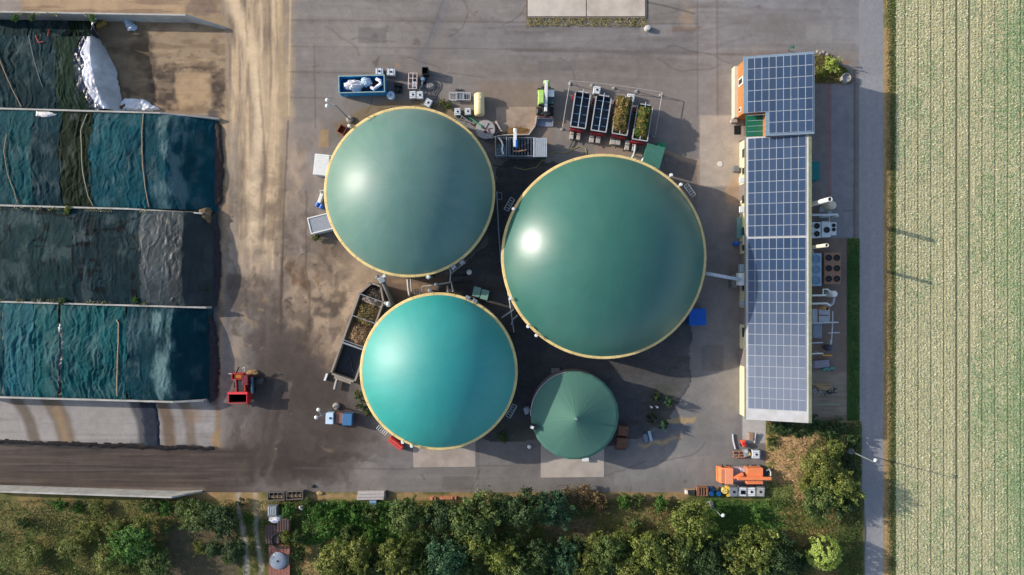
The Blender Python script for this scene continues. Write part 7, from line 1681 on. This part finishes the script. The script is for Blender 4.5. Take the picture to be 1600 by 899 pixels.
tufts('scrub', 'olive and green scrub patches in the rough grass at the lower left', 'undergrowth', -20, 806, 262, 960, 15000, lambda x, y_, rg: pick([C(72, 90, 38), C(94, 108, 48), C(116, 126, 62), C(84, 102, 44), C(132, 130, 76)], np.clip(rg.random(len(x)) * .7 + 1.3 * (fbm(x / 22, y_ / 18, 190, 3) - .4), 0, .99)) * rg.uniform(.65, 1.2, len(x))[:, None], .38, .8, 191, keep=lambda x, y_, rg: fbm(x / 26, y_ / 20, 192, 4) > .44)
tufts('brush', 'low bright green brush filling the ground below the yard edge', 'undergrowth', 474, 784, 640, 850, 12000, lambda x, y_, rg: pick([C(58, 100, 36), C(76, 120, 46), C(96, 136, 60), C(68, 108, 40), C(118, 138, 72)], np.clip(rg.random(len(x)) * .7 + 1.2 * (fbm(x / 12, y_ / 12, 184, 3) - .4), 0, .99)) * rg.uniform(.7, 1.2, len(x))[:, None], .34, .9, 185, keep=lambda x, y_, rg: (fbm(x / 14, y_ / 12, 186, 4) > .40) & (y_ < 842 + 10 * vn(x / 12, x * 0, 3)))
def bankz(x, y_): return .03 + np.sin(np.clip((x - 1196) / 130, 0, 1) * 3.14) * ss(660, 690, y_) * (1 - ss(770, 790, y_)) + .2 * fbm(x / 12, y_ / 12, 68)
def bcol(x, y_, rg):
    n = len(x); g_ = ss(.5, .62, fbm(x / 14, y_ / 14, 65, 4)) * .7; g_ = np.maximum(g_, .9 * ((y_ < 678) | (x > 1322) | ((x < 1235) & (y_ > 752))))
    return np.where((rg.random(n) < g_)[:, None], pick([C(62, 84, 38), C(82, 102, 46), C(104, 112, 60)], rg.random(n)), pick([C(150, 122, 82), C(178, 148, 106), C(194, 166, 126)], rg.random(n))) * rg.uniform(.75, 1.2, n)[:, None]
tufts('dry_grass', 'dry tan grass covering the bank beside the road', 'grass', 1198, 660, 1344, 792, 9000, bcol, .32, .35, 82, bankz)
def vcol(x, y_, rg):
    n = len(x); g_ = ss(1386, 1393, x + 4 * (vn(y_ / 14, y_ * 0, 84) - .5)); g_ = np.where((y_ < 45) & (y_ > 5), np.maximum(g_, .6), g_)
    return np.where((rg.random(n) < g_)[:, None], pick([C(66, 84, 40), C(86, 100, 50), C(72, 92, 44)], rg.random(n)), pick([C(148, 124, 80), C(172, 146, 100)], rg.random(n))) * rg.uniform(.7, 1.2, n)[:, None]
tufts('verge_grass', 'strip of grass and dry stems between road and field', 'grass', 1384, -60, 1397, 960, 7000, vcol, .28, .25, 83)
tufts('strip_grass', 'dark green grass strip between the court and the road', 'grass', 1324, 374, 1342, 666, 3200, lambda x, y_, rg: pick([C(50, 84, 38), C(66, 102, 46), C(58, 92, 44)], rg.random(len(x))) * rg.uniform(.7, 1.2, len(x))[:, None], .26, .3, 85)
tufts('roadside_grass', 'dark grass along the lower left edge of the road', 'grass', 1326, 700, 1345, 960, 3000, lambda x, y_, rg: pick([C(56, 76, 36), C(72, 92, 44), C(92, 96, 54)], rg.random(len(x))) * rg.uniform(.7, 1.2, len(x))[:, None], .28, .35, 86)
tufts('pad_grass', 'yellow-green grass fringe below the weighbridge', 'grass', 822, 29, 1010, 42, 2600, lambda x, y_, rg: pick([C(168, 150, 98), C(150, 140, 78), C(110, 122, 56), C(178, 158, 112)], np.clip(rg.random(len(x)) + .3 * (vn(x / 14, y_ / 5, 3) - .5), 0, .99)), .28, .2, 87, keep=lambda x, y_, rg: rg.random(len(x)) < (.3 + .7 * vn(x / 9, y_ / 4, 88)))
tufts('corner_grass', 'dry grass in the planted corner beside the tall block', 'grass', 1268, 87, 1330, 131, 1800, lambda x, y_, rg: pick([C(104, 112, 50), C(132, 124, 66), C(84, 100, 44), C(150, 134, 84)], rg.random(len(x))), .3, .25, 89, keep=lambda x, y_, rg: (x - 1296) * .95 < (y_ - 84))
tufts('weeds', 'weeds and litter along the upper left foot of the grey-green dome', 'weeds', 520, 158, 745, 205, 1500, lambda x, y_, rg: pick([C(112, 104, 62), C(140, 118, 78), C(90, 98, 52)], rg.random(len(x))), .24, .15, 90, keep=lambda x, y_, rg: (np.abs(np.hypot(x - 646, y_ - 312) - 140) < 9 + 3 * rg.normal(size=len(x))) & (vn(x / 10, y_ / 10, 91) > .35))
wl_ = lambda q: np.interp(q, [-60, 290, 352], [25, 31, 44])
def wcol(x, y_, rg): return pick([C(70, 96, 40), C(110, 112, 58), C(150, 126, 84), C(90, 100, 48), C(190, 180, 160)], rg.random(len(x))) * rg.uniform(.7, 1.2, len(x))[:, None]
for nm_, lab, kk in (('wall_weeds', 'weeds and rubbish in the groove between the black heap and the teal heap wall', 'D'), ('wall_weeds', 'weeds and rubbish in the groove above the black heap', 'C'), ('wall_weeds', 'weeds and rubbish in the groove above the opened heap', 'A')):
    p0, p1 = W[kk][0], W[kk][1]
    off = -3.5 if kk == 'D' else 3.5
    tufts(nm_, lab, 'weeds', -20, -2.5, 230 if kk != 'A' else 150, 2.5, 700, wcol, .3, .2, 92 + ord(kk), zf=lambda x, y_: 2.72 + 0 * x, keep=lambda x, y_, rg: vn(x / 14, x * 0, 95) > .45)
    o = bpy.context.scene.objects[-1] if False else list(COL.objects)[-1]
    me = o.data; n_ = len(me.vertices); co = np.empty(n_ * 3, np.float32); me.vertices.foreach_get('co', co); co = co.reshape(-1, 3)
    pxv = co[:, 0] * 10 + 800; dy = (450 - co[:, 1] * 10); k_ = (H - 2.75) / H
    yline = np.interp(pxv, [p0[0], p1[0]], [p0[1], p1[1]]) + off + dy
    co[:, 0] *= k_; co[:, 1] = (450 - yline) / 10 * k_; me.vertices.foreach_set('co', co.reshape(-1)); me.update()
rowx = np.arange(1394, 2100, 20)
def fkeep(x, y_, rg):
    d = np.abs((x - 1414 + 10) % 20 - 10); dk = (np.abs(x - 1494) < 5) | (np.abs(x - 1514) < 5)
    return (d > 1.3 + 1.2 * dk + rg.normal(0, .35, len(x))) & (rg.random(len(x)) < .55 + .6 * vn((x) / 2.5, y_ / 3.0, 98))
def fcol(x, y_, rg):
    n = len(x); g_ = .22 + .52 * ss(1480, 1640, x + 60 * (fbm(x / 60, y_ / 120, 99, 4) - .5)) + 1.3 * (fbm(x / 22, y_ / 40, 100, 4) - .5) + .9 * (fbm(x / 90, y_ / 160, 102, 3) - .5) + .5 * (fbm(x / 3.5, y_ / 40, 101, 3) - .5)
    return np.where((rg.random(n) < g_)[:, None], pick([C(118, 154, 98), C(142, 172, 120), C(166, 190, 142), C(184, 202, 158)], rg.random(n)), pick([C(208, 202, 158), C(226, 218, 178), C(236, 230, 196), C(196, 190, 146)], rg.random(n))) * rg.uniform(.84, 1.1, n)[:, None]
tufts('crop_plants', 'pale green and straw coloured crop in long rows on the field', 'crop', 1398, -40, 1720, 940, 150000, fcol, .27, .12, 97, zf=lambda x, y_: 0 * x + .03, keep=fkeep, aspect=.42, flat=.22, rows=5.0)
# a few more trees and the fields outside the picture are left out: nothing of them shows
